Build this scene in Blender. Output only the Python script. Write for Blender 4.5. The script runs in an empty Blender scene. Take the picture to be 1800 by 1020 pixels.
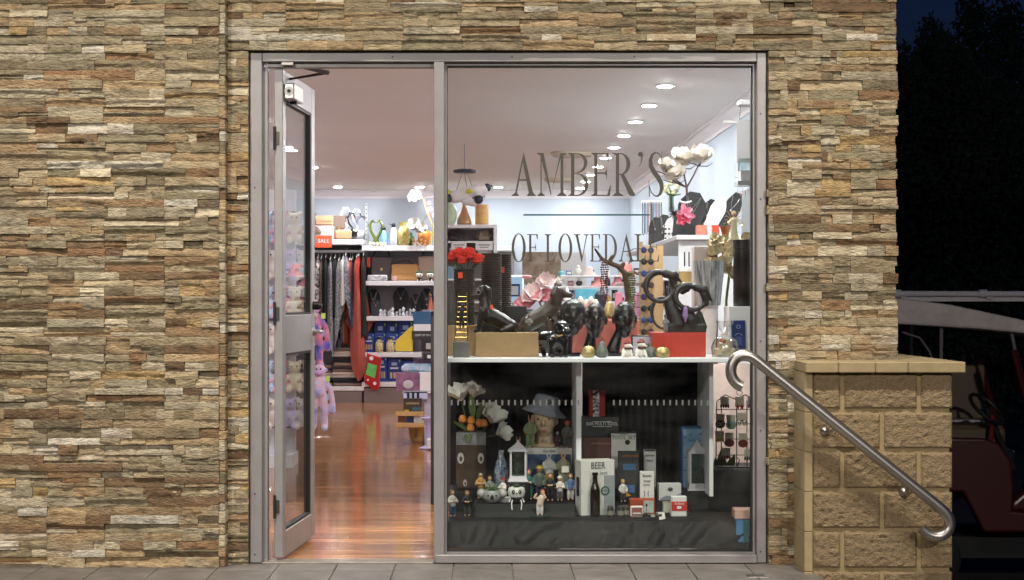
import bpy, bmesh, math, random
from mathutils import Vector, Matrix, noise
R = math.radians
rnd = random.Random(11)
sc = bpy.context.scene
col = sc.collection
# ------------------------------------------------------------------ camera
D, F, VX, VY, EYE = 8.6, 2967.0, 853.0, 532.0, 1.3275
cam = bpy.data.cameras.new('camera'); camo = bpy.data.objects.new('camera', cam); col.objects.link(camo)
camo.location = (0, -D, EYE); camo.rotation_euler = (R(90), 0, 0)
cam.sensor_width = 36; cam.lens = 36 * F / 1800; cam.clip_end = 500
cam.shift_x = (900 - VX) / 1800; cam.shift_y = (VY - 510) / 1800
sc.camera = camo
# ------------------------------------------------------------------ world: late dusk
w = bpy.data.worlds.new('World'); sc.world = w; w.use_nodes = True
nt = w.node_tree; bg = nt.nodes['Background']
sky = nt.nodes.new('ShaderNodeTexSky'); sky.sky_type = 'NISHITA'; sky.sun_disc = False
sky.sun_elevation = R(-.5); sky.sun_rotation = R(180); sky.air_density = 1.0; sky.ozone_density = 5.0
nt.links.new(sky.outputs[0], bg.inputs[0]); bg.inputs[1].default_value = 0.09
sc.view_settings.view_transform = 'Standard'; sc.view_settings.look = 'None'
sc.view_settings.gamma = 1; sc.view_settings.exposure = 0.0
try: sc.cycles.use_denoising = True; sc.cycles.transparent_max_bounces = 24; sc.cycles.max_bounces = 10; sc.cycles.sample_clamp_indirect = 6
except Exception: pass
# ------------------------------------------------------------------ unseen canopy lamps added to light the facade from above
LAMPS = [(-3.3, 1.0), (-2.0, 1.0), (-.7, 1.0), (.6, 1.0), (1.9, .95), (3.2, .5)]
LAMP_Y, LAMP_Z = -3.0, 6.2
for lx, lw in LAMPS:
    ld = bpy.data.lights.new('canopy_lamp_light', 'SPOT'); ld.energy = lw * 740; ld.color = (1, .932, .84)
    ld.spot_size = R(54); ld.spot_blend = 1.0; ld.shadow_soft_size = .06
    lo = bpy.data.objects.new('canopy_lamp_light', ld); col.objects.link(lo); lo.location = (lx, LAMP_Y, LAMP_Z - .06)
    lo.rotation_euler = (R(26), 0, 0)

# two fill lamps added behind the camera to brighten the lower window display
POSTS = [(-5.0, -12.5), (4.6, -12.0)]
for lx, ly in POSTS:
    ld = bpy.data.lights.new('car_park_light', 'POINT'); ld.energy = 1650; ld.color = (1, .94, .87); ld.shadow_soft_size = .22
    lo = bpy.data.objects.new('car_park_light', ld); col.objects.link(lo); lo.location = (lx, ly, 5.0)

def Sc(Y): return F / (D + Y)
def P(px, py, Y): s = Sc(Y); return Vector(((px - VX) / s, Y, EYE - (py - VY) / s))
def W(n, Y): return n / Sc(Y)

# ------------------------------------------------------------------ materials
MATS = {}
def lin(c):
    return tuple(((v / 255) / 12.92 if v / 255 <= .04045 else ((v / 255 + .055) / 1.055) ** 2.4) for v in c)
def mat(name, rgb, rough=.6, metal=0, bump=0, bscale=60, var=0, vscale=12, stretch=(1, 1, 1), rgb2=None, coords='Object', emit=0, alpha=1, spec=.5, coat=0, detail=4, sheen=0, objvar=0):
    """Principled material with a noise colour variation and a fine relief. rgb in 0-255 sRGB."""
    if name in MATS: return MATS[name]
    m = bpy.data.materials.new(name); m.use_nodes = True; MATS[name] = m
    n = m.node_tree; b = n.nodes['Principled BSDF']; L = n.links.new
    c = lin(rgb); b.inputs['Base Color'].default_value = (*c, 1)
    b.inputs['Roughness'].default_value = rough; b.inputs['Metallic'].default_value = metal
    b.inputs['Specular IOR Level'].default_value = spec
    if coat: b.inputs['Coat Weight'].default_value = coat; b.inputs['Coat Roughness'].default_value = .08
    if alpha < 1: b.inputs['Alpha'].default_value = alpha
    if sheen: b.inputs['Sheen Weight'].default_value = sheen
    if emit: b.inputs['Emission Color'].default_value = (*c, 1); b.inputs['Emission Strength'].default_value = emit
    if var or bump or rgb2 or objvar:
        tc = n.nodes.new('ShaderNodeTexCoord'); mp = n.nodes.new('ShaderNodeMapping'); mp.inputs['Scale'].default_value = stretch
        if coords == 'World':
            g = n.nodes.new('ShaderNodeNewGeometry'); L(g.outputs['Position'], mp.inputs['Vector'])
        else: L(tc.outputs[coords], mp.inputs['Vector'])
    src = None
    if var or rgb2:
        t = n.nodes.new('ShaderNodeTexNoise'); t.inputs['Scale'].default_value = vscale; t.inputs['Detail'].default_value = detail; t.inputs['Roughness'].default_value = .65
        L(mp.outputs[0], t.inputs['Vector'])
        r = n.nodes.new('ShaderNodeValToRGB'); e = r.color_ramp.elements
        c2 = lin(rgb2) if rgb2 else None
        if c2: e[0].position = .38; e[0].color = (*c, 1); e[1].position = .62; e[1].color = (*c2, 1)
        else:
            e[0].position = .3; e[1].position = .7
            e[0].color = (*[v * (1 - var) for v in c], 1); e[1].color = (*[min(1, v * (1 + var)) for v in c], 1)
        L(t.outputs['Fac'], r.inputs[0]); src = r.outputs[0]
    if objvar:
        oi = n.nodes.new('ShaderNodeObjectInfo'); h = n.nodes.new('ShaderNodeHueSaturation')
        mr = n.nodes.new('ShaderNodeMapRange'); mr.inputs[3].default_value = 1 - objvar; mr.inputs[4].default_value = 1 + objvar
        L(oi.outputs['Random'], mr.inputs[0]); L(mr.outputs[0], h.inputs['Value'])
        if src: L(src, h.inputs['Color'])
        else: h.inputs['Color'].default_value = (*c, 1)
        src = h.outputs[0]
    if src: L(src, b.inputs['Base Color'])
    if bump:
        t = n.nodes.new('ShaderNodeTexNoise'); t.inputs['Scale'].default_value = bscale; t.inputs['Detail'].default_value = 5
        L(mp.outputs[0], t.inputs['Vector'])
        bp = n.nodes.new('ShaderNodeBump'); bp.inputs['Strength'].default_value = 1; bp.inputs['Distance'].default_value = bump
        L(t.outputs['Fac'], bp.inputs['Height']); L(bp.outputs[0], b.inputs['Normal'])
    return m
def glassy(name, tint=(255, 255, 255), ior=1.5, rough=0.0, base=0.0):
    """thin sheet glass: see-through with fresnel reflection"""
    if name in MATS: return MATS[name]
    m = bpy.data.materials.new(name); m.use_nodes = True; MATS[name] = m
    n = m.node_tree; n.nodes.clear(); L = n.links.new
    o = n.nodes.new('ShaderNodeOutputMaterial'); mx = n.nodes.new('ShaderNodeMixShader'); tr = n.nodes.new('ShaderNodeBsdfTransparent'); gl = n.nodes.new('ShaderNodeBsdfGlossy')
    tr.inputs[0].default_value = (*lin(tint), 1); gl.inputs['Roughness'].default_value = rough
    f = n.nodes.new('ShaderNodeFresnel'); gn = n.nodes.new('ShaderNodeNewGeometry'); io = n.nodes.new('ShaderNodeMapRange'); io.inputs[3].default_value = ior; io.inputs[4].default_value = 1 / ior; L(gn.outputs['Backfacing'], io.inputs[0]); L(io.outputs[0], f.inputs[0])
    mr = n.nodes.new('ShaderNodeMapRange'); mr.inputs[3].default_value = base; mr.inputs[4].default_value = 1
    L(f.outputs[0], mr.inputs[0]); L(mr.outputs[0], mx.inputs[0]); L(tr.outputs[0], mx.inputs[1]); L(gl.outputs[0], mx.inputs[2]); L(mx.outputs[0], o.inputs[0])
    return m
def emat(name, rgb, strength):
    if name in MATS: return MATS[name]
    m = bpy.data.materials.new(name); m.use_nodes = True; MATS[name] = m
    n = m.node_tree; n.nodes.clear(); o = n.nodes.new('ShaderNodeOutputMaterial'); e = n.nodes.new('ShaderNodeEmission')
    e.inputs[0].default_value = (*lin(rgb), 1); e.inputs[1].default_value = strength; n.links.new(e.outputs[0], o.inputs[0]); return m

def smeared_glass(name, amount):
    """sheet glass with a thin film of dust and wipe marks"""
    m = glassy(name, (247, 250, 249), 1.5); n = m.node_tree; L = n.links.new; o = [x for x in n.nodes if x.type == 'OUTPUT_MATERIAL'][0]; base = o.inputs[0].links[0].from_socket
    g = n.nodes.new('ShaderNodeNewGeometry'); mp = n.nodes.new('ShaderNodeMapping'); mp.inputs['Rotation'].default_value = (0, R(38), 0); mp.inputs['Scale'].default_value = (1.2, 1, 5); L(g.outputs['Position'], mp.inputs[0])
    t = n.nodes.new('ShaderNodeTexNoise'); t.inputs['Scale'].default_value = 1.6; t.inputs['Detail'].default_value = 6; L(mp.outputs[0], t.inputs['Vector']); t2 = n.nodes.new('ShaderNodeTexNoise'); t2.inputs['Scale'].default_value = 55; t2.inputs['Detail'].default_value = 3; L(g.outputs['Position'], t2.inputs['Vector'])
    a = n.nodes.new('ShaderNodeMapRange'); a.inputs[1].default_value = .42; a.inputs[2].default_value = .75; a.inputs[4].default_value = amount; L(t.outputs[0], a.inputs[0]); b = n.nodes.new('ShaderNodeMapRange'); b.inputs[1].default_value = .69; b.inputs[2].default_value = .76; b.inputs[4].default_value = amount * 1.5; L(t2.outputs[0], b.inputs[0])
    ad = n.nodes.new('ShaderNodeMath'); L(a.outputs[0], ad.inputs[0]); L(b.outputs[0], ad.inputs[1]); d = n.nodes.new('ShaderNodeBsdfDiffuse'); d.inputs[0].default_value = (.75, .72, .68, 1); mx = n.nodes.new('ShaderNodeMixShader'); L(ad.outputs[0], mx.inputs[0]); L(base, mx.inputs[1]); L(d.outputs[0], mx.inputs[2]); L(mx.outputs[0], o.inputs[0]); return m

# ------------------------------------------------------------------ mesh builder
class MB:
    def __init__(s): s.v = []; s.f = []; s.mi = []; s.m = 0
    def add(s, vs, fs):
        o = len(s.v); s.v += [Vector(v) for v in vs]
        for f in fs: s.f.append([i + o for i in f]); s.mi.append(s.m)
        return s
    def box(s, c, d, rz=0, ry=0, rx=0, taper=1, bev=0):
        x, y, z = d[0] / 2, d[1] / 2, d[2] / 2
        M = Matrix.Rotation(rz, 3, 'Z') @ Matrix.Rotation(ry, 3, 'Y') @ Matrix.Rotation(rx, 3, 'X'); c = Vector(c)
        if bev <= 0:
            vs = [(sx * x * (taper if sz > 0 else 1), sy * y * (taper if sz > 0 else 1), sz * z) for sz in (-1, 1) for sy in (-1, 1) for sx in (-1, 1)]
            fs = [(0, 2, 3, 1), (4, 5, 7, 6), (0, 1, 5, 4), (2, 6, 7, 3), (0, 4, 6, 2), (1, 3, 7, 5)]
        else:
            b = min(bev, x * .9, y * .9, z * .9); vs = []; fs = []
            for sz in (-1, 1):
                for sy in (-1, 1):
                    for sx in (-1, 1):
                        k = taper if sz > 0 else 1
                        vs += [(sx * x * k, sy * (y - b) * k, sz * (z - b)), (sx * (x - b) * k, sy * y * k, sz * (z - b)), (sx * (x - b) * k, sy * (y - b) * k, sz * z)]
            I = lambda sx, sy, sz, k: ((sz > 0) * 4 + (sy > 0) * 2 + (sx > 0)) * 3 + k
            for sg in (-1, 1):
                q = [I(sg, -1, -1, 0), I(sg, 1, -1, 0), I(sg, 1, 1, 0), I(sg, -1, 1, 0)]; fs.append(q if sg > 0 else q[::-1])
                q = [I(-1, sg, -1, 1), I(1, sg, -1, 1), I(1, sg, 1, 1), I(-1, sg, 1, 1)]; fs.append(q if sg < 0 else q[::-1])
                q = [I(-1, -1, sg, 2), I(1, -1, sg, 2), I(1, 1, sg, 2), I(-1, 1, sg, 2)]; fs.append(q if sg > 0 else q[::-1])
            for a in (-1, 1):
                for c2 in (-1, 1):
                    fs.append((I(a, c2, -1, 0), I(a, c2, 1, 0), I(a, c2, 1, 1), I(a, c2, -1, 1)))
                    fs.append((I(a, -1, c2, 0), I(a, 1, c2, 0), I(a, 1, c2, 2), I(a, -1, c2, 2)))
                    fs.append((I(-1, a, c2, 1), I(1, a, c2, 1), I(1, a, c2, 2), I(-1, a, c2, 2)))
            for sz in (-1, 1):
                for sy in (-1, 1):
                    for sx in (-1, 1): fs.append((I(sx, sy, sz, 0), I(sx, sy, sz, 1), I(sx, sy, sz, 2)))
        return s.add([M @ Vector(v) + c for v in vs], fs)
    def bb(s, x0, x1, y0, y1, z0, z1, bev=0): return s.box(((x0 + x1) / 2, (y0 + y1) / 2, (z0 + z1) / 2), (abs(x1 - x0), abs(y1 - y0), abs(z1 - z0)), bev=bev)
    def lathe(s, prof, c=(0, 0, 0), n=20, sx=1, sy=1, fn=None):
        c = Vector(c); vs = []; fs = []
        for k, (r, z) in enumerate(prof):
            for i in range(n):
                a = 2 * math.pi * i / n; rr = r * (fn(a, z) if fn else 1)
                vs.append(c + Vector((rr * math.cos(a) * sx, rr * math.sin(a) * sy, z)))
        for k in range(len(prof) - 1):
            for i in range(n):
                j = (i + 1) % n; fs.append((k * n + i, k * n + j, (k + 1) * n + j, (k + 1) * n + i))
        e = len(prof) - 1
        if e >= 3 and abs(prof[0][0] - prof[-1][0]) < 1e-6: fs += [(e * n + i, e * n + (i + 1) % n, (i + 1) % n, i) for i in range(n)]
        else: fs.append(list(range(n))[::-1]); fs.append([e * n + i for i in range(n)])
        return s.add(vs, fs)
    def tube(s, pts, r, n=8, close=False):
        pts = [Vector(p) for p in pts]; m = len(pts); vs = []; fs = []
        rs = r if isinstance(r, (list, tuple)) else [r] * m; up = None
        for i, p in enumerate(pts):
            t = ((pts[(i + 1) % m] - pts[i - 1]) if close else (pts[min(i + 1, m - 1)] - pts[max(i - 1, 0)]))
            t = t.normalized() if t.length > 1e-9 else Vector((0, 0, 1))
            if up is None: up = Vector((0, 0, 1)) if abs(t.z) < .9 else Vector((1, 0, 0))
            a = t.cross(up).normalized(); up = a.cross(t).normalized()
            for k in range(n):
                q = 2 * math.pi * k / n; vs.append(p + (a * math.cos(q) + up * math.sin(q)) * rs[i])
        for i in range(m if close else m - 1):
            j = (i + 1) % m
            for k in range(n):
                l = (k + 1) % n; fs.append((i * n + k, i * n + l, j * n + l, j * n + k))
        if not close: fs.append(list(range(n))[::-1]); fs.append([(m - 1) * n + k for k in range(n)])
        return s.add(vs, fs)
    def ell(s, c, r, n=14, m=8, M=None):
        r = (r, r, r) if not isinstance(r, (tuple, list)) else r; c = Vector(c); vs = [Vector((0, 0, -1))]; fs = []
        for k in range(1, m):
            t = math.pi * k / m
            for i in range(n): a = 2 * math.pi * i / n; vs.append(Vector((math.sin(t) * math.cos(a), math.sin(t) * math.sin(a), -math.cos(t))))
        vs.append(Vector((0, 0, 1)))
        for i in range(n): j = (i + 1) % n; fs.append((0, 1 + j, 1 + i)); fs.append((len(vs) - 1, 1 + (m - 2) * n + i, 1 + (m - 2) * n + j))
        for k in range(m - 2):
            for i in range(n): j = (i + 1) % n; fs.append((1 + k * n + i, 1 + k * n + j, 1 + (k + 1) * n + j, 1 + (k + 1) * n + i))
        out = []
        for v in vs:
            v = Vector((v.x * r[0], v.y * r[1], v.z * r[2])); out.append((M @ v if M else v) + c)
        return s.add(out, fs)
    def prism(s, pts, y0, y1):
        """polygon in (x,z) extruded along y"""
        n = len(pts); vs = [(x, y0, z) for x, z in pts] + [(x, y1, z) for x, z in pts]
        return s.add(vs, [list(range(n)), [n + i for i in range(n)][::-1]] + [(i, n + i, n + (i + 1) % n, (i + 1) % n) for i in range(n)])
    def xprism(s, pts, x0, x1):
        n = len(pts); vs = [(x0, y, z) for y, z in pts] + [(x1, y, z) for y, z in pts]
        return s.add(vs, [list(range(n))[::-1], [n + i for i in range(n)]] + [(i, (i + 1) % n, n + (i + 1) % n, n + i) for i in range(n)])
    def sheet(s, fn, nu, nv):
        vs = [fn(i / nu, j / nv) for j in range(nv + 1) for i in range(nu + 1)]
        return s.add(vs, [(j * (nu + 1) + i, j * (nu + 1) + i + 1, (j + 1) * (nu + 1) + i + 1, (j + 1) * (nu + 1) + i) for j in range(nv) for i in range(nu)])
    def mesh(s, name, mats, smooth=False):
        me = bpy.data.meshes.new(name); me.from_pydata([tuple(v) for v in s.v], [], s.f)
        for m in (mats if isinstance(mats, (list, tuple)) else [mats]): me.materials.append(m)
        me.polygons.foreach_set('material_index', s.mi)
        bm = bmesh.new(); bm.from_mesh(me); bmesh.ops.recalc_face_normals(bm, faces=bm.faces); bm.to_mesh(me); bm.free()
        if smooth:
            me.polygons.foreach_set('use_smooth', [True] * len(me.polygons)); me.set_sharp_from_angle(angle=R(42))
        me.update(); return me
    def build(s, name, mats, parent=None, smooth=False, loc=None):
        return link(name, s.mesh(name, mats, smooth), parent, loc)
def link(name, me, parent=None, loc=None):
    o = bpy.data.objects.new(name, me); col.objects.link(o)
    if parent: o.parent = parent
    if loc is not None: o.location = loc
    return o
def tag(o, label, cat, group=None):
    o['label'] = label; o['category'] = cat
    if group: o['group'] = group
    return o
def thing(name, label, cat, loc=(0, 0, 0), rz=0, group=None):
    o = bpy.data.objects.new(name, None); col.objects.link(o); o.location = loc; o.rotation_euler = (0, 0, rz); o.empty_display_size = .05
    return tag(o, label, cat, group)
def nth(k): return ['first', 'second', 'third', 'fourth', 'fifth', 'sixth', 'seventh', 'eighth', 'ninth', 'tenth', 'eleventh', 'twelfth', 'thirteenth', 'fourteenth'][k]
def struct(o): o['kind'] = 'structure'; return o
def stuff(o): o['kind'] = 'stuff'; return o
TMP = bpy.data.scenes.new('bake')
def baked(o):
    TMP.view_layers[0].update(); dg = TMP.view_layers[0].depsgraph; dg.update()
    me = bpy.data.meshes.new_from_object(o.evaluated_get(dg), depsgraph=dg); bpy.data.objects.remove(o); return me
def fuse(mb, voxel, name, m, parent=None, smooth=3, loc=None):
    """one continuous surface out of overlapping solids"""
    me = mb.mesh(name, m); o = bpy.data.objects.new('tmp', me); TMP.collection.objects.link(o)
    r = o.modifiers.new('r', 'REMESH'); r.mode = 'VOXEL'; r.voxel_size = voxel; r.use_smooth_shade = True
    if smooth: q = o.modifiers.new('s', 'SMOOTH'); q.factor = .5; q.iterations = smooth
    nm = baked(o); nm.name = name
    nm.materials.clear(); nm.materials.append(m); nm.polygons.foreach_set('material_index', [0] * len(nm.polygons)); nm.polygons.foreach_set('use_smooth', [True] * len(nm.polygons))
    return link(name, nm, parent, loc)
def limb(mb, pts, rs, n=10):
    """tapered chain with round ends, for fuse()"""
    mb.tube(pts, rs, n)
    for p, r in zip(pts, rs): mb.ell(p, r, 10, 6)
    return mb
_tx = {}
def text(s, size, name, m, parent, loc, rz=0, rx=90, align='CENTER', xs=1):
    """flat print in the built-in face, turned into a mesh"""
    cu = bpy.data.curves.new('t', 'FONT'); cu.body = s; cu.size = size; cu.align_x = align; cu.align_y = 'CENTER'; cu.resolution_u = 2; cu.extrude = .0003
    o = bpy.data.objects.new('t', cu); TMP.collection.objects.link(o); me = baked(o)
    me.materials.clear(); me.materials.append(m)
    q = link(name, me, parent, loc); q.rotation_euler = (R(rx), 0, rz); q.scale = (xs, 1, 1); return q

# ------------------------------------------------------------------ common materials
M_frame = mat('frame_powdercoat', (148, 144, 142), .40, .3, var=.1, vscale=6, bump=.0002, bscale=400)
M_frame_d = mat('frame_shadow_gasket', (30, 29, 28), .6)  # plain dark finish for gaskets, beads and pins
M_steel = mat('brushed_steel', (176, 170, 164), .36, 1, var=.04, vscale=40, stretch=(1, 1, 8))
M_white = mat('white_laminate', (232, 230, 232), .42, var=.02, vscale=5)
M_black = mat('black_cloth', (12, 12, 13), .62, spec=.3, bump=.0006, bscale=300)
M_kraft = mat('kraft_paper', (150, 122, 86), .75, var=.14, vscale=9, bump=.006, bscale=11)
M_dark = mat('dark_resin', (30, 27, 26), .33, var=.2, vscale=25, bump=.0005, bscale=90)
M_glossblack = mat('gloss_black_resin', (14, 13, 13), .16, coat=.4)
M_wall = mat('painted_wall', (178, 186, 198), .7, var=.015, vscale=2)
M_pale = mat('pale_card', (226, 222, 214), .6, var=.03, vscale=20)
M_print = mat('black_print', (24, 24, 26), .55)
M_whiteprint = mat('white_print', (236, 236, 236), .55)
M_glass = glassy('sheet_glass', (247, 250, 249), 1.5)
M_clear = glassy('clear_glassware', (228, 236, 234), 1.5, .02, .05)
M_gold = mat('brass', (196, 160, 92), .3, 1)
M_stem = mat('green_stem', (74, 92, 46), .6, var=.2, vscale=30)
# ================================================================== SETTING
# ---- unseen canopy added above the view to carry the facade lamps
cb = MB(); cb.bb(-4.6, 4.2, -4.4, -1.6, LAMP_Z + .05, LAMP_Z + .2)
struct(cb.build('canopy_ceiling', mat('canopy_paint', (200, 195, 188), .7)))
for i, (lx, lw) in enumerate(LAMPS):
    t = thing('canopy_downlight', 'white recessed canopy downlight %s' % ['far left', 'above the left stone wall', 'above the open door', 'above the shop window', 'above the handrail', 'far right above the steps'][i], 'downlight', (lx, LAMP_Y, LAMP_Z + .05), group='canopy downlights')
    MB().lathe([(.06, -.02), (.075, -.02), (.08, 0), (.06, 0)], n=24).build('bezel', M_white, t, True)
    MB().lathe([(.058, -.014), (.058, -.004)], n=20).build('lens', emat('lamp_lens', (255, 226, 190), 6), t)

for i, (lx, ly) in enumerate(POSTS):  # unseen posts added as bodies for the fill lamps
    t = thing('lamp_post', ['grey car park lamp post, left of the two facing the shop', 'grey car park lamp post, right of the two facing the shop'][i], 'lamp post', (lx, ly - .4, -.78))
    MB().tube([(0, 0, 0), (0, 0, 6.15), (0, .2, 6.25), (0, .38, 6.25)], [.06, .045, .04, .035], 10).build('pole', mat('galvanised', (140, 140, 138), .5, .6), t, True)
    MB().bb(-.12, .12, .2, .62, 6.16, 6.24, .02).build('lamp_head', M_frame, t)

# ---- ground
gm = mat('grout', (150, 138, 118), .85, var=.15, vscale=30, coords='World')
g = MB(); g.bb(-14, 1.62, -2.1, -.0, -.78, -.012); struct(g.build('landing_slab', gm))
lowm = mat('dark_asphalt', (66, 62, 58), .8, var=.25, vscale=5, bump=.003, bscale=80, coords='World')
g = MB(); g.add([(-150, -150, -.78), (150, -150, -.78), (150, 200, -.78), (-150, 200, -.78)], [(0, 1, 2, 3)]); struct(g.build('ground', lowm))
tiles = bpy.data.objects.new('pavement', None); col.objects.link(tiles); struct(tiles)
tm = mat('stone_tile', (104, 98, 92), .55, var=.28, vscale=7, bump=.0012, bscale=45, coords='World', objvar=.1)
TW, TL = .295, .59
def tile_mesh(w, l): return MB().box((0, 0, 0), (w, l, .012), bev=.002).mesh('tile', tm)
tfull = tile_mesh(TW - .004, TL - .004); tcut = tile_mesh(TW - .004, .212)
x0 = (901 - VX) / 354
for i in range(-12, 6):
    x = x0 + i * TW + TW / 2
    if i > 3: continue
    link('tile', tcut, tiles, (x, -.11, -.006))
    for r in range(3): link('tile', tfull, tiles, (x, -.22 - TL / 2 - r * TL, -.006))
xe = x0 + 4 * TW
g = MB(); g.bb(xe + .002, 1.62, -.9, -.002, -.012, 0, .002); g.build('tile', tm, tiles)
# steps going down beside the low wall
st = bpy.data.objects.new('steps', None); col.objects.link(st); struct(st)
for k in range(4): MB().bb(1.622 + k * .3, 1.92 + k * .3, -2.0, -.345, -.78, -.16 - .155 * k, .006).build('step', tm, st)
# drain grille by the wall foot
t = thing('drain_grille', 'small metal drain grille in the tiles near the low wall', 'drain', (P(1330, 1014, -.42).x, -.42, .001))
MB().bb(-.045, .045, -.045, .045, 0, .003, .001).build('plate', M_steel, t)
for k in range(6): MB().bb(-.036 + k * .0135, -.030 + k * .0135, -.038, .038, .0032, .0045).build('slat', mat('slot_dark', (40, 38, 36), .6), t)

# ---- building shell behind the cladding
sm = mat('render_backing', (60, 52, 42), .9)
XR, XL = 2.08, -1.30
bk = bpy.data.objects.new('shop_building', None); col.objects.link(bk); tag(bk, 'shop building of plastered masonry behind the stone cladding', 'building')
MB().bb(-1.42, -1.215, -.02, .14, -.02, 3.9).build('wall', sm, bk)
MB().bb(1.432, XR, -.02, .14, -.02, 3.9).build('wall', sm, bk)
MB().bb(-1.215, 1.432, -.02, .14, 2.602, 3.9).build('wall', sm, bk)
MB().bb(-14, -1.34, -.085, .14, -.02, 3.9).build('wall', sm, bk)
MB().bb(-14, 3, -.02, 15, 3.6, 3.9).build('roof', sm, bk)
# interior shell
M_ceil = mat('ceiling_paint', (244, 239, 234), .75, var=.02, vscale=1.2)
CZ, RX, BY, LX = 2.85, 1.97, 14.3, -2.75
MB().bb(LX - .1, RX + .1, .14, BY + .1, CZ, CZ + .1).build('ceiling', M_ceil, bk)
MB().bb(RX, RX + .1, .14, BY + .1, 0, CZ).build('wall', M_wall, bk)
MB().bb(LX - .1, LX, .14, BY + .1, 0, CZ).build('wall', M_wall, bk)
MB().bb(LX, RX, BY, BY + .1, 0, CZ).build('wall', M_wall, bk)
cor = mat('cornice_plaster', (226, 218, 220), .7)
def cornice(a): return [(0, 0), (0, -.11), (.012, -.11), (.02, -.085), (.05, -.06), (.075, -.025), (.10, -.012), (.10, 0)]
c = MB(); c.xprism([(BY - y, CZ + z) for y, z in cornice(0)], LX, RX); c.build('cornice', cor, bk)
c = MB(); c.prism([(RX - y, CZ + z) for y, z in cornice(0)], .14, BY - .101); c.build('cornice', cor, bk)
c = MB(); c.prism([(LX + y, CZ + z) for y, z in cornice(0)], .14, BY - .101); c.build('cornice', cor, bk)
# small wall recess windows high on the right wall
for (ya, yb, za, zb) in ((3.9, 4.35, 1.85, 2.18), (6.7, 7.2, 1.85, 2.18)):
    MB().bb(RX - .004, RX + .002, ya, yb, za, zb).build('window', mat('frosted_pane', (120, 120, 122), .5), bk)
# timber floor: nearest boards as pieces, the rest as one sheet of boards
M_sub = mat('subfloor', (40, 24, 15), .8)
fl = MB().bb(LX, RX, .10, BY, -.1, -.006).build('floor', M_sub); struct(fl)
def plank_mat():
    m = bpy.data.materials.new('timber_board'); m.use_nodes = True; n = m.node_tree; L = n.links.new; b = n.nodes['Principled BSDF']
    g = n.nodes.new('ShaderNodeNewGeometry'); mp = n.nodes.new('ShaderNodeMapping'); mp.inputs['Scale'].default_value = (.9, 14, 1); L(g.outputs['Position'], mp.inputs[0])
    at = n.nodes.new('ShaderNodeAttribute'); at.attribute_name = 'tone'; oi = n.nodes.new('ShaderNodeObjectInfo')
    ad = n.nodes.new('ShaderNodeMath'); L(at.outputs['Fac'], ad.inputs[0]); L(oi.outputs['Random'], ad.inputs[1])
    av = n.nodes.new('ShaderNodeVectorMath'); L(mp.outputs[0], av.inputs[0]); L(ad.outputs[0], av.inputs[1])
    t = n.nodes.new('ShaderNodeTexNoise'); t.inputs['Scale'].default_value = 3; t.inputs['Detail'].default_value = 7; t.inputs['Roughness'].default_value = .7; L(av.outputs[0], t.inputs['Vector'])
    r = n.nodes.new('ShaderNodeValToRGB'); e = r.color_ramp.elements; e[0].position = .3; e[0].color = (*lin((98, 60, 36)), 1); e[1].position = .72; e[1].color = (*lin((206, 156, 106)), 1)
    e2 = r.color_ramp.elements.new(.5); e2.color = (*lin((166, 112, 70)), 1); L(t.outputs[0], r.inputs[0])
    h = n.nodes.new('ShaderNodeHueSaturation'); fr = n.nodes.new('ShaderNodeMath'); fr.operation = 'FRACT'; L(ad.outputs[0], fr.inputs[0])
    mr = n.nodes.new('ShaderNodeMapRange'); mr.inputs[3].default_value = .55; mr.inputs[4].default_value = 1.25; L(fr.outputs[0], mr.inputs[0]); L(mr.outputs[0], h.inputs['Value']); L(r.outputs[0], h.inputs['Color'])
    L(h.outputs[0], b.inputs['Base Color']); b.inputs['Roughness'].default_value = .09; b.inputs['Specular IOR Level'].default_value = .5
    bp = n.nodes.new('ShaderNodeBump'); bp.inputs['Distance'].default_value = .0006; bp.inputs['Strength'].default_value = .6; L(t.outputs[0], bp.inputs['Height']); L(bp.outputs[0], b.inputs['Normal'])
    return m
M_plank = plank_mat(); PW = .085
pm = [MB().box((0, 0, 0), (l - .0015, PW - .0015, .006), bev=.0012).mesh('plank', M_plank) for l in (1.0, 1.5, 2.0)]
y = .105; rowi = 0; rest = MB(); tones = []; npl = 0
while y < BY - .3:
    x = -1.9 + rnd.random() * -1.0 if npl < 290 else LX
    end = .35 if npl < 290 else RX
    while x < end:
        k = rnd.randrange(3); l = (1.0, 1.5, 2.0)[k]
        if npl < 290:
            o = link('plank', pm[k], fl, (x + l / 2, y + PW / 2, -.003 + rnd.uniform(-.0003, .0003))); o.rotation_euler = (rnd.gauss(0, .003), 0, 0); npl += 1
        else:
            rest.box(((x + min(x + l, RX)) / 2, y + PW / 2, -.003), (min(x + l, RX) - x - .0015, PW - .0015, .006), rx=rnd.gauss(0, .003)); tones += [rnd.random()] * 6
        x += l
    if npl < 291 or True:
        pass
    y += PW; rowi += 1
o = rest.build('plank_field', M_plank, fl); stuff(o)
a = o.data.attributes.new('tone', 'FLOAT', 'FACE'); a.data.foreach_set('value', tones)
# the boards beside the window display and far left, out of sight behind the goods
fs = MB(); fs.bb(.95, RX, .105, 12, -.006, -.001); fs.build('floor_edge', mat('timber_plain', (132, 76, 42), .3), fl)

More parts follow.
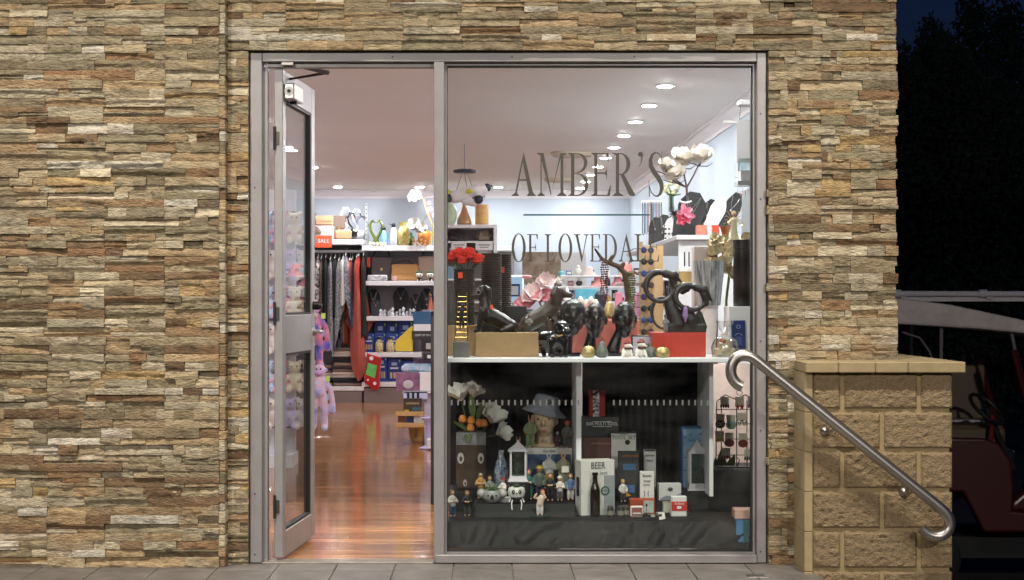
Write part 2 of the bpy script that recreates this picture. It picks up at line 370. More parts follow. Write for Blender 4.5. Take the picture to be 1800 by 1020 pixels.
# ------------------------------------------------------------------ ledger stone cladding
PAL = [((176, 158, 124), 14, 0), ((158, 142, 110), 13, 0), ((166, 138, 100), 10, 0), ((142, 112, 78), 6, 1), ((110, 84, 58), 5, 1), ((204, 190, 160), 10, 0), ((172, 162, 136), 9, 0), ((152, 138, 110), 7, 0), ((122, 110, 84), 10, 0),
       ((178, 146, 92), 4, 0), ((176, 148, 108), 7, 0), ((142, 132, 104), 11, 0), ((142, 106, 70), 3, 1), ((214, 206, 188), 5, 0)]
def stone_mat(i, rgb, fleck):
    m = bpy.data.materials.new('ledger_stone'); m.use_nodes = True; n = m.node_tree; L = n.links.new; b = n.nodes['Principled BSDF']
    g = n.nodes.new('ShaderNodeNewGeometry'); mp = n.nodes.new('ShaderNodeMapping'); mp.inputs['Scale'].default_value = (1, 1, 2.6); mp.inputs['Location'].default_value = (i * 3.1, i * 1.7, i * 5.3); L(g.outputs['Position'], mp.inputs[0])
    t = n.nodes.new('ShaderNodeTexNoise'); t.inputs['Scale'].default_value = 13; t.inputs['Detail'].default_value = 9; t.inputs['Roughness'].default_value = .74; t.inputs['Distortion'].default_value = .6; L(mp.outputs[0], t.inputs['Vector'])
    c = lin(rgb); r = n.nodes.new('ShaderNodeValToRGB'); e = r.color_ramp.elements
    k = .36 if fleck else .46
    e[0].position = .33; e[0].color = (c[0] * k, c[1] * k * .96, c[2] * k * .9, 1); e[1].position = .68; hi = lin((206, 186, 150)) if fleck else [min(.85, v * 1.5) for v in c]; e[1].color = (*hi, 1)
    q = e.new(.5); q.color = (*c, 1); 
    if fleck: q2 = e.new(.62); q2.color = (c[0] * 1.15, c[1] * 1.1, c[2] * 1.05, 1)
    L(t.outputs[0], r.inputs[0])
    t2 = n.nodes.new('ShaderNodeTexNoise'); t2.inputs['Scale'].default_value = 5; t2.inputs['Detail'].default_value = 3; L(g.outputs['Position'], t2.inputs['Vector'])
    mx = n.nodes.new('ShaderNodeMix'); mx.data_type = 'RGBA'; mx.blend_type = 'MIX'; L(r.outputs[0], mx.inputs[6]); mx.inputs[7].default_value = (*lin((164, 120, 74)), 1)
    rr = n.nodes.new('ShaderNodeMapRange'); rr.inputs[1].default_value = .56; rr.inputs[2].default_value = .74; rr.inputs[4].default_value = .4; L(t2.outputs[0], rr.inputs[0]); L(rr.outputs[0], mx.inputs[0])
    oi = n.nodes.new('ShaderNodeObjectInfo'); h = n.nodes.new('ShaderNodeHueSaturation'); mr = n.nodes.new('ShaderNodeMapRange'); mr.inputs[3].default_value = .84; mr.inputs[4].default_value = 1.14
    h.inputs['Saturation'].default_value = .93; L(oi.outputs['Random'], mr.inputs[0]); L(mr.outputs[0], h.inputs['Value']); L(mx.outputs[2], h.inputs['Color']); L(h.outputs[0], b.inputs['Base Color'])
    b.inputs['Roughness'].default_value = .82; b.inputs['Specular IOR Level'].default_value = .3
    t3 = n.nodes.new('ShaderNodeTexNoise'); t3.inputs['Scale'].default_value = 42; t3.inputs['Detail'].default_value = 6; t3.inputs['Roughness'].default_value = .62; L(mp.outputs[0], t3.inputs['Vector'])
    bp = n.nodes.new('ShaderNodeBump'); bp.inputs['Strength'].default_value = 1; bp.inputs['Distance'].default_value = .019; L(t3.outputs[0], bp.inputs['Height']); L(bp.outputs[0], b.inputs['Normal'])
    return m
SM = [stone_mat(i, tuple(v * .78 + m_ * .22 for v, m_ in zip(c[0], (162, 142, 106))), c[2]) for i, c in enumerate(PAL)]
SWT = [c[1] for c in PAL]
SLOT = bpy.data.materials.new('stone_slot')
def stone_shape(L_, H, seed):
    """split-face slip: irregular outline, clefts and steps on the face (front towards -y, face near y=0)"""
    r = random.Random(seed); kind = r.choice(['flat', 'flat', 'cleft', 'cleft', 'rough', 'layer', 'cleft'])
    nx = max(4, min(11, int(L_ / .016))); nz = 5; off = Vector((seed * 7.3, seed * 1.9, seed * 3.7))
    ang = r.uniform(-.5, .5); pos = r.uniform(-.3, .3) * H; dip = r.uniform(.006, .014); sgn = r.choice([-1, 1]); amp = {'flat': .0018, 'cleft': .003, 'rough': .007, 'layer': .003}[kind]
    cx = r.uniform(-.35, .35) * L_
    vs = []
    for j in range(nz + 1):
        for i in range(nx + 1):
            x = (i / nx - .5) * L_; z = (j / nz - .5) * H
            y = amp * noise.fractal(Vector((x * 26, z * 55, 0)) + off, .8, 2, 4)
            d = (z - pos) * sgn - math.tan(ang) * (x - cx) * (1 if r.random() < 2 else 1) * .35 + .008 * noise.noise(Vector((x * 20, 0, 0)) + off)
            if kind == 'cleft': y += dip * max(0, min(1, d / .012))
            if kind == 'layer': y += .004 * math.floor(3 * (.5 + .5 * noise.noise(Vector((x * 6, z * 70, 3)) + off)))
            e = 0
            if i in (0, nx): x += .0018 * noise.noise(Vector((x, z * 90, 1)) + off); e = 1
            if j in (0, nz): z += .0016 * noise.noise(Vector((x * 60, z, 2)) + off); e = 1
            if e: y += r.uniform(.0005, .003)
            vs.append((x, y, z))
    fs = [(j * (nx + 1) + i, j * (nx + 1) + i + 1, (j + 1) * (nx + 1) + i + 1, (j + 1) * (nx + 1) + i) for j in range(nz) for i in range(nx)]
    ring = [i for i in range(nx + 1)] + [j * (nx + 1) + nx for j in range(1, nz + 1)] + [nz * (nx + 1) + i for i in range(nx - 1, -1, -1)] + [j * (nx + 1) for j in range(nz - 1, 0, -1)]
    b0 = len(vs); vs += [(vs[k][0], .06, vs[k][2]) for k in ring]; m = len(ring)
    fs += [(ring[k], b0 + k, b0 + (k + 1) % m, ring[(k + 1) % m]) for k in range(m)]
    return vs, fs
LEN = [.045, .08, .125, .18, .25, .32]
LIB = {}
for li, l in enumerate(LEN):
    for v in range(9):
        vs, fs = stone_shape(l, .05, li * 31 + v * 7 + 1); me = bpy.data.meshes.new('stone'); me.from_pydata(vs, [], fs); me.materials.append(SLOT)
        me.polygons.foreach_set('use_smooth', [True] * len(me.polygons)); me.set_sharp_from_angle(angle=R(38)); LIB[li, v] = (me, vs, fs)
def clad(parent, x0, x1, z0, z1, yf, joints, seed, nmax, skip=None, seam=None, edge=None):
    """courses of stone panels between x0..x1, z0..z1; seams where the panels meet"""
    r = random.Random(seed); z = z0; slips = []
    while z < z1 - .004:
        h = min(r.choice([.034, .038, .043, .047, .051]), z1 - z)
        if z1 - z - h < .02: h = z1 - z
        cols_ = [x0] + [j + (r.uniform(-.11, .11) if r.random() < .5 else r.uniform(-.004, .004)) for j in joints if x0 + .06 < j < x1 - .06] + [x1]
        for a, b in zip(cols_[:-1], cols_[1:]):
            subs = [(z, h)]
            if h > .044 and r.random() < .28: q = h * r.uniform(.38, .6); subs = [(z, q), (z + q, h - q)]
            for (za, hh) in subs:
                n = r.choice([1, 1, 1, 2, 2, 3]) if b - a > .2 else r.choice([1, 1, 2])
                cut = sorted([a + (b - a) * (k + r.uniform(-.28, .28)) / n for k in range(1, n)])
                for xa, xb in zip([a] + cut, cut + [b]):
                    if edge and xb >= x1 - 1e-6: xb += r.uniform(-.006, .014)
                    base = r.random(); pr = r.uniform(0, .011) if base < .8 else (r.uniform(.008, .016) if base < .92 else r.uniform(-.008, 0))
                    if skip and skip(xa, xb, za, za + hh): continue
                    slips.append((xa, xb, za, hh, pr, r.choices(range(len(SM)), SWT)[0], r.randrange(9), r.choice([-1, 1])))
        z += h
    vis = lambda s: (s[1] - s[0]) * s[3] * (1 if (s[0] > -2.52 and s[2] < 2.87) else .001)
    slips.sort(key=vis, reverse=True); rest = MB()
    for k, (xa, xb, za, hh, pr, ci, v, fl_) in enumerate(slips):
        l = xb - xa - .0012; li = min(range(len(LEN)), key=lambda q: abs(LEN[q] - l)); me, vs, fs = LIB[li, v]
        sx, sz = l / LEN[li], (hh - .001) / .05; cxx, czz = (xa + xb) / 2, za + hh / 2
        if k < nmax:
            o = link('stone', me, parent, (cxx, yf - pr, czz)); o.scale = (sx * fl_, 1, sz); o.material_slots[0].link = 'OBJECT'; o.material_slots[0].material = SM[ci]
        else:
            rest.m = ci; rest.add([(x * sx * fl_ + cxx, y_ + yf - pr, zz * sz + czz) for x, y_, zz in vs], fs)
    if rest.v:
        me = bpy.data.meshes.new('stone_field'); me.from_pydata([tuple(v) for v in rest.v], [], rest.f)
        for m in SM: me.materials.append(m)
        me.polygons.foreach_set('material_index', rest.mi); bm = bmesh.new(); bm.from_mesh(me); bmesh.ops.recalc_face_normals(bm, faces=bm.faces); bm.to_mesh(me); bm.free()
        me.polygons.foreach_set('use_smooth', [True] * len(me.polygons)); me.set_sharp_from_angle(angle=R(38))
        stuff(link('stone_field', me, parent))
jl = [(x - VX) / 351 for x in (-320, -217, -125, -21, 82, 183, 289)]
t = thing('stone_wall', 'projecting wall of tan and rust stacked stone left of the door', 'wall', (0, 0, 0))
clad(t, -3.3, -1.335, .0, 3.15, -.135, jl, 5, 300)
# return face and corner slips of the projecting wall
r = random.Random(8); z = 0
while z < 3.1:
    h = r.choice([.043, .05, .055, .06]); wv = .03
    m = SM[r.choices(range(len(SM)), SWT)[0]]
    b = MB(); b.box((0, 0, 0), (.028 + r.uniform(0, .008), .11, h - .001), bev=.004); o = b.build('corner_stone', m, t); o.location = (-1.335 + .0145 + r.uniform(-.001, .002), -.135 + .058 - r.uniform(0, .014), z + h / 2); z += h
t = thing('stone_facade', 'flush stacked stone cladding framing the door and shop window', 'wall', (0, 0, 0))
inside = lambda xa, xb, za, zb: xa > -1.21 and xb < 1.435 and zb < 2.603 and xb > -1.19 and xa < 1.42
clad(t, -1.304, -1.2, .0, 2.602, -.055, [], 15, 60)
clad(t, -1.304, XR, 2.606, 3.15, -.055, [-1.304 + .296 * k for k in range(1, 12)], 25, 120)
clad(t, 1.434, XR, .0, 2.602, -.055, [1.53, 1.70, 1.85], 35, 150, skip=lambda xa, xb, za, zb: xa > 1.6 and zb < .95, edge=True)
stl = MB(); stl.bb(1.432, XR - .02, -.03, -.021, 0, 3.1); 

# ------------------------------------------------------------------ shopfront frame
fr = thing('shopfront_frame', 'grey aluminium shopfront frame around door and window', 'frame', (0, 0, 0))
XA, XB, ZT = -1.197, 1.429, 2.597
def member(name, x0, x1, y0, y1, z0, z1, b=.003): return MB().bb(x0, x1, y0, y1, z0, z1, b).build(name, M_frame, fr)
member('jamb', XA, -1.135, -.02, .10, .004, ZT)
member('jamb', XB - .048, XB, -.02, .10, .004, ZT)
member('head', -1.134, XB - .049, -.02, .10, 2.552, ZT)
member('mullion', -.262, -.208, -.022, .10, .004, 2.551)
member('sill', -.252, XB - .049, -.03, .10, .004, .045)
for nm, x0, x1, z0, z1 in (('stop', -1.134, -1.112, .006, 2.53), ('stop', -.207, -.196, .046, 2.55), ('stop', XB - .062, XB - .050, .046, 2.55)):
    MB().bb(x0, x1, .02, .085, z0, z1).build(nm, M_frame, fr)
MB().bb(-1.111, -.263, .02, .085, 2.53, 2.551).build('stop', M_frame, fr)
MB().bb(-.195, XB - .063, .02, .085, 2.538, 2.551).build('stop', M_frame, fr)
MB().bb(-.195, XB - .063, .02, .085, .046, .054).build('stop', M_frame, fr)
for x0, x1, z0, z1 in ((-.2, -.192, .055, 2.536), (XB - .071, XB - .063, .055, 2.536), (-.192, XB - .071, 2.53, 2.538), (-.192, XB - .071, .055, .060)):
    MB().bb(x0, x1, .03, .064, z0, z1).build('gasket', M_frame_d, fr)
MB().bb(-1.134, -.263, -.03, .10, -.004, .008, .002).build('threshold', mat('threshold_metal', (140, 132, 120), .45, .6, var=.2, vscale=20), fr)
MB().bb(XA - .012, XA - .001, -.018, .05, 0, ZT).build('gasket', M_frame_d, fr)
MB().bb(XA, XB, -.018, .05, ZT + .001, ZT + .008).build('gasket', M_frame_d, fr)
scr = MB().lathe([(.004, 0), (.004, .002)], n=10).mesh('screw', mat('screw', (70, 66, 62), .4, .8))
for px, py in ((448, 330), (448, 868), (448, 975), (1337, 350), (1337, 600), (1337, 757), (1337, 970), (1337, 200)):
    o = link('screw', scr, fr, P(px, py, -.0205)); o.rotation_euler = (R(90), 0, 0)
for px in (900, 1115, 690):
    o = link('screw', scr, fr, P(px, 100, -.0205)); o.rotation_euler = (R(90), 0, 0)
pane = MB().bb(-.2, XB - .058, .043, .051, .05, 2.54).build('window_pane', smeared_glass('window_glass', .011)); tag(pane, 'large fixed glass window pane between mullion and right jamb', 'window')
# etched safety markers on the glass
mk = MB().bb(-.0045, .0045, -.0004, .0004, -.0135, .0135).mesh('safety_mark', mat('frost_print', (104, 104, 102), .7))
for k in range(37):
    x = 794 + k * 11.13 if k < 21 else 1079 + (k - 21) * 11.0
    if x > 1248: break
    p = P(x, 708, .0415); link('safety_mark', mk, pane, p)

# ---- lettering
M_let = mat('bronze_vinyl', (66, 61, 52), .5)
def arc(cx, cy, ro, ri, a0, a1, n=14, sh=0):
    out = []
    for k in range(n):
        p = [a0 + (a1 - a0) * (k + q) / n for q in (0, 1)]
        f = lambda a, r, s: (cx + s + r[0] * math.cos(R(a)), cy + r[1] * math.sin(R(a)))
        out.append([f(p[0], ro, 0), f(p[1], ro, 0), f(p[1], ri, sh), f(p[0], ri, sh)])
    return out
def serif(x0, x1, xa, xb, y, up=1, h=12, br=26):
    return [[(x0, y), (x1, y), (x1, y + up * h), (x0, y + up * h)], [(x0 + 6, y + up * h), (x1 - 6, y + up * h), (xb, y + up * (h + br)), (xa, y + up * (h + br))]]
def rib(pts):
    out = []
    for (x0, y0, w0), (x1, y1, w1) in zip(pts[:-1], pts[1:]): out.append((x0, y0, w0, x1, y1, w1))
    res = []; nrm = []
    for i, (x, y, w_) in enumerate(pts):
        a, b = pts[max(0, i - 1)], pts[min(len(pts) - 1, i + 1)]; dx, dy = b[0] - a[0], b[1] - a[1]; l = math.hypot(dx, dy); nrm.append((-dy / l * w_ / 2, dx / l * w_ / 2))
    for i in range(len(pts) - 1):
        a, b = pts[i], pts[i + 1]; na, nb = nrm[i], nrm[i + 1]
        res.append([(a[0] + na[0], a[1] + na[1]), (b[0] + nb[0], b[1] + nb[1]), (b[0] - nb[0], b[1] - nb[1]), (a[0] - na[0], a[1] - na[1])])
    return res
def rc(x0, x1, y0, y1): return [[(x0, y0), (x1, y0), (x1, y1), (x0, y1)]]
GL = {}
GL['A'] = (57, 322, [[(190, 487), (292, 30), (246, 30), (172, 395)], [(96, 34), (116, 34), (184, 385), (172, 410)], [(126, 165), (232, 165), (226, 184), (131, 184)]] + serif(57, 137, 96, 116, 0) + serif(225, 322, 246, 292, 0))
GL['M'] = (335, 657, [[(335, 470), (408, 470), (490, 30), (488, -3), (368, 446), (335, 460)], [(590, 470), (600, 440), (498, 60), (490, 30)]] + rc(373, 386, 34, 430) + rc(591, 622, 36, 440) + [[(584, 470), (657, 470), (657, 460), (622, 440), (591, 440)]] + serif(337, 420, 373, 386, 0) + serif(553, 657, 591, 622, 0))
GL['B'] = (675, 897, rc(705, 742, 12, 458) + [[(675, 470), (770, 470), (770, 458), (675, 458)], [(675, 0), (770, 0), (770, 12), (675, 12)]] + rc(742, 770, 240, 252) + [[(690, 458), (705, 458), (705, 440)], [(690, 12), (705, 12), (705, 30)]] + arc(770, 361, (115, 109), (76, 97), -90, 90) + arc(770, 126, (127, 126), (84, 114), -90, 90))
GL['E'] = (928, 1142, rc(958, 993, 14, 456) + rc(928, 1117, 456, 470) + rc(928, 1130, 0, 14) + rc(993, 1088, 243, 258) + [[(1117, 456), (1117, 370), (1108, 380), (1090, 456)], [(1098, 325), (1098, 165), (1090, 215), (1078, 243), (1078, 258), (1090, 280)], [(1130, 0), (1142, 115), (1132, 112), (1100, 14)]] + [[(940, 456), (958, 456), (958, 440)], [(940, 14), (958, 14), (958, 30)]])
GL['R'] = (1157, 1405, rc(1195, 1230, 36, 458) + rc(1157, 1245, 458, 470) + rc(1230, 1245, 228, 241) + [[(1170, 458), (1195, 458), (1195, 440)]] + arc(1245, 349, (108, 121), (66, 108), -90, 90) + [[(1243, 236), (1283, 241), (1400, 24), (1405, 22), (1405, 0), (1352, 0), (1330, 28)]] + serif(1160, 1278, 1195, 1230, 0))
GL["'"] = (1437, 1495, arc(1464, 456, (28, 28), (0, 0), 0, 360) + [[(1492, 456), (1490, 420), (1475, 365), (1446, 306), (1443, 316), (1462, 360), (1470, 400), (1470, 440)]])
GL['S'] = (1552, 1715, rib([(1697, 385, 5), (1685, 435, 9), (1660, 466, 13), (1628, 474, 18), (1592, 450, 28), (1573, 395, 38), (1578, 325, 46), (1612, 262, 52), (1655, 205, 54), (1690, 140, 48), (1697, 80, 42), (1680, 25, 32), (1650, -2, 20), (1615, 3, 14), (1583, 40, 11), (1562, 105, 7)]) + [[(1695, 315), (1703, 315), (1702, 488), (1694, 488)], [(1553, 172), (1561, 172), (1566, -8), (1556, -8)]])
GL['O'] = (0, 154, arc(77, 150, (77, 158), (48, 148), 0, 360, 28))
GL['F'] = (0, 118, rc(24, 48, 22, 290) + rc(0, 118, 290, 300) + rc(48, 92, 152, 161) + [[(118, 300), (118, 238), (112, 245), (100, 290)], [(98, 205), (98, 100), (92, 132), (86, 152), (86, 161), (92, 180)]] + serif(4, 68, 24, 48, 0, 1, 8, 14))
GL['L'] = (0, 120, rc(24, 48, 9, 280) + serif(0, 74, 24, 48, 300, -1, 8, 12) + rc(2, 108, 0, 9) + [[(108, 0), (120, 72), (113, 70), (92, 9)]])
GL['V'] = (0, 165, [[(22, 286), (48, 286), (98, 40), (84, -6)], [(135, 286), (148, 286), (98, 40), (88, -6), (84, -6)]] + serif(0, 74, 22, 48, 300, -1, 8, 8) + serif(108, 165, 135, 148, 300, -1, 8, 8))
GL['D'] = (0, 156, rc(24, 48, 9, 291) + rc(0, 66, 291, 300) + rc(0, 66, 0, 9) + arc(66, 150, (90, 150), (62, 140), -90, 90, 18))
let = thing('window_lettering', 'bronze serif shop name lettering with a thin teal rule on the window', 'lettering', (0, 0, 0))
def glyph(ch, px0, px1, base, capk, refcap):
    xa, xb, polys = GL[ch]; b = MB(); k = (px1 - px0) / (xb - xa); kz = capk / refcap
    for i, pl in enumerate(polys):
        b.add([P(px0 + (x - xa) * k, base - y * kz, .0395 - .00012 * i) for x, y in pl], [list(range(len(pl)))])
    b.build('letter', M_let, let)
z1 = lambda x: 890 + x / 6.207
for ch, a, b in (('A', 57, 322), ('M', 335, 657), ('B', 675, 897), ('E', 928, 1142), ('R', 1157, 1405), ("'", 1437, 1495), ('S', 1552, 1715)): glyph(ch, z1(a), z1(b), 344.8, 75.7, 470)
for ch, a, b in (('O', 58, 212), ('F', 225, 343), ('L', 418, 536), ('O', 568, 720), ('V', 735, 900), ('D', 1052, 1208), ('L', 1400, 1522)): glyph(ch, z1(a), z1(b), 460, 48.2, 300)
for ch, a, b in (('E', 912, 1036), ('A', 1222, 1398), ('E', 1545, 1670)): glyph(ch, z1(a), z1(b), 460, 48.2, 470)
a, b = P(920, 376.6, .0395), P(1142, 379.4, .0395)
MB().bb(a.x, b.x, .038, .0395, b.z, a.z).build('rule', mat('teal_vinyl', (36, 78, 80), .5), let)

# ------------------------------------------------------------------ door leaf (open inwards)
dr = thing('shop_door', 'grey aluminium glazed shop door standing open inwards', 'door', (-1.083, .062, 0), R(84.8))
DW, DT, Z0, Z1 = .855, .045, .018, 2.525
def dm(name, x0, x1, z0, z1, m=M_frame, y0=-DT, y1=0, b=.003): return MB().bb(x0, x1, y0, y1, z0, z1, b).build(name, m, dr)
# local x runs along the leaf from the hinge, local -y is the outer face
s1 = .075; dm('stile', 0, s1, Z0, Z1); dm('stile', DW - .095, DW, Z0, Z1)
dm('rail', s1, DW - .095, Z1 - .145, Z1); dm('rail', s1, DW - .095, Z0, Z0 + .13); dm('rail', s1, DW - .095, 1.062, 1.262)
for z0, z1 in ((Z0 + .13, 1.062), (1.262, Z1 - .145)):
    dm('glass_pane', s1, DW - .095, z0, z1, glassy('door_glass', (250, 252, 251), 1.4), -.026, -.020, 0)
    for a in ((s1, s1 + .012, z0, z1), (DW - .107, DW - .095, z0, z1), (s1 + .012, DW - .107, z0, z0 + .012), (s1 + .012, DW - .107, z1 - .012, z1)): dm('glazing_bead', *a, M_frame_d, -DT + .006, -.004, 0)
for z in (.28, 1.27, 2.17):
    h = MB(); h.bb(-.006, .002, -DT * .6, -.006, z - .034, z + .034, .001); hg = h.build('hinge', mat('hinge_metal', (84, 80, 76), .4, .7), dr)
    MB().lathe([(.007, -.06), (.007, .06)], (-.012, -.004, z), 10).build('hinge_pin', M_frame_d, hg)
# lever set and deadlock
lv = MB(); lv.lathe([(.026, 0), (.026, .008), (.012, .012), (.012, .05)], n=18); o = lv.build('rose', M_steel, dr, True, (DW - .045, -DT, 1.165)); o.rotation_euler = (R(90), 0, 0)
MB().tube([(0, -.045, 0), (-.03, -.055, 0), (-.13, -.055, 0)], .009, 10).build('lever', M_steel, dr, True, (DW - .045, -DT, 1.165))
MB().tube([(0, .05, 0), (-.03, .055, 0), (-.13, .055, 0)], .009, 10).build('lever', M_steel, dr, True, (DW - .045, 0, 1.165))
o = MB().lathe([(.024, 0), (.024, .03), (.018, .05)], n=18).build('deadlock', mat('lock_dark', (40, 38, 36), .35, .8), dr, True, (DW - .05, -DT, 1.31)); o.rotation_euler = (R(90), 0, 0)
# overhead closer
cl = MB().bb(.02, .26, -DT - .055, -DT - .002, 2.375, 2.455, .006).build('closer_body', mat('closer_silver', (196, 190, 184), .35, .7), dr)
o = MB().lathe([(.024, 0), (.024, .003)], n=20).build('end_cap', mat('closer_cap', (150, 146, 142), .4, .6), cl, False, (.0195, -DT - .028, 2.415)); o.rotation_euler = (0, R(-90), 0)
o = MB().lathe([(.009, 0), (.009, .004)], n=12).build('adjuster', M_frame_d, cl, False, (.016, -DT - .028, 2.415)); o.rotation_euler = (0, R(-90), 0)
MB().bb(.13, .16, -DT - .045, -DT - .01, 2.36, 2.374).build('spindle', M_frame_d, cl)
arm = thing('door_closer_arm', 'dark folding door closer arm between door top and frame head', 'door closer', (0, 0, 0))
a, b, c_, e = P(506, 140, .22), P(576, 128, .28), P(536, 119, .10), P(500, 112, .03)
m_arm = mat('arm_dark', (62, 54, 50), .4, .7)
def bar(p, q, w0, w1, name): MB().tube([p, q], [w0, w1], 6).build(name, m_arm, arm)
bar(a, b, .006, .008, 'forearm'); bar(b, c_, .013, .010, 'main_arm'); bar(c_, e, .006, .006, 'rod')
p0, p1 = P(495, 107, .015), P(517, 116, .015)
MB().bb(p0.x, p1.x, -.01, .019, p1.z, p0.z, .003).build('shoe', mat('closer_silver', (196, 190, 184), .35, .7), arm)

# ------------------------------------------------------------------ low block wall with capping
bw = thing('block_wall', 'low split faced sandstone block wall with smooth capping by the steps', 'wall', (0, 0, 0))
YF = -.34; WX0, WX1 = 1.562, 2.287; CZ0 = .985; CH = .195
M_mort = mat('mortar', (152, 132, 96), .9, var=.1, vscale=30, bump=.002, bscale=90, coords='World')
M_split = mat('split_block', (138, 118, 88), .92, var=.22, vscale=60, bump=.010, bscale=110, coords='World', objvar=.06, detail=9)
M_smooth = mat('honed_block', (158, 140, 104), .85, var=.1, vscale=14, bump=.0012, bscale=160, coords='World', objvar=.04)
MB().bb(WX0 + .04, WX1 - .012, YF + .016, 1.6, -.8, CZ0 - .001).build('mortar_core', M_mort, bw)
def split_block(x0, x1, z0, z1, seed):
    r = random.Random(seed); nx = max(6, int((x1 - x0) / .009)); nz = 20; b = MB(); off = Vector((seed * 3.3, seed, 0))
    def fn(u, v):
        e = min(u, 1 - u) * (x1 - x0); g = min(v, 1 - v) * (z1 - z0); k = min(1, min(e, g) / .006)
        return (x0 + u * (x1 - x0), YF + .012 - k * (.010 + .0065 * noise.fractal(Vector((u * (x1 - x0) * 34, v * (z1 - z0) * 46, 0)) + off, .6, 2, 6)), z0 + v * (z1 - z0))
    b.sheet(fn, nx, nz); b.bb(x0, x1, YF + .0125, YF + .08, z0, z1)
    return b.build('block', M_split, bw, True)
xs_odd = [1.606, 1.75, 2.125, WX1]; xs_even = [1.606, 1.944, WX1]
for k in range(6):
    zt = CZ0 - k * CH - .003; zb = zt - CH + .022
    for q, (a, b) in enumerate(zip((xs_odd if k % 2 == 0 else xs_even)[:-1], (xs_odd if k % 2 == 0 else xs_even)[1:])):
        split_block(a + (.002 if q == 0 else .011), b - (.011 if b < WX1 else 0), zb, zt, k * 10 + q)
    # smooth quoin block on the door side
    MB().bb(WX0, 1.602, YF - .002, YF + .36, zt - CH + .004, zt + .002, .003).build('quoin', M_smooth, bw)
cap = [1.50 + .06, 1.72, 1.90, 2.06, 2.34]
for a, b in zip(cap[:-1], cap[1:]): MB().bb(a + .001, b - .001, YF - .045, -.078, CZ0, CZ0 + .053, .005).build('capping', M_smooth, bw)
for k in range(5): MB().bb(2.10, 2.34, -.076 + k * .3, .222 + k * .3, CZ0, CZ0 + .053, .005).build('capping', M_smooth, bw)

# ------------------------------------------------------------------ handrail
hr = thing('handrail', 'curled stainless steel handrail sloping down in front of the block wall', 'handrail', (0, 0, 0))
zc = [(84, 193), (62, 182), (44, 160), (36, 128), (40, 98), (56, 74), (80, 62), (108, 62), (134, 74), (165, 98), (300, 207), (620, 463), (900, 688), (940, 722), (966, 756), (970, 790), (955, 816), (930, 832), (902, 832), (876, 822), (850, 800)]
pts = [P(1270 + x * .4119, 600 + y * .4118, -.445) for x, y in zc]
def smooth(pts, n):
    out = []
    for i in range(len(pts) - 1):
        p0, p1, p2, p3 = pts[max(i - 1, 0)], pts[i], pts[i + 1], pts[min(i + 2, len(pts) - 1)]
        for k in range(n):
            t_ = k / n; out.append(.5 * ((2 * p1) + (p2 - p0) * t_ + (2 * p0 - 5 * p1 + 4 * p2 - p3) * t_ * t_ + (3 * p1 - p0 - 3 * p2 + p3) * t_ ** 3))
    return out + [pts[-1]]
q = pts[:10]; q2 = pts[12:]
path = smooth(q, 4) + [pts[9].lerp(pts[12], k / 8) for k in range(1, 8)] + smooth(q2, 4)
MB().tube(path, .0268, 18).build('rail', M_steel, hr, True)
for (px, py, ax, ay) in ((1449, 758, 1466, 748), (1588, 865, 1602, 859)):
    a = P(px, py, YF + .01); b = P(ax, ay, -.435)
    o = MB().lathe([(.027, 0), (.026, .006), (.018, .016), (.008, .024), (.006, .026)], n=20).build('rosette', M_steel, hr, True, a); o.rotation_euler = (R(90), 0, 0)
    MB().tube([a + Vector((0, -.02, 0)), a + Vector((.004, -.07, -.004)), (a + b) / 2 + Vector((.012, -.045, -.004)), b], .007, 10).build('bracket_arm', M_steel, hr, True)
# ================================================================== SHOP LIGHTING
lens = emat('downlight_lens', (252, 251, 251), 880.0)
bez = MB().lathe([(.05, -.012), (.062, -.012), (.066, 0), (.05, 0)], n=20).mesh('bezel', M_white, True); len_m = MB().lathe([(.045, -.0155), (.05, -.0135), (.05, -.004)], n=20).mesh('lens', lens)
spots = [(1.257, 3.2 + 1.17 * k, 'right') for k in range(10)] + [(-1.93, y_, 'left') for y_ in (.7, 3.1, 5.5, 7.86, 10.3, 13.5)] + [(-.86, 13.55, 'back'), (.17, 13.55, 'back')]
spots += [(1.257, 2.03, 'right'), (1.257, .86, 'right')] + [(x_, 1.3, 'front') for x_ in (-.2, .4, .9)]  # front row added out of view to brighten shelf goods and floor
spots.sort(key=lambda q: (q[2], q[1], q[0])); cnt = {}
for x, y, nm in spots:
    cnt[nm] = cnt.get(nm, -1) + 1
    t = thing('ceiling_downlight', nth(cnt[nm]) + {'right': ' lit ceiling downlight from the window in the row above the jewellery shelves', 'left': ' lit ceiling downlight from the door in the left row', 'back': ' lit downlight from the left along the back cornice', 'front': ' lit downlight from the left just inside the shopfront'}[nm], 'downlight', (x, y, CZ), group='shop ceiling downlights ' + nm)
    link('bezel', bez, t); link('lens', len_m, t)
for px, py, wpx, lb in ((1005, 268, 74, 'larger round ceiling vent seen behind the window letters'), (981, 314, 50, 'smaller round ceiling vent deeper in the shop ceiling')):
    d = (CZ - EYE) * F / (532 - py); y = d - D; r_ = wpx / 2 * d / F
    t = thing('ceiling_vent', lb, 'vent', ((px - VX) * d / F, y, CZ)); mv = mat('vent_paint', (214, 200, 180), .6)
    MB().lathe([(r_, 0), (r_ * 1.02, -.02), (r_ * .9, -.04), (r_, 0)], n=28).build('ring', mv, t, True)
    MB().lathe([(r_ * .6, -.03), (r_ * .75, -.035), (r_ * .75, -.015), (r_ * .6, -.015)], n=28).build('ring', mv, t, True); MB().lathe([(r_ * .4, -.03), (.01, -.035)], n=20).build('disc', mv, t)

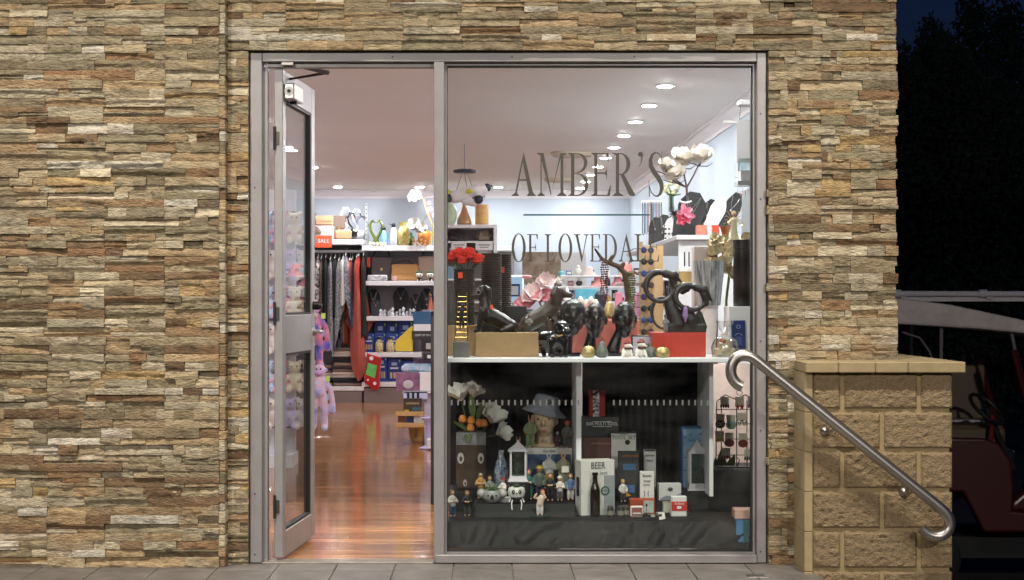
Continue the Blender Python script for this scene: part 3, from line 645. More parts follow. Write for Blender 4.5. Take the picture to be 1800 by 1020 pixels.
# ------------------------------------------------------------------ generic makers
def pbox(name, label, cat, x0, y0, x1, y1, Y, dep, m, bev=.002, rz=0, group=None, rx=0):
    """box whose front face measures the given picture box at depth Y, standing on its base"""
    a, b = P(x0, y0, Y), P(x1, y1, Y); w_, h_ = b.x - a.x, a.z - b.z
    mb = MB().box((0, dep / 2, h_ / 2), (w_, dep, h_), bev=bev)
    o = mb.build(name, m, None, False, ((a.x + b.x) / 2, Y, b.z)); o.rotation_euler = (rx, 0, rz); o['wh'] = (w_, h_)
    return tag(o, label, cat, group)
def panel(parent, name, u0, u1, v0, v1, m, y=-.0012, th=.001):
    """flat printed field on a pbox front, in fractions of its face (v from the base)"""
    w_, h_ = parent['wh']; return MB().bb((u0 - .5) * w_, (u1 - .5) * w_, y - th, y, v0 * h_, v1 * h_).build(name, m, parent)
def ptext(parent, s, u, v, size, m, xs=1, name='print', y=-.0026):
    w_, h_ = parent['wh']; return text(s, size * h_, name, m, parent, ((u - .5) * w_, y, v * h_), xs=xs)
C = lambda rgb, rough=.55, **k: mat('paint_%d_%d_%d_%d' % (*rgb, int(rough * 100)), rgb, rough, var=k.pop('var', .06), vscale=k.pop('vscale', 25), **k)
SKIN = C((205, 160, 128)); 
def lathe_thing(name, label, cat, px, ybase, Y, prof, m, group=None, n=22, fn=None, z=None, smooth=True):
    p = P(px, ybase, Y); 
    if z is not None: p.z = z
    o = MB().lathe(prof, n=n, fn=fn).build(name, m, None, smooth, p); return tag(o, label, cat, group)
def blossom(mb, c, r, n=9, d=(0, -.4, 1), cup=.5, wide=.55, seed=0):
    """open flower from curved petals facing d"""
    rr = random.Random(seed); d = Vector(d).normalized(); a = d.orthogonal().normalized(); b = d.cross(a); c = Vector(c)
    for k in range(n):
        lay = k % 3; q = 2 * math.pi * k / n * 1.0 + rr.uniform(-.2, .2) + lay * .4; e = a * math.cos(q) + b * math.sin(q); f = d.cross(e); tilt = (.95, .6, .25)[lay] * (1 - cup) + rr.uniform(0, .15); L_ = r * rr.uniform(.85, 1.1)
        def fn(u, v):
            w_ = math.sin(math.pi * min(.96, v * .82 + .1)) ** .8 * wide * r * (u - .5) * 2; bend = v * v * cup * .9
            return c + e * (L_ * v * math.cos(1.3 - tilt - bend * .2)) + d * (L_ * v * math.sin(1.3 - tilt) * (1 - .35 * v)) + f * w_ + d * (abs(u - .5) ** 2 * r * .9)
        mb.sheet(fn, 4, 4)
    mb.ell(c + d * r * .18, r * .16, 8, 5); return mb
def rosebud(mb, c, r, seed=0):
    rr = random.Random(seed)
    def fn(u, v):
        a = u * 4.5 * math.pi + rr.random() * .02; q = r * (.15 + .85 * u) * (.6 + .4 * math.sin(v * 2.0)); return Vector(c) + Vector((q * math.cos(a), q * math.sin(a), r * (v - .4) * (1.25 - .45 * u)))
    mb.sheet(fn, 26, 3); mb.ell(Vector(c) + Vector((0, 0, -.25 * r)), (r * .75, r * .75, r * .4), 8, 5); return mb

# ================================================================== WINDOW DISPLAY: white shelf unit
YS0, YS1, ZS = .16, .95, 1.04
un = thing('display_shelf', 'long white display shelf just behind the window glass with uprights', 'shelf', (0, 0, 0))
MB().bb(-.2, 1.30, YS0, YS1, ZS - .024, ZS, .003).build('shelf_board', M_white, un)
a = P(1013, 0, .42).x; b = P(1022, 0, .42).x; MB().bb(a, b, .42, .9, .29, ZS - .025, .002).build('upright', M_white, un)
b = P(1254, 0, .42).x; MB().bb(b - .022, b, .42, .95, .29, ZS - .025, .002).build('upright', M_white, un)
# black backdrop cloth hung below the shelf
def drape(name, label, x0, x1, z0, z1, Y, amp=.02, per=9, seed=0, parent=None):
    off = seed * 3.1; b = MB()
    def fn(u, v):
        x = x0 + u * (x1 - x0); f = amp * (math.sin(u * per * 6.28 + off) * (.4 + .6 * (1 - v)) + .7 * noise.noise(Vector((u * per * 2, v * 1.5, off))))
        zt = z1 + .008 * noise.noise(Vector((u * 40, 0, off)))
        return (x, Y + f, z0 + (zt - z0) * v)
    b.sheet(fn, 90, 16); o = b.build(name, M_black, None, True); s = o.modifiers.new('t', 'SOLIDIFY'); s.thickness = .003
    return tag(o, label, 'curtain')
drape('backdrop_curtain', 'black cloth backdrop hung below the white shelf left of the upright', -.195, P(1012, 0, .9).x, .2, ZS - .03, .93, .018, 7, 1)
drape('backdrop_curtain', 'black cloth backdrop hung below the white shelf between the two uprights', P(1024, 0, .9).x, P(1236, 0, .9).x, .2, ZS - .03, .93, .018, 8, 2)
# stepped platform under black cloth
def sm_(v, a, b): v = max(0, min(1, (v - a) / (b - a))); return v * v * (3 - 2 * v)
def bump_(x, y): return .065 * sm_(x, -.085, -.05) * (1 - sm_(x, .47, .5)) * sm_(y, .285, .312) * (1 - sm_(y, .56, .6)) + .06 * sm_(x, .64, .67) * (1 - sm_(x, 1.08, 1.11)) * sm_(y, .385, .405) * (1 - sm_(y, .56, .6))
def plat(u, v):
    x = -.195 + u * 1.56; prof = [(.105, .062), (.13, .08), (.20, .19), (.235, .20), (.56, .20), (.575, .21), (.585, .29), (.60, .30), (.93, .30)]
    t_ = v * (len(prof) - 1); i = min(int(t_), len(prof) - 2); q = t_ - i; y = prof[i][0] * (1 - q) + prof[i + 1][0] * q; z = prof[i][1] * (1 - q) + prof[i + 1][1] * q
    sl = max(0, 1 - abs(v - .14) / .22); fold = sl * (.05 * noise.noise(Vector((x * 5 - z * 7, z * 3, 4))) + .03 * noise.noise(Vector((x * 11 + z * 14, z * 5, 1))) + .014 * math.sin(x * 30 + 4 * math.sin(x * 7) - z * 25))
    rid = (1 if .2 < v < .95 else 0) * .004 * (noise.noise(Vector((x * 9, y * 12, 0))) - .3)
    return (x, y - abs(fold) * .9, z + rid + bump_(x, y))
pl = MB().sheet(plat, 190, 64); o = pl.build('display_platform', M_black, None, True); tag(o, 'low stepped platform draped in creased black cloth inside the window', 'platform')
o.modifiers.new('t', 'SOLIDIFY').thickness = .003
# side return of the cloth at the right, with round black table behind
t = thing('round_table', 'round table covered with black cloth at the right window end', 'table', (P(1310, 0, .75).x, .75, 0))
MB().lathe([(.31, .06), (.29, .3), (.262, .41), (.25, .418), (0.01, .418)], n=40, fn=lambda a, z: 1 + (.03 * math.sin(a * 13) if z < .4 else 0)).build('tablecloth', M_black, t, True)

# ------------------------------------------------------------------ things on the shelf, left to right
LZ = ZS
o = pbox('kraft_box', 'small brown kraft box at the left end behind the gold ladder', 'box', 787, 572, 838, 626, .47, .3, M_kraft); zk1 = o.location.z + o['wh'][1]; o.location.z = LZ; zk1 = LZ + o['wh'][1]
kb = pbox('kraft_box', 'long box wrapped in creased brown kraft paper under the black dog', 'box', 836, 584, 947, 627, .28, .17, M_kraft); kb.location.z = LZ; zk2 = LZ + kb['wh'][1]
for s in (-1, 1): MB().prism([(s * kb['wh'][0] / 2 * .99, .004), (s * kb['wh'][0] / 2 * .80, .03), (s * kb['wh'][0] / 2 * .99, kb['wh'][1] * .96)], -.0025, -.0005).build('paper_fold', M_kraft, kb)
lathe_thing('cone_vase', 'tall dark grey tapering vase at the far left of the shelf', 'vase', 794, 575, .52, [(.024, 0), (.026, .01), (.022, .12), (.016, .2), (.012, .2)], C((62, 60, 60), .6), z=zk1)
ld = thing('ladder_ornament', 'gold ladder ornament on a grey cement block with tiny black climber', 'ornament', (P(811, 628, .24).x, .24, LZ))
MB().bb(-.043, .043, -.03, .03, 0, .082, .002).build('block', C((104, 102, 100), .85, bump=.001), ld)
for s in (-1, 1): MB().tube([(s * .034, 0, .082), (s * .022 + .006, .0, .34)], .0028, 6).build('rail', M_gold, ld)
for k in range(9): q = k / 9; MB().tube([(-(.034 - .012 * q) + .006 * q, 0, .105 + q * .24), ((.034 - .012 * q) + .006 * q, 0, .105 + q * .24)], .002, 6).build('rung', M_gold, ld)
b = MB(); limb(b, [(.0, -.008, .2), (.002, -.01, .25)], [.009, .011]); b.ell((.003, -.008, .272), .009); limb(b, [(.004, -.012, .25), (.018, -.006, .278)], [.004, .004]); limb(b, [(0, -.01, .245), (-.016, -.004, .262)], [.004, .004]); limb(b, [(.003, -.01, .205), (.012, -.012, .18), (.008, -.004, .16)], [.006, .005, .004]); limb(b, [(-.003, -.01, .205), (-.008, -.006, .15)], [.006, .004]); fuse(b, .003, 'climber', M_print, ld, 1)
# ribbed vases
M_rib = mat('ribbed_dark_ceramic', (46, 42, 38), .5, var=.12, vscale=20)
def ribbed(name, label, px, Y, z0, h, r, n=16, tag_=None):
    p = P(px, 0, Y); prof = []; k = int(h / .011)
    for i in range(k): z = h * i / k; prof += [(r * .92, z), (r, z + .25 * h / k), (r, z + .7 * h / k), (r * .92, z + .95 * h / k)]
    prof += [(r * .97, h), (r * .8, h), (r * .8, h - .03), (.005, h - .03)]
    t_ = thing(name, label, 'vase', (p.x, Y, z0)); MB().lathe(prof, n=24).build('body', M_rib, t_, True)
    if tag_: MB().bb(tag_[0] - .012, tag_[0] + .012, -r - .004, -r + .004, tag_[1] - .016, tag_[1] + .016).build('price_tag', C((232, 84, 40), .6), t_)
    return t_
v1 = ribbed('ribbed_vase', 'dark ribbed vase holding the red roses', 816, .60, zk1, .305, .058, tag_=(-.02, .27))
fb = thing('rose_bouquet', 'bouquet of red orange roses in the dark ribbed vase', 'flowers', (P(816, 0, .6).x, .6, zk1 + .28))
M_red = mat('red_petal', (206, 44, 26), .55, var=.25, vscale=60)
r2 = random.Random(3)
for k in range(19):
    a = k * 2.4; q = .012 + .085 * math.sqrt((k + .5) / 19); hx, hy = q * math.cos(a), q * math.sin(a) * .8; hz = .062 + .085 * (1 - q / .11) + r2.uniform(-.01, .01)
    b = rosebud(MB(), (hx, hy, hz), .033, k); b.build('rose', M_red, fb, True); MB().tube([(hx * .3, hy * .3, -.02), (hx * .6, hy * .6, .03), (hx, hy, hz - .02)], .0022, 5).build('stem', M_stem, fb)
ribbed('ribbed_vase', 'taller black ribbed cylinder vase right of the roses', 864, .74, LZ, .56, .058)
ribbed('ribbed_vase', 'slimmer black ribbed cylinder vase with an orange tag', 885, .88, LZ, .56, .046, tag_=(-.008, .47))
# black dog on the kraft box
dg_ = thing('dog_statue', 'black dog statue with glasses sitting on the kraft box', 'statue', (P(870, 0, .37).x, .37, zk2))
b = MB(); k = .00299
def q_(px, py, yy=0): return ((px - 870) * k, yy, (583 - py) * k)
limb(b, [q_(851, 520), q_(853, 540), q_(862, 556)], [.030, .036, .044]); limb(b, [q_(862, 552), q_(880, 562), q_(900, 572)], [.042, .043, .034]); limb(b, [q_(900, 573, -.02), q_(880, 580, -.04)], [.02, .011]); limb(b, [q_(900, 573), q_(916, 579, .02)], [.016, .006])
for s in (-1, 1): limb(b, [q_(849, 545, s * .026), q_(843, 562, s * .03), q_(841, 578, s * .03), q_(835, 580.2, s * .032)], [.024, .015, .012, .011])
b.ell(q_(848, 511, 0), (.038, .038, .036)); limb(b, [q_(846, 514), q_(832, 519, -.014)], [.026, .017])
for s in (-1, 1): limb(b, [q_(853, 502, s * .028), q_(859, 508, s * .042), q_(861, 520, s * .042)], [.012, .016, .011]); 
fuse(b, .005, 'body', M_dark, dg_, 2)
for s in (-1, 1): MB().tube([(q_(843, 513)[0] + .012 * math.cos(a) - .008, s * .018 - .02, q_(843, 512)[2] + .012 * math.sin(a)) for a in [i * .63 for i in range(10)]], .0018, 5, True).build('spectacle_rim', M_steel, dg_)
MB().bb(*[v for v in (q_(865, 0)[0] - .009, q_(865, 0)[0] + .004, -.052, -.047)], q_(0, 542)[2], q_(0, 534)[2]).build('price_tag', C((232, 84, 40), .6), dg_)
# brown dachshund
dd = thing('dachshund_statue', 'brown dachshund statue looking right behind the kraft box', 'statue', (P(955, 0, .55).x, .55, LZ)); k = .00308
def q_(px, py, yy=0): return ((px - 955) * k, yy, (627 - py) * k)
b = MB(); limb(b, [q_(918, 578), q_(935, 566), q_(955, 556), q_(968, 545), q_(977, 530), q_(981, 518)], [.034, .05, .05, .045, .036, .034]); limb(b, [q_(982, 515), q_(993, 519), q_(1003, 521)], [.034, .022, .015]); limb(b, [q_(977, 508, -.034), q_(972, 520, -.044), q_(973, 532, -.042)], [.014, .02, .014]); limb(b, [q_(975, 510, .03), q_(972, 524, .036)], [.012, .014])
for px, s in ((966, -1), (970, 1), (926, -1), (922, 1)): limb(b, [q_(px, 566, s * .03), q_(px, 600, s * .03), q_(px + 1, 624, s * .03)], [.024, .015, .014])
fuse(b, .005, 'body', mat('brown_black_resin', (74, 64, 58), .4, var=.15, vscale=20), dd, 2)
# little grinning figure
def figure(name, label, cat, px, Y, z, h, top, low, hair=None, skin=None, hat=None, kind='person', arms='down', rz=0, group=None, lean=0, seated=False, boots=None):
    """small standing figure: one continuous body, clothes and hair as parts"""
    t_ = thing(name, label, cat, (P(px, 0, Y).x, Y, z), rz, group); u = h; skin = skin or SKIN
    b = MB(); hd = .085 if kind == 'person' else .09; hz = .86 if kind == 'person' else .70; L_ = lambda x: x + lean * .3
    b.ell((L_(0), -.005 * u, hz * u), (hd * u, hd * u, .105 * u)); limb(b, [(L_(0) * .9, 0, .7 * u if kind == 'person' else .6 * u), (L_(0), 0, (hz - .06) * u)], [.05 * u, .045 * u])
    limb(b, [(0, 0, .42 * u), (L_(0) * .6, 0, .64 * u)], [.11 * u, .12 * u]); b.ell((L_(0), -(hd + .005) * u, (hz - .01) * u), (.02 * u, .025 * u, .02 * u))
    for s in (-1, 1):
        if arms == 'down': pts_ = [(s * .12 * u, 0, .64 * u), (s * .17 * u, -.03 * u, .52 * u), (s * .13 * u, -.09 * u, .43 * u)]
        elif arms == 'fold': pts_ = [(s * .12 * u, 0, .64 * u), (s * .17 * u, -.06 * u, .53 * u), (s * .04 * u, -.13 * u, .55 * u)]
        else: pts_ = [(s * .12 * u, 0, .64 * u), (s * .2 * u, -.06 * u, .68 * u), (s * .12 * u, -.1 * u, .82 * u)]
        limb(b, pts_, [.045 * u, .038 * u, .034 * u])
        limb(b, [(s * .055 * u, 0, .42 * u), (s * .07 * u, -.02 * u, .22 * u), (s * .07 * u, 0, .05 * u)], [.07 * u, .055 * u, .045 * u]); limb(b, [(s * .07 * u, .01 * u, .03 * u), (s * .08 * u, -.06 * u, .028 * u)], [.034 * u, .03 * u])
        if kind == 'rabbit': limb(b, [(s * .03 * u, 0, .78 * u), (s * .045 * u, 0, .88 * u), (s * .05 * u, .01 * u, .985 * u)], [.02 * u, .03 * u, .014 * u])
    fuse(b, .018 * u, 'body', skin, t_, 2)
    if top:
        b = MB(); limb(b, [(0, 0, .43 * u), (L_(0) * .6, 0, .655 * u)], [.13 * u, .132 * u])
        for s in (-1, 1):
            if arms == 'down': limb(b, [(s * .12 * u, 0, .65 * u), (s * .172 * u, -.03 * u, .53 * u), (s * .145 * u, -.07 * u, .47 * u)], [.056 * u, .05 * u, .045 * u])
            elif arms == 'fold': limb(b, [(s * .12 * u, 0, .65 * u), (s * .172 * u, -.06 * u, .53 * u), (s * .1 * u, -.1 * u, .54 * u)], [.056 * u, .05 * u, .045 * u])
            else: limb(b, [(s * .12 * u, 0, .65 * u), (s * .2 * u, -.06 * u, .68 * u), (s * .15 * u, -.09 * u, .78 * u)], [.056 * u, .05 * u, .045 * u])
        fuse(b, .018 * u, 'jacket', top, t_, 1)
    if low:
        b = MB(); limb(b, [(0, 0, .4 * u), (0, 0, .45 * u)], [.118 * u, .12 * u])
        for s in (-1, 1): limb(b, [(s * .055 * u, 0, .42 * u), (s * .07 * u, -.02 * u, .22 * u), (s * .07 * u, 0, .075 * u)], [.082 * u, .067 * u, .058 * u])
        fuse(b, .018 * u, 'trousers', low, t_, 1)
    if hair:
        b = MB(); b.ell((L_(0), .02 * u, (hz + .035) * u), ((hd + .012) * u, (hd + .01) * u, .088 * u)); b.ell((L_(0), .05 * u, (hz - .03) * u), (hd * u, .05 * u, .09 * u)); fuse(b, .014 * u, 'hair', hair, t_, 1)
    if hat: MB().lathe([((hd + .035) * u, 0), ((hd + .03) * u, .012 * u), ((hd + .004) * u, .016 * u), (hd * u, .06 * u), (.03 * u, .09 * u), (.005, .092 * u)], (L_(0), 0, (hz + .045) * u), 16).build('hat', hat, t_, True)
    for s in (-1, 1): MB().ell((L_(0) + s * .033 * u, -(hd - .006) * u, (hz + .022) * u), .012 * u, 6, 4).build('eye', M_print, t_)
    return t_
GREY = C((120, 122, 122), .6); DGREY = C((72, 74, 76), .6)
figure('gnome_figurine', 'small grey smiling gnome figurine on the kraft box between two dogs', 'figurine', 930, .32, zk2, .098, GREY, DGREY, hat=GREY, skin=C((150, 96, 76)), arms='fold')
# black bulldog
bd = thing('bulldog_statue', 'glossy black bulldog statue with a gold collar on the shelf', 'statue', (P(975, 0, .28).x, .28, LZ)); k = .00300
def q_(px, py, yy=0): return ((px - 975) * k, yy, (627 - py) * k)
b = MB(); limb(b, [q_(955, 596, .03), q_(972, 596), q_(985, 594)], [.045, .047, .046]); b.ell(q_(988, 576, -.02), (.043, .045, .04)); limb(b, [q_(990, 580, -.04), q_(996, 583, -.07)], [.026, .024])
for s in (-1, 1): limb(b, [q_(978 + s * 8, 562, -.01), q_(976 + s * 13, 553, -.012)], [.012, .005])
for px, s in ((968, -.045), (992, -.045), (955, .05), (984, .045)): limb(b, [q_(px, 598, s), q_(px, 615, s), q_(px + 2, 623.5, s - .01)], [.022, .014, .014])
fuse(b, .005, 'body', M_glossblack, bd, 2)
MB().tube([(q_(986, 588)[0] + .044 * math.cos(a), -.012 + .046 * math.sin(a), q_(0, 588)[2] + .014 * math.cos(a)) for a in [i * .4 for i in range(16)]], .004, 6, True).build('collar', M_gold, bd)
# abstract black heads
def head_bust(label, px, Y, ztop, prof_pts, face=True, lean=0.0, base=.05):
    t_ = thing('head_sculpture', label, 'sculpture', (P(px, 0, Y).x, Y, LZ)); b = MB(); H = ztop
    limb(b, [(lean, .01, H - .06), (lean, .012, H - .13)], [.058, .05]); b.ell((lean, 0, H - .075), (.058, .07, .078)); limb(b, [(lean, -.03, H - .15), (lean, -.028, H - .17)], [.032, .026])
    limb(b, [(lean, .02, H - .14), (lean * .5 - .02, .02, H * .35), (-.03, .01, .03)], [.038, .028, .04])
    b.ell((lean, -.072, H - .1), (.011, .016, .028)); 
    for s in (-1, 1): b.ell((lean + s * .028, -.056, H - .088), (.017, .010, .007)); b.ell((lean + s * .06, .0, H - .095), (.01, .018, .026))
    b.ell((lean, -.058, H - .137), (.02, .016, .008)); b.ell((lean, -.06, H - .147), (.017, .015, .008))
    fuse(b, .0045, 'head', mat('satin_black_resin', (22, 20, 20), .34), t_, 5); MB().bb(-.03 - base, -.03 + base, -.05, .06, 0, .02, .004).build('base', M_glossblack, t_); return t_
h1 = head_bust('large glossy black head sculpture behind the black bulldog', 1003, .46, .305, None, lean=.01, base=.07); h1.scale = (1.22, 1.22, 1.0)
head_bust('slender black head sculpture behind the small gold pumpkin', 1046, .56, .285, None, lean=.0, base=.03)
head_bust('black head sculpture with bowed face beside the beaded branch', 1088, .48, .292, None, lean=.03, base=.04).rotation_euler = (0, 0, .1)
# pumpkins and pears
def pumpkin(label, px, Y, r_, h_, m, pear=False, stemm=None):
    t_ = thing('pear_ornament' if pear else 'pumpkin_ornament', label, 'ornament', (P(px, 0, Y).x, Y, LZ))
    prof = [(.3, 0), (.75, .06), (1, .3), (.98, .55), (.75, .85), (.35, .97), (.1, .93)] if not pear else [(.4, 0), (.85, .06), (1, .25), (.85, .5), (.55, .72), (.45, .88), (.25, .98), (.05, 1)]
    MB().lathe([(a * r_, b_ * h_) for a, b_ in prof], n=30, fn=lambda a, z: 1 + .05 * math.cos(a * 10)).build('body', m, t_, True)
    MB().tube([(0, 0, h_ * .93), (.002, 0, h_ + .012), (.006, 0, h_ + .022)], [.004, .003, .003], 6).build('stalk', stemm or M_gold, t_)
M_gpump = mat('hammered_gold', (190, 168, 116), .38, .7, bump=.004, bscale=140); M_spump = mat('hammered_silver', (120, 124, 120), .35, .7, bump=.005, bscale=180)
pumpkin('hammered gold pumpkin ornament on the shelf edge left of the silver pear', 1034, .22, .036, .062, M_gpump); pumpkin('beaded silver pear ornament on the shelf edge', 1058, .22, .033, .085, M_spump, True)
pumpkin('beaded silver pumpkin ornament beside the red box', 1144, .24, .029, .058, M_spump); pumpkin('pale gold pumpkin ornament in front of the red box', 1165, .21, .037, .056, M_gpump)
# little snow dogs
WHT = C((224, 218, 208), .7); 
def snow(label, px, h):
    t_ = thing('christmas_figurine', label, 'figurine', (P(px, 0, .24).x, .24, LZ)); b = MB(); b.ell((0, 0, h * .33), (h * .36, h * .3, h * .33)); b.ell((h * .05, -.01, h * .75), (h * .24, h * .22, h * .22)); limb(b, [(h * .2, -.02, h * .72), (h * .32, -.03, h * .68)], [h * .09, h * .06]); limb(b, [(h * .2, -.02, h * .4), (h * .3, -.03, h * .1)], [h * .1, h * .09]); limb(b, [(-h * .2, -.02, h * .3), (-h * .3, -.03, h * .08)], [h * .12, h * .1]); fuse(b, .0035, 'body', WHT, t_, 1)
    MB().lathe([(h * .23, 0), (h * .24, h * .08), (h * .05, h * .3), (.001, h * .3)], (h * .03, -.006, h * .84), 12).build('hat', C((120, 34, 32)), t_, True); MB().tube([(h * .05 + h * .2 * math.cos(a), -.01 + h * .2 * math.sin(a), h * .58) for a in [i * .52 for i in range(12)]], h * .06, 6, True).build('scarf', C((92, 30, 30)), t_, True)
snow('white snow puppy figurine in a red hat left of the photo frame', 1102, .082); snow('white snow puppy figurine in a red hat in front of the photo frame', 1126, .088)
pf = pbox('photo_frame', 'dark photo frame leaning behind the snow puppies', 'photo frame', 1110, 589, 1147, 627, .40, .014, C((40, 32, 28), .4), rx=R(-10)); pf.location.z = LZ
panel(pf, 'picture', .08, .92, .08, .92, C((158, 156, 168), .3)); panel(pf, 'mount', .45, .85, .12, .6, C((96, 98, 102), .4), -.0024)
rb = pbox('red_box', 'red wrapped box carrying the black ring sculpture', 'box', 1147, 584, 1241, 627, .30, .26, mat('red_wrap', (176, 52, 34), .45, var=.06, vscale=8, bump=.002, bscale=12)); rb.location.z = LZ; zrb = LZ + rb['wh'][1]
rs = thing('ring_sculpture', 'black sculpture of two ring shaped heads in profile on the red box', 'sculpture', (P(1200, 0, .40).x, .40, zrb)); k = .00303
def q_(px, py, yy=0): return ((px - 1200) * k, yy, (583 - py) * k)
b = MB()
def ring(cx, cy, rx, ry, tr, yy=0, tilt=0, n=26):
    pts_ = []
    for i in range(n):
        a = 2 * math.pi * i / n; x, z = rx * math.cos(a), ry * math.sin(a); pts_.append(q_(cx + x * math.cos(tilt) - z * math.sin(tilt), cy - (x * math.sin(tilt) + z * math.cos(tilt)), yy + .02 * math.sin(a)))
    b.tube(pts_, [tr * (1 + .45 * max(0, math.cos(2 * math.pi * i / n - 2.2))) for i in range(n)], 8, True)
ring(1160, 503, 25, 26, .013); ring(1212, 522, 26, 21, .014, -.03, -.25); ring(1166, 549, 19, 27, .008, .04)
limb(b, [q_(1170, 480), q_(1183, 484), q_(1190, 488)], [.024, .024, .014]); limb(b, [q_(1186, 480), q_(1193, 482)], [.016, .006]); limb(b, [q_(1190, 488), q_(1198, 495)], [.012, .006]); limb(b, [q_(1182, 490), q_(1186, 505)], [.02, .016]); limb(b, [q_(1186, 503), q_(1200, 512), q_(1210, 509)], [.018, .016, .010])
limb(b, [q_(1222, 504, -.03), q_(1236, 508, -.03), q_(1243, 516, -.03)], [.022, .024, .015]); limb(b, [q_(1238, 504, -.03), q_(1239, 505, -.03)], [.013, .006]); limb(b, [q_(1243, 515, -.03), q_(1250, 528, -.03)], [.012, .006]); limb(b, [q_(1236, 516, -.03), q_(1240, 532, -.03), q_(1228, 540, -.03)], [.022, .018, .014])
limb(b, [q_(1176, 530), q_(1184, 550), q_(1192, 570)], [.03, .045, .055]); limb(b, [q_(1205, 545, -.02), q_(1212, 560, -.01), q_(1216, 572)], [.03, .045, .05])
b.bb(q_(1168, 0)[0], q_(1240, 0)[0], -.045, .06, 0, .04); limb(b, [q_(1228, 552, -.02), q_(1236, 574, -.02)], [.02, .02])
fuse(b, .005, 'body', mat('rubbed_black_resin', (40, 37, 35), .45, var=.2, vscale=18, bump=.0006, bscale=70), rs, 2)
MB().lathe([(.001, 0), (.016, .035), (.012, .075), (.001, .09)], q_(1202, 566, -.07), 8, fn=lambda a, z: 1).build('crystal', mat('amethyst', (150, 120, 170), .15), rs)
figure('gnome_figurine', 'small grey gnome figurine on the red box before the ring sculpture', 'figurine', 1170, .33, zrb, .095, GREY, GREY, hat=DGREY, skin=C((136, 132, 130)), arms='fold')
# bark vase
M_bark = mat('silver_bark', (196, 198, 198), .5, .1, rgb2=(104, 106, 108), vscale=60, stretch=(1, 1, .06), bump=.004, bscale=60)
p = P(1246, 570, .78); t = thing('textured_lamp', 'lamp with silver bark textured shade on a white tapered base', 'lamp', (p.x, .78, LZ))
zz = lambda py: EYE - (py - 532) / Sc(.78) - LZ
MB().lathe([(.03, 0), (.036, .02), (.052, zz(536)), (.01, zz(536))], n=28).build('base', C((236, 232, 228), .35), t, True)
MB().lathe([(.064, zz(537)), (.072, zz(510)), (.082, zz(480)), (.088, zz(459)), (.084, zz(459)), (.06, zz(537))], n=40).build('shade', M_bark, t, True)
pbox('gift_carton', 'pale grey carton standing behind the bark textured lamp', 'box', 1220, 433, 1246, 640, 1.15, .12, C((196, 182, 174), .6))
# black cylinder on white plinth
pl_ = pbox('white_plinth', 'white display plinth at the right end of the shelf', 'plinth', 1282, 541, 1326, 628, .50, .2, M_white); pl_.location.z = LZ; zp = LZ + pl_['wh'][1]
lf = pbox('blue_leaflet', 'dark blue leaflet with pale print standing against the white plinth', 'leaflet', 1286, 562, 1311, 612, .46, .004, C((34, 52, 110), .4), rx=R(-6)); lf.location.z = LZ + .04
MB().lathe([(.008, 0), (.011, 0), (.011, .002), (.008, .002)], n=18).build('emblem', C((150, 170, 215)), lf, False, (0, -.003, .118)).rotation_euler = (R(90), 0, 0); MB().tube([(-.02 + .04 * i / 8, -.003, .07 + .012 * math.sin(math.pi * i / 8)) for i in range(9)], .0018, 5).build('print', C((150, 170, 215)), lf); panel(lf, 'print', .3, .7, .12, .42, C((70, 90, 150)))
t = thing('black_canister', 'tall black cylindrical canister on the white plinth at the right jamb', 'canister', (P(1306, 0, .58).x, .58, zp)); hb = (541 - 424) / Sc(.58)
MB().lathe([(.051, 0), (.053, .003), (.053, hb - .05), (.052, hb - .049)], n=32).build('body', C((20, 20, 21), .4), t, True); MB().lathe([(.054, hb - .047), (.054, hb - .002), (.05, hb), (.005, hb)], n=32).build('lid', C((20, 20, 21), .4), t, True)
M_cream = mat('cream_petal', (226, 212, 176), .6, var=.12, vscale=40)
an = thing('angel_figurine', 'cream angel figurine with gold wings on the black canister', 'figurine', (P(1290, 0, .6).x, .60, zp + hb)); b = MB()
MB().lathe([(.03, 0), (.022, .02), (.016, .09), (.02, .11), (.008, .125)], n=16, fn=lambda a, z: 1 + .12 * math.sin(a * 7) * (z < .09)).build('gown', M_cream, an, True); MB().ell((0, -.002, .14), .014).build('head', SKIN, an, True); MB().ell((0, .006, .145), .0155).build('hair', C((150, 110, 60)), an, True)
for s in (-1, 1):
    MB().tube([(s * .016, 0, .108), (s * .032, -.012, .09), (s * .02, -.022, .082)], [.006, .005, .004], 6).build('arm', M_cream, an, True)
    for kk in range(4): MB().tube([(s * .008, .012, .105), (s * (.03 + .008 * kk), .016, .155 - kk * .022), (s * (.05 - .004 * kk), .014, .16 - kk * .032)], [.003, .002, .001], 5).build('wing_feather', M_gold, an)
cf = thing('cream_blossom_spray', 'mass of cream silk blossoms behind the black canister', 'flowers', (P(1278, 0, .95).x, .95, ZS)); r2 = random.Random(21)
for k in range(44):
    x, z = r2.uniform(-.095, .13), r2.uniform(.42, .66); MB(); b = blossom(MB(), (x, r2.uniform(-.05, .05), z), .04, 6, (r2.uniform(-.6, .6), -1, r2.uniform(-.2, .8)), .45, .6, k); b.build('blossom', M_cream, cf, True)
MB().tube([(0, .03, 0), (.0, .03, .3), (.03, .03, .55)], .008, 6).build('stem', M_stem, cf)
pbox('brown_carton', 'brown patterned carton behind the lamp shade', 'box', 1246, 436, 1262, 640, 1.05, .1, C((92, 66, 44), .6, var=.4, vscale=60))
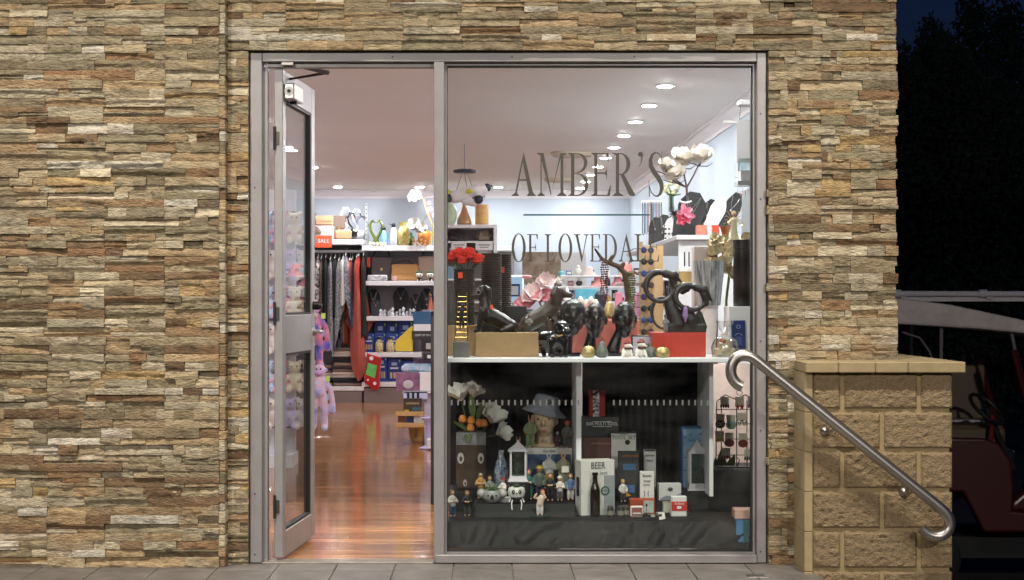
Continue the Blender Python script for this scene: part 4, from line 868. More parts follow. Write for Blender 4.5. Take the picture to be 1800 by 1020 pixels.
# cellophane hamper
M_cello = glassy('cellophane', (240, 240, 238), 1.45, .12, .12)
hp = thing('gift_hamper', 'cellophane wrapped gift hamper tied with string right of the red box', 'hamper', (P(1274, 0, .30).x, .30, LZ))
MB().bb(-.055, .055, -.03, .03, .004, .05, .01).build('soap', C((214, 200, 176), .6), hp); MB().lathe([(.04, 0), (.043, .03), (.04, .062), (.005, .066)], (.0, .0, .03), 18).build('jar', C((196, 180, 150), .5), hp, True); MB().ell((-.015, -.035, .085), (.018, .012, .014)).build('dried_flower', C((176, 96, 54)), hp, True)
MB().lathe([(.065, 0), (.07, .05), (.055, .09), (.014, .118), (.012, .122), (.03, .15), (.045, .19)], n=26, fn=lambda a, z: 1 + .09 * math.sin(a * 9 + z * 40) + .05 * math.sin(a * 17)).build('wrap', M_cello, hp, True); MB().tube([(.014 * math.cos(a), .014 * math.sin(a), .119) for a in [i * .52 for i in range(12)]], .003, 6, True).build('string', C((190, 170, 130)), hp)
# red/pink covered stand behind the heads
cs = pbox('covered_stand', 'stand covered in salmon pink cloth behind the black heads', 'stand', 1008, 565, 1124, 628, .72, .2, mat('salmon_cloth', (196, 112, 98), .8, var=.08, vscale=6, bump=.003, bscale=14), bev=.012); cs.location.z = LZ; zcs = LZ + cs['wh'][1]
t = thing('gourd_ornament', 'ribbed gold gourd ornament on the salmon covered stand', 'ornament', (P(1071, 0, .78).x, .78, zcs)); MB().lathe([(.012, 0), (.03, .01), (.034, .04), (.022, .075), (.014, .09), (.004, .092)], n=30, fn=lambda a, z: 1 + .08 * math.cos(a * 9)).build('body', M_gpump, t, True)
# driftwood branch with beads
M_wood = mat('driftwood', (78, 58, 44), .75, var=.35, vscale=30, bump=.004, bscale=60)
bt = thing('driftwood_branch', 'dark driftwood branch jewellery stand rising behind the black heads', 'jewellery stand', (P(1098, 0, .80).x, .80, zcs)); k = 1 / Sc(.8)
q_ = lambda px, py, yy=0: ((px - 1098) * k, yy, EYE - (py - 532) * k - zcs)
b = MB(); limb(b, [q_(1094, 566), q_(1100, 545), q_(1105, 525), q_(1102, 500), q_(1098, 480), q_(1086, 468), q_(1070, 462), q_(1058, 455), q_(1046, 438)], [.03, .022, .02, .019, .017, .015, .014, .011, .007]); limb(b, [q_(1100, 486), q_(1108, 480), q_(1117, 479)], [.017, .013, .008]); limb(b, [q_(1070, 462), q_(1076, 452), q_(1080, 449)], [.014, .012, .009]); limb(b, [q_(1094, 560), q_(1082, 552), q_(1078, 545)], [.02, .013, .008]); limb(b, [q_(1092, 470), q_(1096, 464)], [.016, .012])
fuse(b, .005, 'branch', M_wood, bt, 1)
def beads(name, label, x0, x1, y0, y1, Y, n, m, r_=.0045, m2=None, parent=None):
    t_ = thing(name, label, 'necklace', P((x0 + x1) / 2, y1, Y)); 
    for s in range(n):
        px = x0 + (x1 - x0) * (s + .5) / n; a, c_ = P(px, y0, Y), P(px + (s % 3 - 1) * 1.5, y1 + (s * 7 % 11) - 5, Y); o = t_.location; b = MB(); nn = max(4, int((a - c_).length / (r_ * 2.1)))
        for i in range(nn): b.ell(a.lerp(c_, i / nn) - Vector(o) + Vector((.003 * math.sin(i * 1.3 + s), -.01 + .002 * s, 0)), r_, 6, 4)
        b.build('bead_strand', (m if not m2 or s % 2 else m2), t_, True)
    return t_
beads('bead_necklace', 'red brown bead necklaces hanging from the left arm of the branch', 1056, 1070, 458, 528, .78, 4, C((104, 46, 34), .3), .0058, C((60, 40, 30), .3))
g_ = beads('bead_necklace', 'bundle of green bead strands hanging from the right arm of the branch', 1106, 1116, 481, 578, .69, 5, C((70, 110, 44), .35), .006, C((92, 84, 40), .35))
# magnolia
M_pink = mat('magnolia_petal', (226, 150, 164), .55, var=.25, vscale=18); M_pinkw = mat('pale_pink_petal', (238, 212, 214), .55, var=.1, vscale=18)
mg = thing('magnolia_spray', 'pink silk magnolia spray behind the brown dachshund', 'flowers', P(950, 560, .9)); k = 1 / Sc(.9); q_ = lambda px, py, yy=0: Vector(((px - 950) * k, yy, (560 - py) * k))
for i, (px, py, r_, m) in enumerate(((958, 500, .075, M_pinkw), (937, 522, .092, M_pinkw), (957, 524, .07, M_pink), (926, 538, .075, M_pink))): blossom(MB(), q_(px, py, -.01 * i), r_, 7, (.2 - .15 * i, -.9, .6), .35, .42, i).build('blossom', m, mg, True)
MB().tube([q_(955, 545), q_(962, 520), q_(950, 500), q_(940, 490), q_(930, 487)], [.006, .005, .004, .003, .003], 6).build('twig', M_wood, mg, True); MB().tube([q_(955, 545), q_(940, 515), q_(925, 500)], [.006, .004, .003], 6).build('twig', M_wood, mg, True); MB().ell(q_(926, 487), (.03, .014, .012)).build('bud', M_pink, mg, True); MB().lathe([(.03, -.17), (.04, -.1), (.03, .02), (.026, .02)], n=16).build('pot', C((60, 54, 50)), mg, True)
tl = thing('white_tulip_bunch', 'bunch of white silk tulips behind the large black head', 'flowers', P(1030, 560, 1.0)); k = 1 / Sc(1.0)
for i, px in enumerate((1010, 1020, 1030, 1038, 1046)): MB().lathe([(.004, 0), (.016, .012), (.018, .03), (.008, .05), (.002, .052)], ((px - 1030) * k, -.01 * i, (560 - 542 + (i % 2) * 5) * k), 10, fn=lambda a, z: 1 + .1 * math.cos(a * 3)).build('tulip', C((238, 234, 226)), tl, True); MB().tube([(0, 0, -.05), ((px - 1030) * k, -.01 * i, (18 + (i % 2) * 5) * k)], .003, 5).build('stem', M_stem, tl)
MB().lathe([(.03, -.24), (.034, -.1), (.028, .0), (.024, 0)], n=16).build('vase', C((206, 214, 222), .2), tl, True)
lp = pbox('black_case', 'matt black case behind the kraft box', 'case', 890, 541, 926, 627, .62, .2, C((26, 26, 28), .5)); lp.location.z = LZ
# ================================================================== LOWER WINDOW DISPLAY
Z1_, Z2_ = .20, .30
def stand(o, z): o.location.z = z; return o
M_lily = mat('white_petal', (214, 212, 204), .6, var=.08, vscale=20)
tv = pbox('eye_pattern_vase', 'square brown and silver vase painted with white ovals', 'vase', 802, 757, 854, 858, .66, .14, mat('smoky_glaze', (96, 76, 58), .3, rgb2=(54, 44, 38), vscale=6, stretch=(1, 1, .7)), bev=.012); stand(tv, Z2_); w_, h_ = tv['wh']
panel(tv, 'rim_band', .0, 1, .78, 1, mat('silver_leaf', (150, 150, 152), .4, .6, var=.3, vscale=30))
for u, v, s in ((.15, .55, 1.4), (.83, .55, 1.3), (.3, .12, .85), (.82, .22, .9)):
    o = MB().lathe([(.013, 0), (.013, .002)], n=20).build('oval', C((206, 202, 192), .4), tv, False, ((u - .5) * w_, -.002, v * h_)); o.rotation_euler = (R(90), 0, 0); o.scale = (s, s * 1.7, 1)
    q = MB().lathe([(.006, 0), (.006, .003)], n=16).build('oval_centre', C((96, 76, 58), .4), tv, False, ((u - .5) * w_ + .001, -.003, v * h_ - .003)); q.rotation_euler = (R(90), 0, 0); q.scale = (s, s * 1.7, 1)
fl2 = thing('lily_bouquet', 'white lilies and orange tulips in the square painted vase', 'flowers', (P(828, 0, .72).x, .72, Z2_ + h_)); k = 1 / Sc(.7); q_ = lambda px, py, yy=0: Vector(((px - 828) * k, yy, (757 - py) * k))
for i, (px, py, r_, d) in enumerate(((812, 695, .115, (-.3, -.5, 1)), (830, 690, .1, (.3, -.3, 1)), (862, 732, .115, (.4, -.8, .8)), (872, 752, .095, (.8, -.6, .3)), (852, 715, .07, (.2, -.2, 1)))): blossom(MB(), q_(px, py + 8, -.03), r_, 7, d, .75, .42, i + 40).build('lily', M_lily, fl2, True); MB().tube([(0, 0, -.05), q_(px, py + 10, -.03)], .004, 6).build('stem', M_stem, fl2)
for i, (px, py) in enumerate(((813, 734), (828, 736), (827, 749), (842, 741), (850, 741))): MB().lathe([(.004, -.022), (.02, -.012), (.022, .004), (.014, .02), (.006, .024)], q_(px, py, -.07), 12, fn=lambda a, z: 1 + .08 * math.cos(a * 3)).build('tulip', mat('orange_petal', (206, 112, 44), .5, rgb2=(226, 160, 80), vscale=30), fl2, True)
for a_, b_ in (((822, 757), (796, 736)), ((824, 757), (822, 776)), ((838, 740), (852, 700)), ((832, 740), (828, 688))):
    pa, pb_ = q_(*a_, -.05), q_(*b_, -.08); MB().sheet(lambda u, v: pa.lerp(pb_, v) + Vector((math.sin(math.pi * v) * .02 * (u - .5) * 2, -.01 * abs(u - .5), .01 * math.sin(math.pi * v))), 2, 6).build('leaf', C((92, 108, 62), .5), fl2, True)
lathe_thing('blue_vase', 'slim blue and white porcelain bottle vase beside the lantern', 'vase', 881, 850, .64, [(.022, 0), (.034, .02), (.04, .09), (.034, .14), (.016, .19), (.015, .215), (.018, .22)], mat('blue_white_glaze', (210, 216, 224), .2, rgb2=(52, 88, 140), vscale=45), z=Z2_)
M_lant = C((214, 210, 214), .4)
def lantern(label, x0, x1, ytop, ybase, Y, z):
    p = P((x0 + x1) / 2, ybase, Y); w_ = (x1 - x0) / Sc(Y); h_ = (ybase - ytop) / Sc(Y); t_ = thing('lantern', label, 'lantern', (p.x, Y + w_ / 2, z)); b_ = w_ / 2
    MB().box((0, 0, h_ * .02), (w_, w_, h_ * .04), bev=.002).build('base', M_lant, t_); MB().box((0, 0, h_ * .09), (w_ * .9, w_ * .9, h_ * .1), taper=.9).build('base_step', M_lant, t_)
    for sx in (-1, 1):
        for sy in (-1, 1): MB().box((sx * b_ * .72, sy * b_ * .72, h_ * .46), (w_ * .09, w_ * .09, h_ * .64)).build('post', M_lant, t_)
    MB().box((0, 0, h_ * .8), (w_ * 1.0, w_ * 1.0, h_ * .13), taper=.42).build('roof', M_lant, t_); MB().box((0, 0, h_ * .905), (w_ * .4, w_ * .4, h_ * .09), taper=.25).build('cowl', M_lant, t_); MB().ell((0, 0, h_ * .97), h_ * .022, 8, 6).build('finial', M_lant, t_)
    for s in (-1, 1): MB().box((0, s * b_ * .72, h_ * .46), (w_ * .63, .003, h_ * .62)).build('pane', M_clear, t_)
    MB().lathe([(w_ * .2, h_ * .14), (w_ * .2, h_ * .17), (.003, h_ * .19)], n=12).build('tray', C((90, 100, 80)), t_)
    b = MB(); rr = random.Random(int(x0))
    for i in range(40): a = rr.uniform(0, 6.28); q = rr.uniform(0, w_ * .18); v = Vector((q * math.cos(a), q * math.sin(a), h_ * rr.uniform(.18, .42))); b.add([v, v + Vector((rr.uniform(-.012, .012), -.004, .012)), v + Vector((.006, .004, .018))], [(0, 1, 2)])
    b.build('greenery', C((96, 112, 66)), t_); return t_
lantern('white lantern with pitched roof left of the mannequin head', 893, 929, 764, 838, .46, .362)
rs_ = pbox('black_riser', 'black cloth covered riser block under the left lantern', 'riser', 890, 838, 932, 880, .455, .13, M_black, bev=.006); rs_.location.z = Z1_ + .062; rs_.scale = (1, 1, (.36 - Z1_ - .062) / rs_['wh'][1]); lantern('white lantern with pitched roof in front of the blue carton', 1209, 1246, 772, 861, .60, Z2_)
for i in range(1): pass
bx_ = pbox('picture_box', 'wide box with blue printed front under the mannequin head', 'box', 925, 786, 1006, 858, .70, .2, M_pale); stand(bx_, Z2_); panel(bx_, 'print', .03, .97, .08, .85, mat('blue_scene_print', (44, 66, 112), .45, rgb2=(80, 110, 150), vscale=20)); ptext(bx_, 'Garden', .5, .925, .1, M_print); zb = Z2_ + bx_['wh'][1]
# mannequin head with bucket hat
mh = thing('mannequin_head', 'pale mannequin head display on the picture box', 'mannequin head', (P(958, 0, .8).x, .80, zb)); s_ = 1.02; b = MB()
b.ell((0, 0, .155 * s_), (.066 * s_, .08 * s_, .09 * s_)); limb(b, [(0, -.028, .1 * s_), (0, -.032, .088 * s_)], [.042 * s_, .032 * s_]); limb(b, [(0, .012, .1), (0, .015, .02)], [.045 * s_, .05 * s_]); b.bb(-.07, .06, -.04, .07, 0, .016); b.ell((0, -.083 * s_, .137 * s_), (.011, .018, .024)); b.ell((0, -.07 * s_, .095 * s_), (.02, .012, .007)); b.ell((0, -.07 * s_, .087 * s_), (.017, .013, .007)); limb(b, [(-.035, -.068 * s_, .172 * s_), (.035, -.068 * s_, .172 * s_)], [.012, .012])
for s in (-1, 1): b.ell((s * .066 * s_, 0, .145 * s_), (.008, .018, .028))
fuse(b, .0042, 'head', mat('mannequin_skin', (206, 176, 146), .45, var=.05, vscale=10), mh, 2)
for s in (-1, 1): MB().ell((s * .027, -.0665 * s_, .153 * s_), (.011, .006, .006), 10, 6).build('eye', C((44, 36, 32), .2), mh, True)
MB().ell((0, -.0795 * s_, .091 * s_), (.017, .007, .006), 10, 6).build('lips', C((176, 104, 96)), mh, True); mh.rotation_euler = (0, 0, R(-8))
text('ulu', .03, 'collar_print', C((40, 60, 80)), mh, (0, -.056, .036))
hz_ = zb + .205; ht = thing('bucket_hat', 'grey bucket hat with a dark round badge on the mannequin head', 'hat', (P(958, 0, .8).x, .80, hz_)); ht.rotation_euler = (0, R(13), R(-8))
M_hat = mat('grey_hat_cotton', (128, 130, 140), .85, var=.08, vscale=60, bump=.0008, bscale=300)
MB().lathe([(.122, -.022), (.118, -.014), (.08, .014), (.077, .022), (.07, .066), (.06, .08), (.003, .085)], n=36, sy=.95, fn=lambda a, z: 1 + (.035 * math.sin(a * 2 + 1) if z < 0 else 0)).build('crown', M_hat, ht, True)
o = MB().lathe([(.008, 0), (.0135, 0), (.0135, .0015), (.008, .0015)], n=20).build('badge', M_print, ht, False, (.018, -.0725, .052)); o.rotation_euler = (R(82), 0, R(14)); MB().bb(-.008, .008, -.0015, .0005, -.002, .002).build('badge_bar', M_print, ht, False, (.018, -.0735, .052))
# rabbits and folk
RAB = C((150, 118, 84), .7); GRN = C((112, 128, 92), .7); OLV = C((88, 84, 54)); TEAL = C((40, 96, 92)); NAVY = C((34, 44, 72)); DEN = C((52, 74, 108)); BRN = C((110, 72, 36)); CRM = C((206, 196, 174)); REDH = C((176, 66, 30)); BLK = C((24, 24, 26))
figure('rabbit_figurine', 'brown standing rabbit figurine in a pale coat behind the left lantern', 'figurine', 911, .74, Z2_ + .10, .19, C((150, 136, 112)), OLV, kind='rabbit', skin=RAB, arms='fold')
figure('rabbit_figurine', 'brown standing rabbit figurine in green overalls beside the mannequin head', 'figurine', 932, .72, zb, .185, GRN, GRN, kind='rabbit', skin=RAB)
for nm, lb, px, z in (('white_rabbit', 'grey and white rabbit figurine sitting in front of the picture box', 965, Z2_), ('tan_rabbit', 'tan rabbit figurine with a white card sitting in front of the picture box', 990, Z2_)):
    f_ = figure('rabbit_figurine', lb, 'figurine', px, .56, z + .02, .205, C((206, 204, 198)) if nm == 'white_rabbit' else C((150, 152, 116)), C((140, 104, 40)) if nm == 'white_rabbit' else C((196, 188, 160)), kind='rabbit', skin=C((190, 188, 184)) if nm == 'white_rabbit' else C((196, 156, 104)), arms='fold')
    if nm == 'tan_rabbit': MB().bb(-.01, .03, -.045, -.043, .09, .125).build('card', WHT, f_)
figure('sheep_figurine', 'small curly sheep figurine in a burgundy jumper on the picture box', 'figurine', 980, .76, zb, .088, C((84, 34, 48)), C((84, 34, 48)), hair=C((196, 194, 190)), skin=C((170, 168, 166)))
figure('old_man_figurine', 'red bearded old man figurine right of the sheep', 'figurine', 997, .72, zb, .155, C((92, 92, 90)), C((70, 72, 76)), hair=REDH, skin=C((176, 100, 60)))
figure('nurse_figurine', 'figurine in teal scrubs with brown hair in front of the picture box', 'figurine', 929, .50, Z1_ + .065, .17, TEAL, TEAL, hair=BRN, arms='fold')
figure('builder_figurine', 'builder figurine in a yellow helmet and navy overalls', 'figurine', 948, .53, Z1_ + .065, .185, C((84, 96, 84)), NAVY, hat=C((206, 170, 40)), skin=C((176, 120, 86)))
figure('waiter_figurine', 'figurine in a black suit with curly auburn hair below the grey rabbit', 'figurine', 967, .44, Z1_ + .065, .155, BLK, BLK, hair=BRN, arms='fold')
figure('man_figurine', 'figurine in white shirt and jeans at the left window edge', 'figurine', 795, .30, Z1_, .145, C((190, 186, 180)), DEN, hair=BRN, arms='fold', rz=.5)
figure('man_figurine', 'figurine in a long black coat next to the one in jeans', 'figurine', 821, .32, Z1_, .138, BLK, C((70, 70, 72)), hair=C((150, 104, 50)), arms='fold')
dn = figure('dancer_figurine', 'red haired figurine in white shorts on a dark green base', 'figurine', 949, .265, Z1_ + .008, .142, C((224, 196, 176)), C((222, 214, 206)), hair=REDH, skin=C((216, 170, 140)), arms='up', lean=.05)
MB().lathe([(.04, -.008), (.042, 0), (.036, .004), (.002, .004)], n=20, sx=1.2).build('base', C((30, 54, 40)), dn, True)
figure('skier_figurine', 'white clad figurine in a red cap beside the blue vase', 'figurine', 884, .46, Z1_ + .065, .125, C((216, 212, 208)), C((210, 206, 200)), hat=C((150, 40, 40)), rz=-.6, arms='fold')
figure('sitting_figurine', 'brown haired figurine in a grey green top behind the koala planter', 'figurine', 861, .52, Z1_ + .065, .13, C((120, 132, 124)), C((186, 184, 176)), hair=BRN, arms='fold')
lathe_thing('footstool', 'small white round dish beside the koala planter', 'dish', 890, 860, .42, [(.05, 0), (.055, .015), (.05, .022), (.003, .022)], C((210, 206, 198)), z=Z1_ + .065)
figure('girl_figurine', 'figurine in a mustard coat with dark hair left of the seated one', 'figurine', 845, .545, Z1_ + .065, .15, C((176, 136, 60)), NAVY, hair=BLK, arms='fold')
figure('baker_figurine', 'figurine in a white apron and tall hat right of the black suited one', 'figurine', 984, .45, Z1_ + .065, .135, C((214, 208, 198)), C((92, 84, 80)), hat=C((222, 216, 206)), arms='fold')
figure('sailor_figurine', 'figurine in a striped blue top beside the beer carton', 'figurine', 1003, .47, Z1_ + .065, .15, C((90, 116, 150)), C((206, 200, 190)), hair=BRN)
# koala and panda planters
def spiky(parent, n, h, m, z, seed):
    rr = random.Random(seed)
    for i in range(n):
        a = i * 2.4; e = .35 + .6 * (i / n); d = Vector((math.cos(a) * e, math.sin(a) * e, 1.25 - .8 * i / n)).normalized(); s = d.orthogonal().normalized(); L_ = h * rr.uniform(.8, 1.1); b = MB()
        b.sheet(lambda u, v: Vector((0, 0, z)) + d * L_ * v + s * (u - .5) * .012 * (1 - v) ** .6 + Vector((0, 0, -.3 * L_ * v * v * e)) + d.cross(s) * abs(u - .5) * .006, 2, 4); b.build('leaf', m, parent, True)
ko = thing('koala_planter', 'grey koala face planter with a spiky succulent on the black cloth', 'planter', (P(865, 0, .34).x, .355, Z1_ + .065)); KG = C((156, 154, 152), .4)
MB().lathe([(.02, 0), (.042, .012), (.052, .035), (.048, .06), (.04, .068), (.036, .062), (.002, .06)], n=26).build('pot', KG, ko, True)
for s in (-1, 1): MB().ell((s * .055, 0, .05), (.026, .014, .026)).build('ear', KG, ko, True); MB().ell((s * .058, -.009, .05), (.016, .008, .017)).build('inner_ear', C((196, 186, 184)), ko, True); MB().ell((s * .021, -.047, .043), .0055, 8, 5).build('eye', M_print, ko, True)
MB().ell((0, -.052, .035), (.009, .007, .013)).build('nose', M_print, ko, True); spiky(ko, 22, .06, C((96, 120, 78), .5), .058, 4)
pa = thing('panda_planter', 'panda face planter with dangling legs and green succulent', 'planter', (P(908, 0, .34).x, .345, Z1_ + .065)); PW_ = C((226, 224, 216), .35)
MB().bb(-.028, .028, -.018, .02, 0, .03, .006).build('body', M_print, pa)
MB().lathe([(.018, .025), (.04, .035), (.047, .058), (.043, .08), (.036, .086), (.032, .08), (.002, .078)], n=26).build('pot', PW_, pa, True)
for s in (-1, 1):
    MB().ell((s * .04, 0, .085), (.012, .009, .013)).build('ear', M_print, pa, True); MB().ell((s * .017, -.043, .063), (.009, .006, .011)).build('eye_patch', M_print, pa, True); MB().ell((s * .016, -.049, .064), .003, 8, 5).build('eye', PW_, pa, True)
    MB().tube([(s * .022, -.022, .02), (s * .027, -.034, -.0), (s * .024, -.05, -.03)], .0032, 6).build('leg', PW_, pa, True); MB().tube([(s * .03, -.01, .028), (s * .04, -.02, .006)], .004, 6).build('arm', PW_, pa, True)
MB().ell((0, -.047, .055), (.005, .004, .004)).build('nose', M_print, pa, True); spiky(pa, 24, .03, C((60, 84, 52), .5), .078, 9)

# ------------------------------------------------------------------ right half: boxed gifts
CARD = C((222, 218, 212), .55); CHAR = C((44, 44, 46), .5)
rbg = pbox('zebra_bag', 'small red gift bag with a black and white zebra strip', 'gift bag', 1036, 699, 1064, 745, .80, .06, C((170, 30, 36), .4)); zz_ = mat('zebra_print', (236, 236, 234), .5, rgb2=(16, 16, 18), vscale=34, stretch=(1, 1, 1.8), detail=1); panel(rbg, 'zebra_strip', .22, .62, .0, 1, zz_); MB().tube([(-.01, -.01, rbg['wh'][1]), (0, -.012, rbg['wh'][1] + .02), (.012, -.01, rbg['wh'][1])], .0015, 5).build('handle', M_print, rbg)
mt_ = pbox('multi_tool_box', 'dark grey box printed BAR MULTI TOOL below the red bag', 'box', 1022, 738, 1088, 862, .78, .1, CHAR); stand(mt_, Z2_); ptext(mt_, 'BAR MULTI TOOL', .55, .9, .07, M_whiteprint, .8); panel(mt_, 'rule', .3, .8, .93, .936, M_whiteprint); panel(mt_, 'rule', .3, .8, .86, .866, M_whiteprint)
rbg.location.z = Z2_ + mt_['wh'][1]
br = pbox('brown_gift_box', 'reddish brown gift box standing behind the beer carton', 'box', 1024, 770, 1073, 862, .66, .08, mat('brown_board', (98, 54, 40), .5, var=.1, vscale=10)); stand(br, Z2_); panel(br, 'band', .3, 1, .87, .9, C((140, 100, 84)))
ts = pbox('tool_set_box', 'white box printed TOOL SET with a dark edge', 'box', 1073, 760, 1120, 862, .66, .06, CHAR); stand(ts, Z2_); panel(ts, 'label_field', .03, .95, .02, .97, CARD); ptext(ts, 'TOOL SET', .5, .9, .095, M_print, .95, y=-.0035); ptext(ts, 'ULTIMATE', .5, .955, .035, M_print, y=-.0035); o = MB().lathe([(.014, 0), (.014, .002)], n=18).build('print', M_print, ts, False, (.02, -.003, ts['wh'][1] * .82)); o.rotation_euler = (R(90), 0, 0)
cm = pbox('torch_set_box', 'tall charcoal box with orange heading and colour pictures', 'box', 1086, 782, 1123, 868, .50, .05, CHAR, rz=R(-4)); stand(cm, Z1_ + .06); ptext(cm, 'COMBO MAN', .6, .91, .062, C((220, 110, 40)), .85); panel(cm, 'picture', .25, .85, .62, .75, C((52, 84, 120))); panel(cm, 'picture', .3, .8, .16, .32, C((70, 96, 140))); o = MB().prism([(-.012, .02), (.016, .028), (-.012, .045)], -.004, -.002).build('picture', C((214, 150, 50)), cm, False, (0, 0, 0))
b1 = pbox('bartender_box', 'small white bartender box with hanging tab behind the taller one', 'box', 1132, 790, 1153, 862, .62, .04, CARD); stand(b1, Z2_); ptext(b1, 'Bartender', .5, .86, .085, M_print, .62); ptext(b1, 'ROCKS', .5, .73, .07, M_print, .6); panel(b1, 'tab', .05, .95, .96, 1.0, C((60, 60, 60)))
b2 = pbox('bartender_box', 'taller white bartender whisky box at the front', 'box', 1125, 813, 1150, 866, .44, .04, CARD); stand(b2, Z1_ + .06); ptext(b2, 'Bartender', .5, .87, .13, M_print, .55); ptext(b2, 'WHISKY', .5, .68, .11, DGREY, .6); ptext(b2, 'ROCKS', .45, .56, .11, DGREY, .6)
for s in (-1, 1): MB().tube([(s * .012 - .004, -.003, .03), (s * .008 - .004, -.003, .045), (s * .013 - .004, -.003, .06)], .0016, 5).build('print', C((100, 120, 170)), b2)
cd = pbox('stone_gift_box', 'pale landscape format box with a dark pebble picture', 'box', 1158, 833, 1198, 863, .50, .05, C((206, 202, 200), .5), rz=R(6)); stand(cd, Z1_ + .06); MB().prism([(-.055, .012), (-.02, .028), (.02, .022), (.058, .04), (.058, .004), (-.055, .004)], -.003, -.001).build('picture', C((130, 134, 148)), cd); MB().ell((.0, -.004, .062), (.014, .002, .01), 10, 6).build('pebble', C((60, 60, 64)), cd)
bc = pbox('blue_carton', 'tall pale blue carton with insect print behind the right lantern', 'box', 1198, 750, 1243, 858, .74, .12, C((62, 110, 150), .5)); stand(bc, Z2_); panel(bc, 'label_field', .07, .97, .02, .96, mat('sky_print', (128, 172, 204), .5, rgb2=(176, 200, 216), vscale=5)); ptext(bc, "Catch'n Cook", .55, .78, .055, NAVY, .8, y=-.0035); ptext(bc, 'HAVE', .5, .68, .045, NAVY, y=-.0035)
r2 = random.Random(5)
for i in range(14): u, v = r2.uniform(.1, .92), r2.uniform(.1, .93); MB().prism([(0, 0), (.008, .004), (.004, .009), (-.003, .006)], -.0045, -.0032).build('print', NAVY, bc, False, ((u - .5) * bc['wh'][0], 0, v * bc['wh'][1]))
be = pbox('beer_carton', 'white carton printed BEER with a green round badge', 'box', 1020, 808, 1082, 905, .34, .1, CARD, rz=R(15)); stand(be, Z1_); ptext(be, 'BEER', .5, .9, .17, DGREY, .75); ptext(be, 'can loot', .55, .77, .1, GREY, .9)
o = MB().lathe([(.017, 0), (.024, 0), (.024, .0015), (.017, .0015)], n=28).build('badge', C((44, 92, 62)), be, False, (.04, -.002, .13)); o.rotation_euler = (R(90), 0, 0); text('BREW', .014, 'print', C((44, 92, 62)), be, (.04, -.003, .13)); panel(be, 'picture', .68, 1, .0, .72, C((150, 154, 158)))
p_ = be['wh']; MB().bb(-p_[0] / 2 - .0022, -p_[0] / 2 - .001, .03, .075, .1, .2).build('side_print', M_print, be)
lathe_thing('beer_bottle', 'dark brown bottle standing before the beer carton', 'bottle', 1046, 905, .30, [(.024, 0), (.027, .01), (.027, .13), (.024, .15), (.014, .18), (.013, .215), (.016, .218), (.016, .232), (.005, .233)], mat('brown_glass', (34, 20, 14), .12, coat=.3), z=Z1_)
for i, (px, lb) in enumerate(((1073, 'small dark glass jar at the foot of the beer carton'), (1091, 'left of two small dark glass jars before the old man figurine'), (1100, 'right of two small dark glass jars before the old man figurine'))):
    t = thing('glass_jar', lb, 'jar', (P(px, 0, .27 + .02 * (i == 2)).x, .27 + .02 * (i == 2), Z1_)); MB().lathe([(.016, 0), (.018, .004), (.018, .04), (.014, .048)], n=16).build('body', C((54, 54, 50), .15), t, True); MB().lathe([(.016, .048), (.016, .06), (.002, .061)], n=16).build('lid', C((90, 86, 78), .3), t, True); MB().lathe([(.0185, .012), (.0185, .034)], n=16).build('label_band', C((130, 126, 112)), t)
figure('professor_figurine', 'blond figurine in a white coat behind the dark jars', 'figurine', 1095, .44, Z1_ + .06, .125, C((206, 202, 196)), C((60, 60, 64)), hair=C((190, 150, 70)), rz=.3)
ob = pbox('orange_box', 'flat orange box with a small lamp picture', 'box', 1107, 872, 1151, 900, .36, .06, C((176, 74, 40), .5)); stand(ob, Z1_); panel(ob, 'picture', .55, .95, .15, .9, C((190, 196, 184))); MB().tube([(.022, -.004, .02), (.022, -.004, .05)], .0012, 5).build('print', M_print, ob); MB().prism([(.016, .048), (.028, .048), (.025, .06), (.019, .06)], -.004, -.002).build('print', M_print, ob)
sq = pbox('square_tin', 'white square tin with a dusty red label', 'tin', 1108, 884, 1131, 904, .26, .02, CARD, bev=.006); stand(sq, Z1_); panel(sq, 'label_field', .12, .88, .15, .85, C((150, 84, 80))); panel(sq, 'band', .2, .8, .3, .42, CARD, -.0024)
rt = pbox('red_white_tin', 'white tin with a red band at the front right', 'tin', 1180, 867, 1208, 904, .27, .03, C((226, 224, 220), .35), bev=.006, rz=R(5)); stand(rt, Z1_); panel(rt, 'band', .01, .99, .3, .74, C((200, 44, 32))); ptext(rt, "I'm Bored", .5, .64, .16, M_whiteprint, .7); panel(rt, 'patch', .35, .62, .4, .52, M_whiteprint, -.0024)
pbx = pbox('small_pale_box', 'small pale green box left of the red and white tin', 'box', 1165, 868, 1180, 892, .34, .03, C((150, 150, 130), .5)); stand(pbx, Z1_); panel(pbx, 'label_field', .1, .9, .1, .9, C((190, 188, 170)))
wt = thing('bracelet_watch', 'black strapped watch with brass fittings lying on the cloth', 'watch', (P(1147, 0, .24).x, .24, Z1_ + .004)); MB().tube([(-.05 + .012 * i, .012 * math.sin(i * .7), .008 + .004 * math.sin(i)) for i in range(9)], .008, 6).build('strap', BLK, wt, True); MB().lathe([(.013, 0), (.013, .008), (.011, .01), (.002, .01)], (.0, -.02, .004), 16).build('case', C((170, 166, 160), .3), wt, True)
for i in range(5): MB().box((-.02 + .013 * i, -.004, .014), (.01, .012, .006), rz=.4).build('stud', M_gold, wt)
pt = pbox('swing_tag', 'small white swing tag lying against the black strap', 'tag', 1159, 899, 1171, 914, .22, .002, C((222, 218, 208), .6), rz=.3, rx=R(-25)); stand(pt, Z1_ - .012)
pn = pbox('pen_case', 'slim pen in an open dark case before the small box', 'pen', 1152, 889, 1178, 894, .33, .03, BLK); stand(pn, Z1_); MB().tube([(-.035, -.01, .018), (.035, -.014, .02)], .003, 8).build('pen', M_steel, pn, True)
